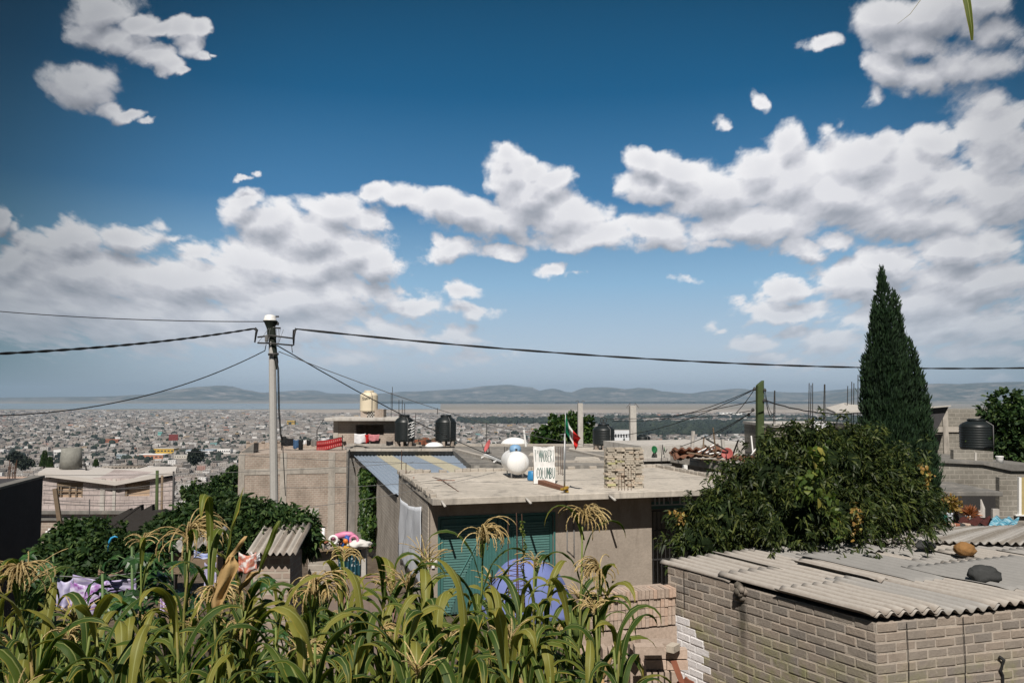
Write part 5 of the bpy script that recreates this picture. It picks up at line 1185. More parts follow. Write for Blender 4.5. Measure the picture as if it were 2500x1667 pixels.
m = MB(); wallY(m, [(2260, 1200), (2440, 1200), (2440, 1300), (2260, 1300)], 26.6, .1); m.build('porch_back', M['iron'], h)
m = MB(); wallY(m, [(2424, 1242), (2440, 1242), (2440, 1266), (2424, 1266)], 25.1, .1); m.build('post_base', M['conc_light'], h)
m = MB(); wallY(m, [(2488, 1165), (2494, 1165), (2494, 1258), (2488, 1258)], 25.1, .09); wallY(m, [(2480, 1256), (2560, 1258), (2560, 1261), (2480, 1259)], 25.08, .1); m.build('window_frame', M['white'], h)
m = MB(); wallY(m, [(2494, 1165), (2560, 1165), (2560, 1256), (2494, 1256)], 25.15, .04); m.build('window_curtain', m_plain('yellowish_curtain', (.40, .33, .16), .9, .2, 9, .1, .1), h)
def bucket(px, y0, y1, w, Y, mat, label, name='bucket'):
    c = P(px, y1, Y); r = w / 2 / F * Y; ht = P(px, y0, Y).z - c.z; t = empty(name, c, label, name.replace('_', ' '))
    m = MB(); m.lathe([(r * .86, 0), (r * .96, ht * .85), (r * .96, ht)], c, 20, cap=True); m.build('shell', mat, t, smooth=True); m = MB(); m.lathe([(r * .97, ht * .84), (r * 1.05, ht * .86), (r * 1.05, ht * .98), (r * .95, ht)], c, 20, cap=False); m.build('rim', mat, t, smooth=True, solid=.006); return t
bucket(2441, 1113, 1131, 17, 27.3, M['white'], 'white plastic bucket standing on the terrace slab')
bucket(2317, 1250, 1281, 21, 22, m_plain('pale_blue_white', (.62, .66, .74), .5, .08, 4, 0, .4), 'bluish white bucket planter with yellow orange plant under the porch', 'planter')
bucket(2366, 1258, 1270, 16, 23, M['white'], 'small white pot with reddish spiky plant under the porch', 'planter')
m = MB(); c = P(2300, 1280, 22); m.lathe([(.12, 0), (.15, .25), (.13, .26)], c, 16); m.build('green_tub', m_plain('teal_plastic', (.03, .20, .16), .5, .1, 4, 0, .4), smooth=True, label='teal plastic tub left of the bluish planter', cat='tub')
m = MB(); c = P(2398, 1262, 23); m.tube([c, c + Vector((.02, 0, .25)), c + Vector((-.02, 0, .5))], [.08, .07, .02], 7); m.tube([c + Vector((-.08, 0, 0)), c + Vector((-.07, 0, .2))], [.06, .03], 6); m.build('driftwood', M['conc_light'], label='upright grey driftwood piece beside the spiky plant', cat='driftwood')
def drape(name, pts, Y, mat, label, cat='tarp', dy=1.2, seed=0.):
    a, b, c, d = [P(p[0], p[1], Y + (dy if i < 2 else 0)) for i, p in enumerate(pts)]
    m = MB(); m.grid(lambda s, t: a.lerp(b, s).lerp(d.lerp(c, s), t) + Vector((0, 0, .05 * mnoise.noise(Vector((s * 6, t * 5, seed))) + .03 * math.sin(s * 14 + t * 3))), 26, 12, lambda s, t: (s, t))
    return m.build(name, mat, smooth=True, solid=.006, label=label, cat=cat)
bt = Mat('blue_striped_tarp', .5, .4); bt.col(bt.ramp(bt.noise(bt.scale(bt.uv(), (1, 5, 1)), 2.2, 3), [(.35, (.03, .16, .26)), (.5, (.10, .33, .44)), (.6, (.45, .60, .66)), (.7, (.06, .24, .34))]))
drape('blue_tarp', ((2428, 1262), (2490, 1266), (2478, 1285), (2412, 1285)), 20.5, bt.m, 'light blue striped tarp draped at the shed roof far edge')
drape('maroon_tarp', ((2346, 1265), (2420, 1262), (2410, 1282), (2340, 1276)), 20.7, m_plain('maroon', (.07, .022, .018), .8, .3, 6, .1, .2), 'dark maroon tarp beside the light blue tarp')
for k in range(7):
    p = P(2286 + k * 12, 1283, 20.2); m = MB(); m.box(p, (.14, .2, .12), random.random()); m.build('edge_stone', [M['block'], M['terra'], M['stone_dark']][k % 3], label='small block in the row along the far shed roof edge', cat='block', group='blocks along the far shed roof edge', bevel=.02)

# ------------------------------------------------------------------ brick shed at the lower right
C0 = P(2140, 1512, 10.3); zr = C0.z; T1 = G(1620, 1372, zr); F1 = G(2500, 1478, zr); K1 = G(2060, 1318, zr)
du = (F1 - C0).normalized(); dv = (T1 - C0).normalized(); LV = (T1 - C0).length; dk_ = (K1 - T1).normalized()
print('shed', C0, T1, F1, K1, LV, math.degrees(math.acos(du.dot(dv))))
h = empty('brick_shed', C0 - Vector((0, 0, 3)), 'grey brick shed with overlapping corrugated fibre cement roof', 'shed')
WL = 6.2
# corrugated sheets side by side, two rows overlapping, each a part
ns = 7; sw = .93
def roofpt(s, t):             # s metres along the front edge, t 0..1 from front to back
    f = C0 + du * s; bk = T1 + dk_ * (s * 1.03); return f.lerp(bk, t)
def sheet(s0, s1, t0, t1, dz, mat, label=None, amp=.034, par=h, rot=0.):
    npu = max(8, int((s1 - s0) / .190 * 9)); m = MB(); rise = .0
    def fn(a, b):
        s = s0 + (s1 - s0) * a; t = t0 + (t1 - t0) * b; q = roofpt(s + rot * (t - t0), t)
        return q + Vector((0, 0, dz + amp * math.sin(2 * PI * s / .190) + .014 * mnoise.noise(q * 1.3) - .012 * (b < .02) + .03 * b * (t1 < .9) * 0))
    m.smooth = True; m.grid(fn, npu, 14, lambda a, b: (s0 + (s1 - s0) * a, 4.2 * (t0 + (t1 - t0) * b)))
    return m.build('roof_sheet', mat, par, solid=.009, label=label)
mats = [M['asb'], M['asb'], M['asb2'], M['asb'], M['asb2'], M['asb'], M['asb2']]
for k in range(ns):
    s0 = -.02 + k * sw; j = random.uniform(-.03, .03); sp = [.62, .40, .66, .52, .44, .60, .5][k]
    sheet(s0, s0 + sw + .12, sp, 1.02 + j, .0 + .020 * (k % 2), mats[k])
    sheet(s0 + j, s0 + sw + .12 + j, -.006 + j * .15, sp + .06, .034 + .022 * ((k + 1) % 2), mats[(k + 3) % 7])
sheet(2.1, 3.3, .30, .80, .085, M['asb3'], 'smoother darker grey roof sheet', .016); sheet(3.0, 3.9, .72, 1.10, .10, M['asb3'], 'smooth grey roof sheet under the two stones', .02)
sheet(2.7, 5.2, .10, .46, .095, M['asb3'], 'wide smooth grey roof sheet under the big stone', .018)
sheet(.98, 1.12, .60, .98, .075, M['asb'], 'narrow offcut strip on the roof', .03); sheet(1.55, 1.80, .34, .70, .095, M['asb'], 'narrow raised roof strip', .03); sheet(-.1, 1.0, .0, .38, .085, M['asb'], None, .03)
# lean-to roof beyond
h2 = empty('rear_lean_to', G(2400, 1300, zr) - Vector((0, 0, 2)), 'second corrugated grey roof continuing behind the shed roof', 'roof')
qa, qb, qc, qd = G(2046, 1319, zr + .1), G(2285, 1291, zr + .1), G(2700, 1280, zr + .1), G(2700, 1330, zr + .1)
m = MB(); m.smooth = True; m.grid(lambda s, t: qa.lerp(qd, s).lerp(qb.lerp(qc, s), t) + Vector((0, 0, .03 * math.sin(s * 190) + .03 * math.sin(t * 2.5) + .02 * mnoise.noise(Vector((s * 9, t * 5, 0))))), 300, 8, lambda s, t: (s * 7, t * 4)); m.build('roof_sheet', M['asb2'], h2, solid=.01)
m = MB(); m.box(((qb.x + qc.x) / 2 , qb.y + .1, zr - .9), (qc.x - qb.x, .15, 1.9)); m.build('back_wall', M['brick_grey'], h2)
# walls laid brick by brick
def paint_poly(p):
    px, py = pix(p.x, p.y, p.z); poly = [(1640, 1495), (1668, 1512), (1700, 1540), (1722, 1574), (1716, 1622), (1740, 1680), (1760, 1720), (1640, 1720)]
    c = False; n = len(poly)
    for i in range(n):
        (xa, ya), (xb, yb) = poly[i], poly[i - 1]
        if (ya > py) != (yb > py) and px < (xb - xa) * (py - ya) / (yb - ya) + xa: c = not c
    return c
def m_shed(name, c, amp=.18, soot=True, stain=None):
    """cement brick: rough, dusty, with a run of soot below the beam end and moss low on the front"""
    q = Mat(name, .97, .1); p = q.geo(); a = q.noise(p, 26, 6, .7); b = q.noise(p, 3.0, 4, .65)
    k = q.math('ADD', q.math('MULTIPLY', a, .5), q.math('MULTIPLY', b, .5)); cc = q.ramp(k, [(.32, sc3(c, 1 - amp)), (.52, c), (.70, sc3(c, 1 + amp))])
    cc = q.mix(q.range(q.noise(p, 7, 5, .7), .60, .72, 0, .55), cc, (.47, .41, .35))                   # mortar smears
    if stain: cc = q.mix(q.range(q.noise(p, 4, 5, .7), .55, .7, 0, .6), cc, stain)
    if soot:
        d = q.n('ShaderNodeVectorMath'); d.operation = 'DOT_PRODUCT'; q.l(p, d.inputs[0]); d.inputs[1].default_value = tuple(dv); s0 = C0.dot(dv) + 2.28
        off = q.math('ABSOLUTE', q.math('ADD', q.math('SUBTRACT', d.outputs['Value'], s0), q.math('MULTIPLY', q.math('SUBTRACT', b, .5), .12)))
        z = q.sep(p)[2]; msk = q.math('MULTIPLY', q.range(off, .03, .13, 1, 0), q.range(z, zr - 1.5, zr - .5, 0, .8)); cc = q.mix(msk, cc, (.06, .055, .045))
        cc = q.mix(q.math('MULTIPLY', q.range(z, zr - .95, zr - .5, .6, 0), q.range(b, .45, .62)), cc, (.20, .21, .08))
    q.col(cc); q.bump(k, 1.0, .02); return q.m
mb_ = [m_shed('shed_brick', (.275, .240, .206)), m_shed('shed_brick_warm', (.305, .258, .216)), m_shed('shed_brick_grey', (.245, .218, .192)), m_shed('whitewash', (.66, .65, .66), .08, False)]
mort = [m_shed('mortar', (.43, .38, .325), .18, True, (.30, .25, .21)), mb_[3]]
def brick_wall(name, o, d, length, z1, z0, nrm, paint=False):
    m = MB(); bl, bh = .312, .127; gp = .015; rows = int((z1 - z0) / bh); rzd = math.atan2(d.y, d.x)
    bk = MB()
    for r_ in range(rows):
        zc = z1 - bh * (r_ + .5); off = (r_ % 2) * bl / 2 + random.uniform(-.02, .02); x = -off
        while x < length - .03:
            a0, a1 = max(0, x + gp / 2), min(length, x + bl - gp / 2 + random.uniform(-.012, .008)); x += bl
            if a1 - a0 < .05: continue
            c = o + d * ((a0 + a1) / 2) + nrm * (-.045 + random.uniform(-.0045, .009)); c.z = zc + .004 * math.sin(a0 * 3 + r_)
            m.cur = 3 if (paint and paint_poly(c + nrm * .05)) else random.choice((0, 0, 1, 1, 2))
            m.box(c, (a1 - a0, .10, bh - gp + random.uniform(-.010, .004)), rzd + random.uniform(-.022, .022))
    n1, n2 = int(length / .07), int((z1 - z0) / .05)
    b = len(bk.v); 
    for j in range(n2 + 1):
        for i in range(n1 + 1):
            p = o + d * (length * i / n1) + nrm * (-.003 + .003 * mnoise.noise(Vector((i * .9, j * .8, rzd))) ); bk.v.append((p.x, p.y, z1 - (z1 - z0) * j / n2))
    for j in range(n2):
        for i in range(n1):
            a = j * (n1 + 1) + i; bk.f.append((a, a + n1 + 1, a + n1 + 2, a + 1)); bk.uv.append(None); bk.sm.append(True)
            bk.mi.append(1 if paint and paint_poly(Vector(bk.v[a])) else 0)
    wl = m.build(name, mb_, h, bevel=.010); bk.build('mortar', mort, wl)
    return wl
nl = Vector((dv.y, -dv.x, 0)); nl = nl if nl.x < 0 else -nl; nr = Vector((du.y, -du.x, 0)); nr = nr if nr.y < 0 else -nr
cw = C0 + nl * .005 - nr * .01; cw.z = 0
def lift(p): return Vector((p.x, p.y, 0))
brick_wall('side_wall', cw, dv, LV - .12, zr - .04, zr - 2.7, nl, True)
brick_wall('front_wall', cw + du * .005, du, 5.2, zr - .045, zr - 1.4, nr)
m = MB(); back = [cw - nl * .06 - nr * .06, cw - nl * .06 - nr * .06 + du * 5, cw + du * 5 + dv * (LV - .3), cw + dv * (LV - .3) - nl * .06]; m.prism([(p.x, p.y) for p in back], zr - 2.7, zr - .08); m.build('core', M['conc_dark'], h)
# lump of mortar and stain where the beam pokes out, wires on the wall
lp = cw + dv * 2.25 + nl * .03; lp.z = zr - .10
m = MB()
for k in range(14): m.lathe([(.01, -.06), (.05, -.03), (.055, .02), (.01, .06)], lp + Vector((random.uniform(-.07, .07), random.uniform(-.07, .07), random.uniform(-.12, .08))), 6)
m.build('beam_end_mortar', mb_[0], h, smooth=True)
st_ = m_plain('soot_stain', (.085, .078, .070), .98, .4, 12, .3, .1)
m = MB()
for s in (.45, 1.35): 
    a = cw + du * s + nr * .03; m.tube([Vector((a.x, a.y, zr - .06)), Vector((a.x + .01, a.y, zr - .6)), Vector((a.x - .01, a.y, zr - 1.2))], .0045, 4)
a = cw + dv * (LV - .55) + nl * .03; m.tube([Vector((a.x, a.y, zr - .03)), Vector((a.x, a.y, zr - .62))], .006, 4); m.build('hanging_wire', M['wire'], h)
a = cw + du * 1.95 + nr * .035; m = MB(); m.tube([Vector((a.x - .03, a.y, zr - .62)), Vector((a.x + .02, a.y - .02, zr - .66)), Vector((a.x, a.y - .02, zr - .72)), Vector((a.x - .02, a.y, zr - .80)), Vector((a.x + .01, a.y, zr - .86)), Vector((a.x + .01, a.y, zr - 1.3))], [.022, .024, .014, .022, .016, .014], 7); m.build('iron_hook', M['wire'], h)
# stones on the roof
def stone(px, py, wpx, hpx, mat, label, seed, asp=1.):
    c = G(px, py, zr + .13); c.z = zr + .10; w = wpx / F * c.y; hh = hpx / F * c.y
    bm = bmesh.new(); bmesh.ops.create_icosphere(bm, subdivisions=4, radius=1)
    for v in bm.verts:
        p = v.co.copy(); n = .22 * mnoise.fractal(p * 1.1 + Vector((seed, 0, 0)), 1, 2, 5); p *= 1 + n; v.co = Vector((p.x * w / 2, p.y * w * .36, max(-.02, p.z * hh * .62 + hh * .38) ))
    me = bpy.data.meshes.new('stone'); bm.to_mesh(me); bm.free(); me.polygons.foreach_set('use_smooth', [True] * len(me.polygons)); me.materials.append(mat)
    o = bpy.data.objects.new('stone', me); C.objects.link(o); o.location = c; return tag(o, label, 'stone')
stone(2259, 1334, 46, 19, M['stone_dark'], 'smallest dark grey stone lying on the shed roof sheets', 2)
stone(2357, 1347, 50, 27, M['stone_rust'], 'ochre brown stone lying on the shed roof', 6); stone(2404, 1412, 76, 38, M['stone_dark'], 'largest dark grey stone lying on the shed roof front', 13.3)

# ------------------------------------------------------------------ stacks of new bricks beside the shed
def hb(p, rz, key='b', sc=(1, 1, 1), rx=0., grp='new bricks stacked on edge by the shed', lab='tan cement brick standing on edge in the long stack by the shed'): return brick(key, p, rz, lab, grp, rx=rx, sc=sc)
Ys = 13.2; e0, e1 = G(1420, 1452, -3.15), G(1652, 1434, -3.15); de = (e1 - e0).normalized(); rzs = math.atan2(de.y, de.x); ne = Vector((de.y, -de.x, 0)); ne = ne if ne.y < 0 else -ne
Ls = (e1 - e0).length; nb_ = int(Ls / .070)
for row in range(4):
    for k in range(nb_):
        p = e0 + de * (.070 * k + .03) + ne * (random.uniform(-.012, .012) + (.03 if row == 0 else 0)) - ne * .14; p.z = -3.15 - .07 - row * .150 - .03 * (1 - k / nb_) * 0 + random.uniform(-.004, .004)
        hb(p, rzs + PI / 2 + random.uniform(-.02, .02), rx=PI / 2, sc=(1, 1, 1))
m = MB(); c = (e0 + e1) / 2 - ne * .42; m.box((c.x, c.y, -3.95), (Ls * .98, .26, 1.5), rzs); c2 = (e0 + e1) / 2 - ne * .15; m.box((c2.x, c2.y, -4.45), (Ls, .27, 1.35), rzs); m.build('brick_pallet_core', M['block'], label='solid rear mass of the long brick stack by the shed', cat='brick stack')
# front lower stack
m = MB(); p = P(1590, 1560, 11.6); m.box((p.x + .05, p.y + .42, -4.25), (.62, .25, 1.35)); m.build('short_stack_core', M['block'], label='inner mass of the short brick stack by the shed', cat='brick stack')
q0 = P(1568, 1560, 11.6); q0.z = -3.62
for row in range(7):
    z = -3.62 - row * .145
    for k in range(5):
        p = q0 + Vector((.10 + k * .085 * (2.2 if row in (0, 1, 4) else 1), 0, 0)); p.z = z
        if row in (0, 1, 4):
            if k > 1: continue
            p = q0 + Vector((.18 + .30 * k, random.uniform(-.02, .02), 0)); p.z = z; hb(p, random.uniform(-.04, .04), sc=(1.05, 1, 2.05), lab='tan cement block laid flat in the short stack by the shed', grp='blocks of the short stack by the shed')
        else:
            for q_ in range(2): p2 = q0 + Vector((.07 + k * .085, .28 * q_, 0)); p2.z = z; hb(p2, PI / 2 + random.uniform(-.03, .03), rx=PI / 2, lab='tan cement brick on edge in the short stack by the shed', grp='bricks on edge in the short stack by the shed')
tb = P(1588, 1535, 11.3); 
o = hb(Vector((tb.x - .03, tb.y, -3.47)), .02, sc=(1.45, 1.3, 1.9), lab='largest tan block lying on top of the short stack', grp=None); o = hb(Vector((tb.x - .28, tb.y + .30, -3.40)), -.75, sc=(1.3, 1, 2.1), lab='turned tan block behind the largest block on the short stack', grp=None)
o = hb(Vector((tb.x + .34, tb.y + .15, -3.50)), .9, key='a', sc=(.7, .9, 1.5), lab='small broken brick leaning between short stack and shed wall', grp=None)
for k in range(8):
    for r_ in range(4):
        p = P(1475, 1600, 12.0); p = Vector((p.x - .45 + .09 * k, p.y + .10 * (k % 2), -3.75 - r_ * .15)); hb(p, PI / 2 + random.uniform(-.05, .05), rx=PI / 2, lab='dusty tan brick in the low stack behind the corn edge', grp='bricks of the low stack behind the corn')
tp_ = P(1678, 1668, 10.9); m = MB()
m.grid(lambda s, t: tp_ + Vector((-.12 + .26 * s, .13 * math.cos(3 * s), -.03 + .09 * math.sin(PI * s) - .30 * t + .05 * mnoise.noise(Vector((s * 8, t * 6, 2))))), 14, 8); m.build('broken_clay_pot', M['terra'], smooth=False, solid=.02, label='broken terracotta pot shard standing at the painted wall foot', cat='pot shard')
m = MB(); m.hexa([tp_ + Vector(v) for v in ((-.10, .05, 0), (-.02, .05, -.02), (-.02, .08, 0), (-.10, .08, 0), (-.20, .08, .26), (-.12, .08, .27), (-.12, .11, .27), (-.20, .11, .26))]); m.build('clay_tile', M['terra'], label='red clay tile leaning behind the broken pot shard', cat='tile')

# ------------------------------------------------------------------ yard: tarp, rebar column, gate panel, junk shack, small roof
tm = m_plain('blue_tarp_cloth', (.16, .20, .44), .75, .08, 4, .1, .2)
cx = P(1290, 1480, 17.5); zt_ = P(1290, 1363, 17.5).z
def tarpf(s, t):
    a = -PI / 2 + (s - .5) * PI * 1.9; rr = t ** .75; x = 1.02 * rr * math.sin(a + PI / 2) * (1 + .05 * math.sin(a * 9) * t); y = .75 * rr * -math.cos(a + PI / 2) * (1 + .05 * math.sin(a * 7) * t)
    z = zt_ - 1.15 * t ** 2.3 - .22 * x * (x > 0) * .3; return Vector((cx.x + x, cx.y + y, z + .05 * mnoise.noise(Vector((x * 3, y * 3, 0)))))
m = MB(); m.grid(tarpf, 64, 20); m.build('tarp_cover', tm, smooth=True, solid=.006, label='periwinkle blue tarp draped over a rounded heap before the gate', cat='tarp')
m = MB(); m.lathe([(.60, -6.5), (.58, zt_ - .8), (.45, zt_ - .35), (.05, zt_ - .2)], (cx.x, cx.y, 0), 14); m.build('covered_heap', M['conc_dark'], label='dusty heap hidden under the periwinkle blue tarp', cat='heap')
m = MB(); rb0 = P(1262, 1450, 14.5)
for (dx, dy) in ((-.16, 0), (-.02, .12), (.04, -.05), (.13, .06)):
    a = Vector((rb0.x + dx, rb0.y + dy, -5.5)); tpz = P(1262, [1262, 1275, 1250, 1255][int((dx + .2) * 10) % 4], 14.5).z; m.tube([a, Vector((a.x + random.uniform(-.02, .02), a.y, (tpz - 5.5) / 2)), Vector((a.x + random.uniform(-.05, .03), a.y, tpz))], .010, 5)
rc = empty('rebar_column', Vector((rb0.x, rb0.y, -5.5)), 'rusty rebar column cage with creeping vine before the teal gate', 'rebar cage'); m.build('rod', M['rust'], rc)
m = MB(); z = P(1262, 1380, 14.5).z
while z > -5.2:
    q = [Vector((rb0.x + a, rb0.y + b, z)) for a, b in ((-.17, 0), (-.02, .13), (.14, .06), (.04, -.06), (-.17, 0))]; m.tube(q, .006, 4); z -= .09
m.build('stirrup', M['rust'], rc)
n = 220; zz = rng.uniform(-4.3, P(1262, 1270, 14.5).z, n); base = np.stack([rb0.x + .12 + .03 * np.sin(zz * 9), np.full(n, rb0.y), zz], 1)
np_leaves('vine', base, rnd(n), rnd(n), rng.uniform(.03, .07, n), rng.uniform(.02, .05, n), rng.uniform(0, .5, n), M['leaf_vine'], rc)
def Yrect(name, pts, Y, mat, label, cat, th=.05, parent=None):
    m = MB(); wallY(m, pts, Y, th); return m.build(name, mat, parent, label=label, cat=cat)
pn = m_plain('brown_panel', (.22, .175, .15), .9, .15, 8, .2, .1, stain=(.13, .09, .07)); Yq = 14.5
g = empty('sheet_gate', P(870, 1500, Yq), 'brown sheet metal gate with pink rusty rim below the junk shack', 'gate')
Yrect('panel', [(842, 1412), (962, 1409), (962, 1760), (842, 1760)], Yq, pn, None, None, .04, g)
m = MB(); m.tube([P(841, 1760, Yq), P(841, 1409, Yq), P(963, 1406, Yq), P(963, 1760, Yq)], .022, 6); m.build('rim', m_plain('pink_rust', (.36, .20, .16), .8, .2, 9, .1, .2), g)
Yrect('side_panel', [(788, 1405), (839, 1412), (839, 1760), (788, 1760)], Yq + .1, pn, None, None, .04, g)
m = MB(); c = P(871, 1438, Yq - .02); m.lathe([(.045, 0), (.04, .012), (.001, .014)], c, 12, Matrix.Rotation(PI / 2, 3, 'X')); m.build('round_badge', m_plain('blue_badge', (.30, .40, .46), .5, .4, 30, 0, .3), g)
Yj = 19.0
g = empty('junk_shack', P(850, 1410, Yj), 'low shack with white dotted dark teal curtain and toys on top', 'shack')
Yrect('left_wall', [(752, 1352), (828, 1345), (828, 1580), (752, 1580)], Yj, M['brick_side'], None, None, .2, g); Yrect('right_post', [(881, 1338), (893, 1337), (893, 1580), (881, 1580)], Yj, M['conc_light'], None, None, .2, g)
m = MB(); m.hexa([P(750, 1350, Yj - .2), P(906, 1335, Yj - .2), P(906, 1335, Yj + 1.6), P(750, 1350, Yj + 1.6), P(750, 1345, Yj - .2), P(906, 1331, Yj - .2), P(906, 1331, Yj + 1.6), P(750, 1345, Yj + 1.6)]); m.build('board_roof', M['wood'], g)
cu = Mat('dotted_curtain', .8, .2); vo = cu.n('ShaderNodeTexVoronoi'); vo.inputs['Scale'].default_value = 7; cu.l(cu.scale(cu.uv(), (1, 1.4, 1)), vo.inputs['Vector']); cu.col(cu.mix(cu.math('LESS_THAN', vo.outputs['Distance'], .30), (.022, .085, .11), (.50, .55, .58)))
a, b, c, d = P(826, 1345, Yj - .05), P(881, 1338, Yj - .05), P(880, 1412, Yj - .05), P(826, 1412, Yj - .05)
m = MB(); m.grid(lambda s, t: a.lerp(b, s).lerp(d.lerp(c, s), t) + Vector((0, .05 * math.sin(s * 38), 0)), 60, 6, lambda s, t: (s, t)); m.build('curtain', cu.m, g, smooth=True, solid=.004)
m = MB(); m.tube([P(789.5, 1345, Yj), P(789.5, 1286, Yj)], .036, 8); m.build('vent_pipe', M['white'], label='white upright plastic pipe left of the toy heap', cat='pipe', smooth=True)
def blob(name, px, py, Y, s, mat, label, cat, seed=0, tw=.25, sub=3):
    c = P(px, py, Y); bm = bmesh.new(); bmesh.ops.create_icosphere(bm, subdivisions=sub, radius=1)
    for v in bm.verts: p = v.co.copy(); p *= 1 + tw * mnoise.noise(p * 1.6 + Vector((seed, 0, 0))); v.co = Vector((p.x * s[0], p.y * s[1], p.z * s[2]))
    me = bpy.data.meshes.new(name); bm.to_mesh(me); bm.free(); me.polygons.foreach_set('use_smooth', [True] * len(me.polygons)); me.materials.append(mat)
    o = bpy.data.objects.new(name, me); C.objects.link(o); o.location = c; return tag(o, label, cat)
pkp = m_plain('pink_plastic', (.62, .22, .36), .45, .08, 4, 0, .4); blp = m_plain('blue_toy_plastic', (.03, .10, .38), .45, .08, 4, 0, .4); yel = m_plain('yellow_toy_plastic', (.70, .36, .03), .45, .08, 4, 0, .4); org = m_plain('orange_toy_plastic', (.65, .18, .03), .45, .08, 4, 0, .4)
t = empty('toy_car', P(840, 1322, Yj), 'pink plastic ride on toy car lying on the junk shack roof', 'toy car')
m = MB(); c = P(840, 1312, Yj); m.tube([c + Vector((-.27, 0, -.05)), c + Vector((-.18, 0, .03)), c + Vector((0, 0, .07)), c + Vector((.16, 0, .08)), c + Vector((.29, 0, .02)), c + Vector((.2, 0, -.06))], [.03, .07, .08, .06, .05, .03], 10); m.build('body', pkp, t, smooth=True)
for dx, mt in ((-.22, M['white']), (.26, pkp)):
    m = MB(); m.lathe([(.09 + .03 * math.cos(w), .03 * math.sin(w)) for w in np.linspace(0, 2 * PI, 9)], c + Vector((dx, -.14, -.03)), 18, Matrix.Rotation(PI / 2, 3, 'X'), cap=False); m.build('wheel', mt, t, smooth=True)
t = empty('toy_tricycle', P(842, 1335, Yj), 'blue and yellow plastic toy with orange knob below pink toy car', 'toy')
c = P(848, 1323, Yj - .1); m = MB(); m.tube([c + Vector((-.10, 0, -.10)), c, c + Vector((.06, 0, .06)), c + Vector((-.05, 0, .14))], [.05, .06, .07, .04], 9); m.build('frame', blp, t, smooth=True)
m = MB(); m.tube([c + Vector((-.10, -.05, -.16)), c + Vector((.06, -.05, -.08)), c + Vector((.12, -.05, -.02))], [.05, .07, .05], 9); m.build('seat', yel, t, smooth=True); m = MB(); m.lathe([(.05, -.03), (.06, 0), (.05, .03)], c + Vector((-.02, -.1, .04)), 12, Matrix.Rotation(PI / 2, 3, 'X')); m.build('knob', org, t, smooth=True)
blob('white_sack', 876, 1328, Yj - .1, (.26, .2, .09), cl('sack', (.62, .60, .57)), 'crumpled white sack on the junk shack roof right end', 'sack', 4, .5)
for k in range(18):
    px = random.uniform(755, 862); py = 1338 - (px - 750) * .07; m = MB(); c = P(px, py, Yj + random.uniform(-.1, .5)); 
    if k % 2: m.lathe([(.11 + .012 * math.cos(w), .012 * math.sin(w)) for w in np.linspace(0, 2 * PI, 7)], c, 14, Matrix.Rotation(random.uniform(.3, 1.5), 3, 'X'), cap=False)
    else: m.tube([c, c + Vector((random.uniform(-.3, .3), 0, random.uniform(0, .2))), c + Vector((random.uniform(-.3, .3), 0, random.uniform(-.05, .1)))], .025, 5)
    m.build('metal_scrap', [M['iron'], M['galv'], M['terra'], M['white']][k % 4], label='bent metal scrap in the heap on the junk shack roof', cat='scrap', group='metal scrap on the junk shack roof')
Yc = 15.5
g = empty('small_outhouse', P(660, 1420, Yc), 'small block outhouse with scalloped grey corrugated roof by pole foot', 'outhouse')
a, b = P(600, 1352, Yc), P(722, 1350, Yc); z2 = P(620, 1318, Yc + 1).z
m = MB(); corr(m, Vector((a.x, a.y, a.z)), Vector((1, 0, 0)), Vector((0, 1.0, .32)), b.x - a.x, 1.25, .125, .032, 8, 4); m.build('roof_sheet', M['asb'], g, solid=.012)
Yrect('wall', [(612, 1356), (708, 1356), (708, 1640), (612, 1640)], Yc + .25, M['brick_pink'], None, None, .9, g)
g = empty('tilted_sheets', P(480, 1350, 14), 'tilted broken grey corrugated sheets left of the outhouse roof', 'roof sheets')
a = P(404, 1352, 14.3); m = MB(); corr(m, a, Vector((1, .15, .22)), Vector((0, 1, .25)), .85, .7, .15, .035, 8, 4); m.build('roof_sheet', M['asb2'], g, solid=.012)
m = MB(); q = P(470, 1372, 14.6); m.box(q, (1.0, .3, .35)); m.box(q + Vector((-.4, 0, -1)), (.1, .1, 2.2)); m.box(q + Vector((.4, 0, -1)), (.1, .1, 2.2)); m.build('support_boards', M['wood'], g)
# washing and blankets among the plants
def patt(name, stops, sc, an=(1, 1, 1)):
    q = Mat(name, .9, .1); q.col(q.ramp(q.noise(q.scale(q.uv(), an), sc, 3, .5), stops)); return q.m
pur = patt('purple_white_blanket', [(.36, (.20, .035, .24)), (.46, (.42, .30, .55)), (.52, (.60, .58, .72)), (.62, (.30, .14, .40)), (.68, (.62, .60, .70))], 3.2)
lav = patt('lavender_sheet', [(.35, (.30, .28, .46)), (.55, (.50, .48, .66)), (.7, (.62, .60, .68))], 2.5)
red = patt('red_white_print', [(.40, (.68, .66, .64)), (.52, (.52, .16, .11)), (.62, (.58, .27, .18))], 3.)
hung('purple_blanket', 172, 262, 1418, 1503, pur, 'deep purple and white patterned blanket hanging among the corn', Y=9.3, cat='blanket'); hung('lavender_sheet', 140, 180, 1410, 1482, lav, 'lavender sheet hanging left of the purple blanket', Y=9.3, cat='sheet')
hung('floral_blanket', 178, 332, 1402, 1440, patt('floral', [(.42, (.32, .27, .48)), (.55, (.52, .50, .64)), (.66, (.34, .14, .36))], 4.), 'lilac floral blanket with brown top edge above the purple blanket', Y=9.8, slope=8, cat='blanket')
hung('brown_runner', 240, 300, 1390, 1406, patt('brownish', [(.4, (.20, .12, .08)), (.6, (.30, .22, .16))], 4.), 'brown cloth strip laid over the lilac blanket top', Y=9.7, cat='cloth')
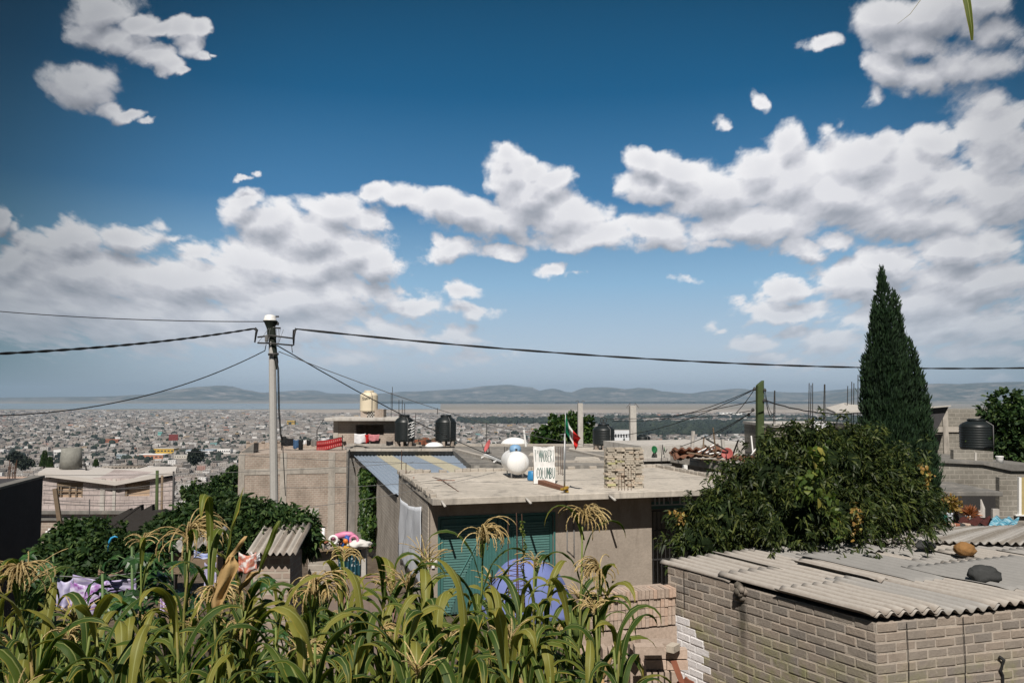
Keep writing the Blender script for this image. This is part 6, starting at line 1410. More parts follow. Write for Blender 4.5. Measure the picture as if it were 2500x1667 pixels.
hung('print_towel', 583, 626, 1347, 1396, red, 'red and white printed towel hanging before the outhouse', Y=11, cat='towel'); hung('blue_stripe_sheet', 474, 530, 1342, 1362, patt('bluewhite', [(.42, (.14, .20, .46)), (.58, (.58, .58, .66))], 3., (.4, 2, 1)), 'blue and white striped sheet hanging left of the outhouse', Y=11, cat='sheet')
hung('lilac_towel', 500, 528, 1372, 1445, lav, 'pale lilac towel hanging low behind the tall corn stalk', Y=10.5, cat='towel'); hung('white_shirt', 612, 634, 1345, 1368, WH, 'white shirt hanging between printed towel and outhouse', Y=11.2, cat='shirt', slope=4)
hung('purple_shirt', 392, 412, 1460, 1492, pur, 'small purple garment glimpsed low among the corn leaves', Y=9, cat='garment')
m = MB(); a, b = P(120, 1404, 9.4), P(345, 1396, 9.4); m.tube([a, a.lerp(b, .5) - Vector((0, 0, .05)), b], .006, 4); m.build('washing_line', M['wire_grey'], label='thin washing line carrying the purple and lavender blankets', cat='clothesline')
# blue basin
bb = m_plain('bright_blue_plastic', (.04, .30, .55), .4, .1, 4, 0, .4); c = P(276, 1345, 11); m = MB(); m.tube([P(263 + 0.0, 1346, 11), P(264, 1334, 11), P(267, 1322, 11), P(272, 1313, 11), P(280, 1309, 11), P(287, 1311, 11)], [.004, .012, .014, .013, .010, .004], 7); m.build('basin', bb, smooth=True, solid=.006, label='bright blue plastic basin propped among the dark shrubs', cat='basin')
for k in range(14):
    px, py = random.uniform(108, 135), random.uniform(1300, 1322); c = P(px, py, 15); m = MB(); m.grid(lambda s, t: c + Vector((s * .12, random.random() * .01, t * .08 * random.choice((1, -1)))), 3, 2); m.build('paper_scrap', M['white'], label='white paper scrap caught in the shrub by the dark wall', cat='paper', group='white scraps in the shrub', solid=.003)
# ------------------------------------------------------------------ landmarks and trees of the plain
def far_box(name, px0, px1, py0, py1, mat, label, depth=.6, roofm=None, cat='building'):
    z = None; c = G((px0 + px1) / 2, py1, H) if py1 < 1095 else None
    if c is None:                                   # on the slope: march down the ray
        d = ray((px0 + px1) / 2, py1); t = 40.
        while (d * t).z > ground_z(0, (d * t).y) and t < 6000: t *= 1.01
        c = d * t
    Y = c.y; a, b = P(px0, py1, Y), P(px1, py1, Y); zt = P(px0, py0, Y).z; w = b.x - a.x
    o = empty(name, c, label, cat)
    m = MB(); m.box(((a.x + b.x) / 2, Y + w * depth / 2, (zt + c.z - 2) / 2), (w, w * depth, zt - c.z + 2), .0); m.build('wall', mat, o)
    m = MB(); m.box(((a.x + b.x) / 2, Y + w * depth / 2, zt + .25), (w * 1.03, w * depth * 1.03, .5)); m.build('roof', roofm or M['conc_light'], o)
    m = MB(); nw = 6; 
    for k in range(nw): m.box((a.x + w * (k + .5) / nw, Y - .06, c.z + (zt - c.z) * .55), (w / nw * .6, .1, (zt - c.z) * .28))
    m.build('window_band', M['iron'], o); return o
fm_ = lambda n, c: m_plain(n, c, .8, .08, .2, 0, .2, big=.05)
far_box('school_building', 334, 397, 1110, 1121, fm_('orange_wall', (.46, .21, .13)), 'long salmon orange building below the yellow hall left of pole', roofm=M['white'])
far_box('yellow_hall', 374, 424, 1095, 1107, fm_('yellow_wall', (.52, .34, .05)), 'yellow hall on the plain above the salmon orange building')
far_box('white_warehouse', 453, 520, 1099, 1107, fm_('white_wall', (.68, .70, .72)), 'white and blue long warehouse right of the yellow hall', roofm=fm_('bluish_roof', (.30, .36, .42)))
far_box('white_block', 530, 562, 1096, 1107, M['white'], 'white banded apartment block left of the brick building')
far_box('cream_hall', 425, 460, 1111, 1119, fm_('pale_wall', (.56, .53, .47)), 'low pale shed right of the salmon orange building')
far_box('white_house_block', 130, 152, 1098, 1115, M['white'], 'white block just left of the cement water tank')
far_box('pale_blue_block', 284, 308, 1108, 1120, fm_('pale_blue_wall', (.30, .36, .40)), 'pale blue grey block left of the salmon orange building')
far_box('red_roof_shed', 252, 288, 1073, 1080, fm_('rusty_wall', (.28, .10, .05)), 'rusty red long shed in the city above the cement tank', roofm=fm_('rusty_roof', (.32, .12, .06)))
far_box('turquoise_block', 385, 395, 1054, 1062, fm_('turq_wall', (.15, .42, .40)), 'tiny turquoise block in the city left of the pole')
far_box('big_white_works', 1400, 1446, 1052, 1078, fm_('works_white', (.62, .66, .68)), 'large white works hall beside the valve wheel tank')
far_box('big_white_works', 1500, 1540, 1050, 1080, fm_('works_white2', (.66, .68, .70)), 'large white works hall left of the thick concrete post')
far_box('long_white_roofs', 1757, 1812, 1006, 1012, M['white'], 'long bright white roof at the city far edge left of timber pole')
far_box('yellow_tank_house', 700, 719, 1026, 1036, fm_('ochre_wall', (.45, .30, .06)), 'ochre yellow block in the city right of the pole')
p = G(423, 1087, H); o = empty('billboard', p, 'dark red billboard on a single mast in the city', 'billboard')
m = MB(); a, b, c = P(412, 1075, p.y), P(435, 1060, p.y), P(423, 1075, p.y); m.box(((a.x + b.x) / 2, p.y, (a.z + b.z) / 2), (b.x - a.x, 1.2, b.z - a.z)); m.build('panel', fm_('board_red', (.16, .03, .025)), o)
m = MB(); m.tube([p, Vector((p.x, p.y, a.z))], .9, 6); m.build('mast', M['iron'], o)
def crowns(name, X, Y, Rr, Hh, label, mat=M['leaf_far'], kind='stuff', cat='trees'):
    """lumpy low crowns, one mesh"""
    bm = bmesh.new(); bmesh.ops.create_icosphere(bm, subdivisions=2, radius=1); bv = np.array([v.co[:] for v in bm.verts]); bf = np.array([[v.index for v in f.verts] for f in bm.faces]); bm.free()
    n = len(X); jit = 1 + rng.normal(0, .16, (n, len(bv))); V_ = bv[None] * jit[..., None] * np.stack([Rr, Rr, Hh], 1)[:, None, :]
    V_ += np.stack([X, Y, gzv(Y) + Hh * .7], 1)[:, None, :]
    fc = (bf[None] + (np.arange(n) * len(bv))[:, None, None]).reshape(-1)
    me = bpy.data.meshes.new(name); me.vertices.add(n * len(bv)); me.vertices.foreach_set('co', V_.astype(np.float32).ravel()); me.loops.add(len(fc)); me.loops.foreach_set('vertex_index', fc.astype(np.int32))
    me.polygons.add(len(fc) // 3); me.polygons.foreach_set('loop_start', np.arange(0, len(fc), 3, dtype=np.int32)); me.polygons.foreach_set('loop_total', np.full(len(fc) // 3, 3, np.int32)); me.update(calc_edges=True)
    me.polygons.foreach_set('use_smooth', np.zeros(len(fc) // 3, bool)); me.materials.append(mat); o = bpy.data.objects.new(name, me); C.objects.link(o); return tag(o, label, cat, kind=kind)
def from_px(px, py): 
    pts = [G(a, b, H) for a, b in zip(px, py)]; return np.array([p.x for p in pts]), np.array([p.y for p in pts])
n = 2600; px = rng.uniform(1480, 2500, n); py = rng.uniform(1030, 1062, n) - (px - 1900) * .010; px2 = rng.uniform(1120, 1500, 420); py2 = rng.uniform(1025, 1036, 420); px3 = rng.uniform(1480, 2400, 300); py3 = rng.normal(1021, 1.0, 300)
X, Y = from_px(np.concatenate([px, px2, px3]), np.concatenate([py, py2, py3])); crowns('wooded_belt', X, Y, rng.uniform(9, 20, len(X)), rng.uniform(7, 13, len(X)), 'dark belt of woods crossing the city on the right')
n = 1500; px = rng.uniform(-50, 2500, n); py = 1012 + rng.power(.9, n) * 0 + rng.uniform(0, 1, n) ** 1.1 * 125
X, Y = from_px(px, py); crowns('city_trees', X, Y, rng.uniform(3, 8, n), rng.uniform(4, 8, n), 'scattered dark trees between the houses of the plain')
n = 2600; px = rng.uniform(900, 2700, n); py = rng.uniform(981, 985.5, n); X, Y = from_px(px, py); crowns('far_shore_woods', X, Y, rng.uniform(40, 140, n), rng.uniform(12, 24, n), 'thin dark line of woods at the foot of the far hills')
n = 700; px = rng.uniform(-200, 1050, n); py = rng.uniform(979.5, 981.5, n); X, Y = from_px(px, py); crowns('lake_shore_woods', X, Y, rng.uniform(60, 160, n), rng.uniform(14, 24, n), 'thin dark line of woods on the far lake shore')
# far towns: pale specks at the foot of the hills and by the far lake shore
def specks(name, px, py, w, h_, col, label):
    X, Y = from_px(px, py); n = len(X); ok = Y > 0
    o = box_mesh(name, X, Y, np.full(n, H), rng.uniform(.5, 1.5, n) * w, np.full(n, 30.), rng.uniform(.6, 1.4, n) * h_, np.zeros(n), col(n), M['city']); tag(o, label, 'houses', kind='stuff')
wc_ = lambda n: np.array([.62, .60, .58])[None] * rng.uniform(.6, 1.2, n)[:, None]
specks('far_town_houses', rng.uniform(1130, 2500, 900), rng.uniform(975.5, 980, 900), 90, 26, wc_, 'pale specks of far towns at the foot of the hills')
specks('shore_town_houses', np.concatenate([rng.normal(235, 22, 60), rng.uniform(60, 110, 20)]), np.concatenate([np.full(60, 981.6), np.full(20, 979.5)]), 60, 16, wc_, 'white line of buildings on the far lake shore')

# ------------------------------------------------------------------ foliage
def foliage(name, blobs, ncl, per, ln, wd, droop, mat, parent=None, up=.15, spread=1., inner=.25, shell=(.72, 1.06), seed=1, lump=.22, out=.8, **kw):
    """leaf clusters through the outer part of several lumps; blobs: (centre, rx, ry, rz)"""
    vol = np.array([b[1] * b[2] + b[1] * b[3] for b in blobs]); pr = vol / vol.sum(); idx = rng.choice(len(blobs), ncl, p=pr)
    d = rnd(ncl); d /= np.linalg.norm(d, axis=1, keepdims=True)
    f = rng.uniform(*shell, ncl); k = rng.random(ncl) < inner; f[k] = rng.uniform(.2, .8, k.sum())
    cs = np.array([tuple(b[0]) for b in blobs])[idx]; rs = np.array([b[1:4] for b in blobs])[idx]
    nz = np.array([mnoise.noise(Vector(tuple(x * 3.2)) + Vector((seed * 3.1, i * 7.7, 0))) for x, i in zip(d, idx)])
    pos = cs + d * rs * (f * (1 + lump * 2 * nz))[:, None]
    keep = rng.random(ncl) < np.clip(1.0 + 1.5 * nz, .25, 1); pos, d = pos[keep], d[keep]; n = len(pos)
    base = np.repeat(pos, per, 0) + rnd(n * per, ln * .22 * spread); dv = np.repeat(d, per, 0) * out + rnd(n * per, .75); dv[:, 2] += up
    m_ = n * per
    return np_leaves(name, base, dv, rnd(m_), ln * rng.uniform(.6, 1.25, m_), wd * rng.uniform(.7, 1.2, m_), droop * rng.uniform(.3, 1.4, m_), mat, parent, **kw)
def pblob(px, py, rx, ry, Y, dr=.8): c = P(px, py, Y); k = Y / F; return (c, rx * k, rx * k * dr, ry * k)
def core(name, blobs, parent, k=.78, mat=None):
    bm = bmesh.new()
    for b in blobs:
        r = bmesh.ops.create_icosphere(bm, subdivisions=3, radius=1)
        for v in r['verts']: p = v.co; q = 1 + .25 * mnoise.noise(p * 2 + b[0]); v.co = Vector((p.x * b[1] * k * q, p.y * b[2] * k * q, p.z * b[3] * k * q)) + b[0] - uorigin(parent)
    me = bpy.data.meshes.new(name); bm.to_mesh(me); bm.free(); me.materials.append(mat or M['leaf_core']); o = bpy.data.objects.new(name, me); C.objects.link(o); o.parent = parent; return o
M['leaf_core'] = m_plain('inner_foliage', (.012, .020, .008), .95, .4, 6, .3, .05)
def trunk(parent, a, b, r0, r1, limbs, mat=None):
    m = MB(); a, b = Vector(a), Vector(b); m.tube([a, a.lerp(b, .35) + Vector((.04, .03, 0)), a.lerp(b, .7) + Vector((-.03, .02, 0)), b], [r0, r0 * .8, (r0 + r1) / 2, r1], 8)
    for q in limbs: q = Vector(q); s = a.lerp(b, random.uniform(.4, .9)); m.tube([s, s.lerp(q, .5) + Vector((0, 0, .1)), q], [r1 * .9, r1 * .6, r1 * .3], 6)
    return m.build('trunk', mat or M['bark'], parent)
# peach tree
pb = [(1790, 1275, 105, 80, 15.5), (1705, 1322, 58, 40, 15), (1880, 1190, 100, 80, 16), (2010, 1160, 130, 95, 16.5), (2130, 1200, 115, 105, 16.8), (1960, 1270, 185, 82, 15.6), (2200, 1260, 78, 62, 16.8), (1810, 1190, 52, 50, 16), (1895, 1095, 42, 36, 16.5), (1975, 1072, 48, 34, 16.5), (2060, 1080, 60, 42, 17), (2120, 1250, 110, 84, 16.2), (1700, 1262, 34, 40, 15.4), (2210, 1170, 46, 60, 17.2), (1755, 1215, 30, 30, 15.8), (1935, 1052, 22, 18, 16.5)]
pb = [pblob(*b) for b in pb]; t = empty('peach_tree', G(1950, 1500, -6), 'broad leafy peach tree with drooping narrow leaves in front of the cypress', 'tree')
foliage('crown', pb, 4600, 13, .145, .036, .8, M['leaf_peach'], t, up=.1, inner=.12, shell=(.78, 1.2), lump=.48)
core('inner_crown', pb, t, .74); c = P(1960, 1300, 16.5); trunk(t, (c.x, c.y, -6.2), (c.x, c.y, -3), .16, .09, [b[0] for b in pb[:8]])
# creepers in it
for (pts, n, mt, nm, lab, sz) in (([(2010, 1085), (1985, 1120), (2000, 1150), (1960, 1170), (1950, 1200), (2035, 1215), (2040, 1290)], 190, 'leaf_vine', 'creeper', 'yellow green broad leaved creeper climbing over the peach tree front', .12), ([(2085, 1230), (2092, 1260), (2088, 1300)], 70, 'leaf_orange', 'dry_creeper', 'pale dry creeper strand hanging on the lower peach tree', .07), ([(1640, 1245), (1668, 1262), (1655, 1275)], 45, 'leaf_orange', 'yellow_leaves', 'yellow leaf sprig at the peach tree left edge', .06), ([(2250, 1130), (2268, 1160), (2262, 1190)], 40, 'leaf_orange', 'orange_leaves', 'orange yellow leaf sprig at the cypress right foot', .07)):
    base = []
    for _ in range(n):
        k = random.uniform(0, len(pts) - 1.001); i = int(k); q = [pts[i][j] + (pts[i + 1][j] - pts[i][j]) * (k - i) + random.gauss(0, 9 if sz > .1 else 5) for j in (0, 1)]; base.append(tuple(P(q[0], q[1], 14.35 + random.uniform(-.15, .15) + (1.2 if q[0] > 2200 else .8 if q[0] < 1700 else 0))))
    base = np.array(base); np_leaves(nm, base, rnd(n, .6) + np.array([0, -.5, -.3]), rnd(n), sz * rng.uniform(.7, 1.3, n), sz * .95 * rng.uniform(.7, 1.2, n), rng.uniform(.2, .6, n), M[mt], None, label=lab, cat='creeper' if 'creeper' in nm else 'leaf sprig')
# cypress
Yc_ = 19.5
def spire(px, yt, yb, w, n, seed, dx=0.):
    """an upright flame of foliage: w(t) half width in pixels, t 0 top .. 1 bottom"""
    t = rng.random(n) ** .62; a = rng.uniform(0, 2 * PI, n); ww = np.array([w(x) for x in t]); cx = np.array([px + dx * x for x in t]); py = yt + (yb - yt) * t
    k = Yc_ / F; nz = np.array([mnoise.fractal(Vector((math.cos(q) * 1.5 + seed * 5, math.sin(q) * 1.5, x * (yb - yt) * .05)), 1, 2, 3) for q, x in zip(a, t)])
    rr = ww * k * (1 + .85 * nz) * rng.uniform(.70, 1.08, n)
    c = np.array([tuple(P(x, y, Yc_)) for x, y in zip(cx, py)]); rad = np.stack([np.cos(a), np.sin(a), 0 * a], 1)
    base = c + rad * rr[:, None]; dv = rad * .42 + rnd(n, .16); dv[:, 2] += 1.0; return base, dv
t = empty('cypress_tree', P(2200, 1340, Yc_), 'tall dark green pointed cypress with several leaders', 'tree')
def tab(*q): return lambda x: float(np.interp(x, [i[0] for i in q], [i[1] for i in q]))
sp = [spire(2152, 655, 1330, tab((0, 1), (.067, 7), (.126, 17), (.215, 23), (.30, 29), (.42, 40), (.6, 54), (1, 66)), 24000, 1, 34), spire(2182, 712, 1100, tab((0, 1), (.1, 9), (.3, 17), (1, 34)), 7000, 2, 16), spire(2134, 742, 1000, tab((0, 1), (.15, 7), (1, 20)), 3500, 3, 4), spire(2214, 826, 1250, tab((0, 2), (.1, 15), (.3, 26), (1, 44)), 12000, 4, 22), spire(2115, 864, 1150, tab((0, 2), (.08, 9), (.4, 18), (1, 28)), 6000, 5, 28), spire(2243, 905, 1320, tab((0, 2), (.1, 14), (.5, 26), (1, 34)), 9000, 6, 14), spire(2258, 1000, 1330, tab((0, 2), (.1, 14), (1, 28)), 7000, 7, 4), spire(2165, 1000, 1340, tab((0, 20), (.5, 46), (1, 58)), 8000, 8, 10), spire(2196, 775, 950, tab((0, 1), (.3, 8), (1, 16)), 2200, 9, 0), spire(2232, 858, 1100, tab((0, 1), (.2, 8), (1, 18)), 2200, 10, 8)]
base = np.concatenate([s_[0] for s_ in sp]); dv = np.concatenate([s_[1] for s_ in sp]); n = len(base)
np_leaves('crown', base, dv, rnd(n), rng.uniform(.06, .17, n), rng.uniform(.016, .036, n), rng.uniform(-.15, .1, n), M['leaf_cyp'], t)
m = MB()
for (px, yt, yb, w, dx) in ((2152, 700, 1330, 44, 34), (2184, 750, 1100, 20, 16), (2136, 790, 1000, 10, 4), (2214, 866, 1250, 28, 22), (2116, 905, 1150, 13, 28), (2243, 945, 1320, 24, 14), (2254, 1050, 1330, 24, 6), (2165, 1030, 1340, 46, 10)):
    m.tube([P(px + dx * q, yt + (yb - yt) * q, Yc_) for q in np.linspace(0, 1, 9)], [max(.01, w * q ** .6 * Yc_ / F * (.86 + .1 * random.random())) for q in np.linspace(0, 1, 9)], 12)
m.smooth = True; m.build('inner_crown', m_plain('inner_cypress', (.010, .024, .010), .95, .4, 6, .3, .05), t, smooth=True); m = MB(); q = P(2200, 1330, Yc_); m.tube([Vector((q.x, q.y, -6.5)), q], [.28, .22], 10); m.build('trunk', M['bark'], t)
# other trees and shrubs
def shrub(name, label, blobs, ncl, per, ln, wd, droop, mat, cat='shrub', ck=.58, **kw):
    bl = [pblob(*b) for b in blobs]; c = bl[0][0]; kw.setdefault('lump', .36); kw.setdefault('shell', (.7, 1.16)); gz = ground_z(c.x, c.y); t = empty(name, Vector((c.x, c.y, gz)), label, cat)
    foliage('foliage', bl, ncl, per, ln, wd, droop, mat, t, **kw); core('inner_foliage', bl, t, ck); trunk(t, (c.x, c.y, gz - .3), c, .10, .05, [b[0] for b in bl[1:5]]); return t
shrub('dark_tree', 'dark bushy tree beside the big shaded water tank', [(2470, 1040, 60, 75, 31), (2430, 1080, 45, 55, 31), (2440, 1010, 25, 22, 31), (2510, 1010, 40, 30, 31.5), (2540, 1080, 60, 70, 31), (2495, 1110, 60, 30, 31)], 1500, 10, .22, .12, .3, M['leaf_dark'], 'tree')
shrub('round_tree', 'round green tree rising behind the flag and bare post', [(1385, 1062, 55, 34, 64), (1335, 1078, 26, 18, 64), (1420, 1075, 35, 24, 64), (1392, 1040, 30, 20, 64)], 1400, 8, .42, .26, .3, M['leaf_ivy'], 'tree')
shrub('pole_tree', 'wide green feathery tree behind the utility pole foot', [(520, 1278, 90, 50, 17), (600, 1302, 85, 48, 17), (685, 1292, 70, 46, 17), (440, 1300, 66, 42, 16.5), (560, 1250, 46, 28, 17.5), (735, 1318, 34, 30, 17), (480, 1330, 90, 28, 16), (625, 1255, 38, 20, 17.3)], 3800, 9, .20, .055, .55, M['leaf_dark'], 'tree', up=.1)
shrub('wall_shrub', 'dark leafy shrub before the whitewashed house at left', [(190, 1335, 72, 50, 12.5), (270, 1355, 80, 42, 12), (145, 1380, 52, 50, 12), (210, 1405, 110, 42, 11.8), (220, 1300, 40, 24, 12.8), (340, 1345, 54, 34, 12.5)], 4200, 9, .12, .055, .5, M['leaf_dark'])
shrub('slope_tree', 'dark tree on the slope left of the brick building', [(545, 1190, 32, 28, 90), (520, 1215, 30, 22, 88), (470, 1200, 22, 18, 95), (560, 1225, 30, 20, 86)], 900, 8, .5, .3, .3, M['leaf_dark'], 'tree')
shrub('slope_tree', 'round dark tree on the slope above the others', [(570, 1155, 12, 13, 130)], 320, 8, .5, .35, .3, M['leaf_dark'], 'tree')
for px, py, hh, lab in ((108, 1137, 19, 'tall dark conifer left of the cement water tank'), (122, 1141, 13, 'smaller dark conifer beside the tall one'), (234, 1137, 8, 'small pointed conifer right of the cement tank'), (474, 1120, 0, '')):
    if not hh: continue
    Yt = 160.; c = P(px, py, Yt); k = Yt / F; r = hh * .20 * k; Hc = hh * 2.0 * k; t = empty('conifer', Vector((c.x, c.y, c.z)), lab, 'tree'); n = 2500; q = rng.random(n) ** .55; a = rng.uniform(0, 2 * PI, n)
    base = np.stack([c.x + np.cos(a) * r * 2 * q, c.y + np.sin(a) * r * 2 * q, c.z + Hc * (1 - q)], 1); np_leaves('crown', base, np.stack([np.cos(a), np.sin(a), .4 + 0 * a], 1), rnd(n), np.full(n, .4), np.full(n, .2), np.full(n, .5), M['leaf_dark'], t)
    m = MB(); m.tube([c - Vector((0, 0, 6)), c + Vector((0, 0, Hc * .8))], [.3, .1], 6); m.build('trunk', M['bark'], t)
shrub('city_tree', 'dark round tree in the city right of the salmon orange building', [(477, 1113, 13, 14, 520)], 260, 8, 1.6, 1.1, .3, M['leaf_far'], 'tree'); shrub('city_tree', 'dark tree clump in the city left of the cement water tank', [(36, 1115, 12, 9, 480), (60, 1130, 14, 10, 420)], 300, 8, 1.4, .9, .3, M['leaf_far'], 'tree')
# potted plants on the porch
for px, py, Y, mt, n, r, lab in ((2320, 1230, 22, 'leaf_orange', 260, .30, 'yellow orange leafy plant growing in the bluish planter'), (2368, 1245, 23, 'leaf_orange', 120, .26, 'reddish spiky plant growing in the small white pot')):
    c = P(px, py, Y); base = np.array(c)[None] + rnd(n, r * .45) * np.array([1, .7, .9]); np_leaves('potted_plant_leaves', base if n > 200 else np.repeat(np.array(P(px, 1258, Y))[None], n, 0), rnd(n, .6) + np.array([0, 0, .8 if n < 200 else .2]), rnd(n), np.full(n, .12 if n > 200 else .36), np.full(n, .06 if n > 200 else .03), rng.uniform(0, .3, n), M[mt] if n > 200 else m_leaf('reddish_leaf', (.20, .07, .03), (.32, .12, .05)), None, label=lab, cat='plant')
# castor plants with palmate leaves
def palm_leaf(m, c, nrm, r, roll=0.):
    q = Vector(nrm).normalized().to_track_quat('Z', 'Y').to_matrix(); nl = 8
    for k in range(nl):
        a = roll + (k - (nl - 1) / 2) * (2 * PI * .86 / nl); L_ = r * (1 - .28 * abs(k - 3.5) / 3.5); w = .15 * r
        d = Vector((math.cos(a), math.sin(a), 0)); s = Vector((-d.y, d.x, 0))
        pts = [Vector((0, 0, 0)), d * L_ * .45 - s * w * 1.05 + Vector((0, 0, .05 * r)), d * L_ * .45, d * L_ * .45 + s * w * 1.05 + Vector((0, 0, .05 * r)), d * L_ * .78 - s * w * .7 - Vector((0, 0, .10 * r)), d * L_ * .78 - Vector((0, 0, .14 * r)), d * L_ * .78 + s * w * .7 - Vector((0, 0, .10 * r)), d * L_ - Vector((0, 0, .32 * r))]
        m.add([Vector(c) + q @ p for p in pts], [(0, 1, 2), (0, 2, 3), (1, 4, 5, 2), (2, 5, 6, 3), (4, 7, 5), (5, 7, 6)])
M['leaf_castor'] = m_leaf('castor_leaf', (.016, .050, .014), (.028, .078, .020), (.05, .12, .03), .4, .18, 3, .5)
def castor(px, pyt, Y, n, r, spread, label):
    b = P(px, pyt, Y); gz = ground_z(b.x, Y); t = empty('castor_plant', Vector((b.x, Y, gz)), label, 'plant'); m = MB(); st = MB(); hgt = b.z - gz
    st.tube([Vector((b.x, Y, gz)), Vector((b.x + .05, Y, gz + hgt * .5)), Vector((b.x, Y, b.z))], [.022, .018, .010], 7)
    for k in range(n):
        hz = gz + hgt * random.uniform(.35, .97); a = random.uniform(0, 2 * PI); ln = random.uniform(.4, 1) * spread; s = Vector((b.x, Y, hz)); e = s + Vector((math.cos(a) * ln, math.sin(a) * ln, random.uniform(-.05, .16)))
        st.tube([s, s.lerp(e, .6) + Vector((0, 0, .05)), e], [.006, .005, .004], 5); palm_leaf(m, e, (math.cos(a) * .5 + random.uniform(-.3, .3), math.sin(a) * .4 - .25, 1), r * random.uniform(.7, 1.15), a)
    m.build('leaves', M['leaf_castor'], t); st.build('stem', m_plain('castor_stem', (.10, .16, .06), .6, .2, 10, 0, .3), t, smooth=True)
castor(322, 1335, 7.4, 26, .21, .42, 'dark green palmate castor plant with pale stem before the purple blankets'); castor(420, 1345, 8.2, 20, .20, .40, 'castor plant right of the first one under the curled tassel'); castor(250, 1400, 6.6, 14, .18, .36, 'low castor plant below the purple blanket'); castor(615, 1410, 7.2, 16, .22, .34, 'castor plant with large dark leaves before the pole foot'); castor(130, 1350, 9.5, 20, .20, .4, 'castor plant beside the dark block wall')

# ------------------------------------------------------------------ maize
q = Mat('maize_leaf', .55, .3); uv = q.sep(q.uv()); rp = q.n('ShaderNodeNewGeometry').outputs['Random Per Island']
edge = q.math('MULTIPLY', q.math('ABSOLUTE', q.math('SUBTRACT', uv[0], .5)), 2.)
uvw = q.scale(q.uv(), (1.5, 3.0, 1)); big = q.noise(q.geo(), 5, 4, .6)
green = q.ramp(rp, [(0, (.034, .070, .012)), (.45, (.072, .108, .015)), (.78, (.135, .160, .026)), (.93, (.20, .195, .038)), (.965, (.32, .23, .075)), (1, (.28, .17, .06))])
dry = q.math('ADD', q.math('ADD', q.math('POWER', edge, 5.), q.math('POWER', uv[1], 4.)), q.math('MULTIPLY', q.math('SUBTRACT', big, .5), 2.0))
c_ = q.mix(q.range(dry, .68, 1.26, 0, .85), green, (.36, .29, .055))
st_ = q.noise(q.scale(q.uv(), (26, 1.2, 1)), 2, 3); c_ = q.mix(1., c_, q.ramp(st_, [(.35, (.80, .80, .78)), (.65, (1.15, 1.15, 1.1))]), 'MULTIPLY')
c_ = q.mix(q.math('LESS_THAN', edge, .10), c_, q.mix(.6, c_, (.34, .36, .14))); q.col(c_)
tl = q.n('ShaderNodeBsdfTranslucent'); q.l(q.mix(1., c_, (1.5, 1.6, .7), 'MULTIPLY'), tl.inputs[0]); mx = q.n('ShaderNodeMixShader'); mx.inputs[0].default_value = .28; q.l(q.b.outputs[0], mx.inputs[1]); q.l(tl.outputs[0], mx.inputs[2]); q.l(mx.outputs[0], q.out.inputs[0]); M['maize'] = q.m
q.bump(st_, .25, .004)
M['stalk'] = m_plain('maize_stalk', (.15, .19, .045), .6, .3, 9, .1, .3, stain=(.30, .16, .07)); M['tassel'] = m_leaf('maize_tassel', (.38, .27, .12), (.50, .38, .19), (.58, .46, .25), .8, .2, 9, .2); M['husk'] = m_plain('dry_husk', (.42, .28, .125), .8, .25, 14, .2, .2); M['ear'] = m_plain('green_ear_husk', (.16, .22, .06), .6, .2, 12, .2, .3)
def maize_leaf(m, s, az, ln, wd, el0, bend, twist, seed):
    n = 12; p = Vector(s); pts = []; d0 = el0; hd = Vector((math.cos(az), math.sin(az), 0))
    for i in range(n + 1):
        t = i / n; e = max(-1.45, el0 - bend * t ** (1.7 + .8 * ((seed * 7) % 1))); a = az + twist * t * t; dr = Vector((math.cos(a) * math.cos(e), math.sin(a) * math.cos(e), math.sin(e)))
        pts.append((p.copy(), dr, a, e)); p = p + dr * (ln / n)
    vs = []; cr = 4
    for i, (p, dr, a, e) in enumerate(pts):
        t = i / n; w = wd * (.55 + .9 * t if t < .28 else .80 + .2 * math.sin(PI * (t - .28) / .5) if t < .6 else 0.98) * (1 - max(0, (t - .55) / .45) ** 1.8) + .002
        side = Vector((-math.sin(a), math.cos(a), 0)); rl = .5 * math.sin(seed + t * 3) * t; up_ = side.cross(dr).normalized(); side = (side * math.cos(rl) + up_ * math.sin(rl)); up_ = side.cross(dr)
        for j in range(cr + 1):
            x = (j / cr - .5) * 2; wave = .10 * w * math.sin(seed * 3 + t * 19 + (2 if x > 0 else 0)) * x * x
            vs.append(p + side * (x * w * .5) - up_ * (-(x * x) * w * .16 + wave))
    fs = []; uvs = []
    for i in range(n):
        for j in range(cr):
            a = i * (cr + 1) + j; fs.append((a, a + 1, a + cr + 2, a + cr + 1)); uvs.append([(j / cr, i / n), ((j + 1) / cr, i / n), ((j + 1) / cr, (i + 1) / n), (j / cr, (i + 1) / n)])
    m.add(vs, fs, uvs)
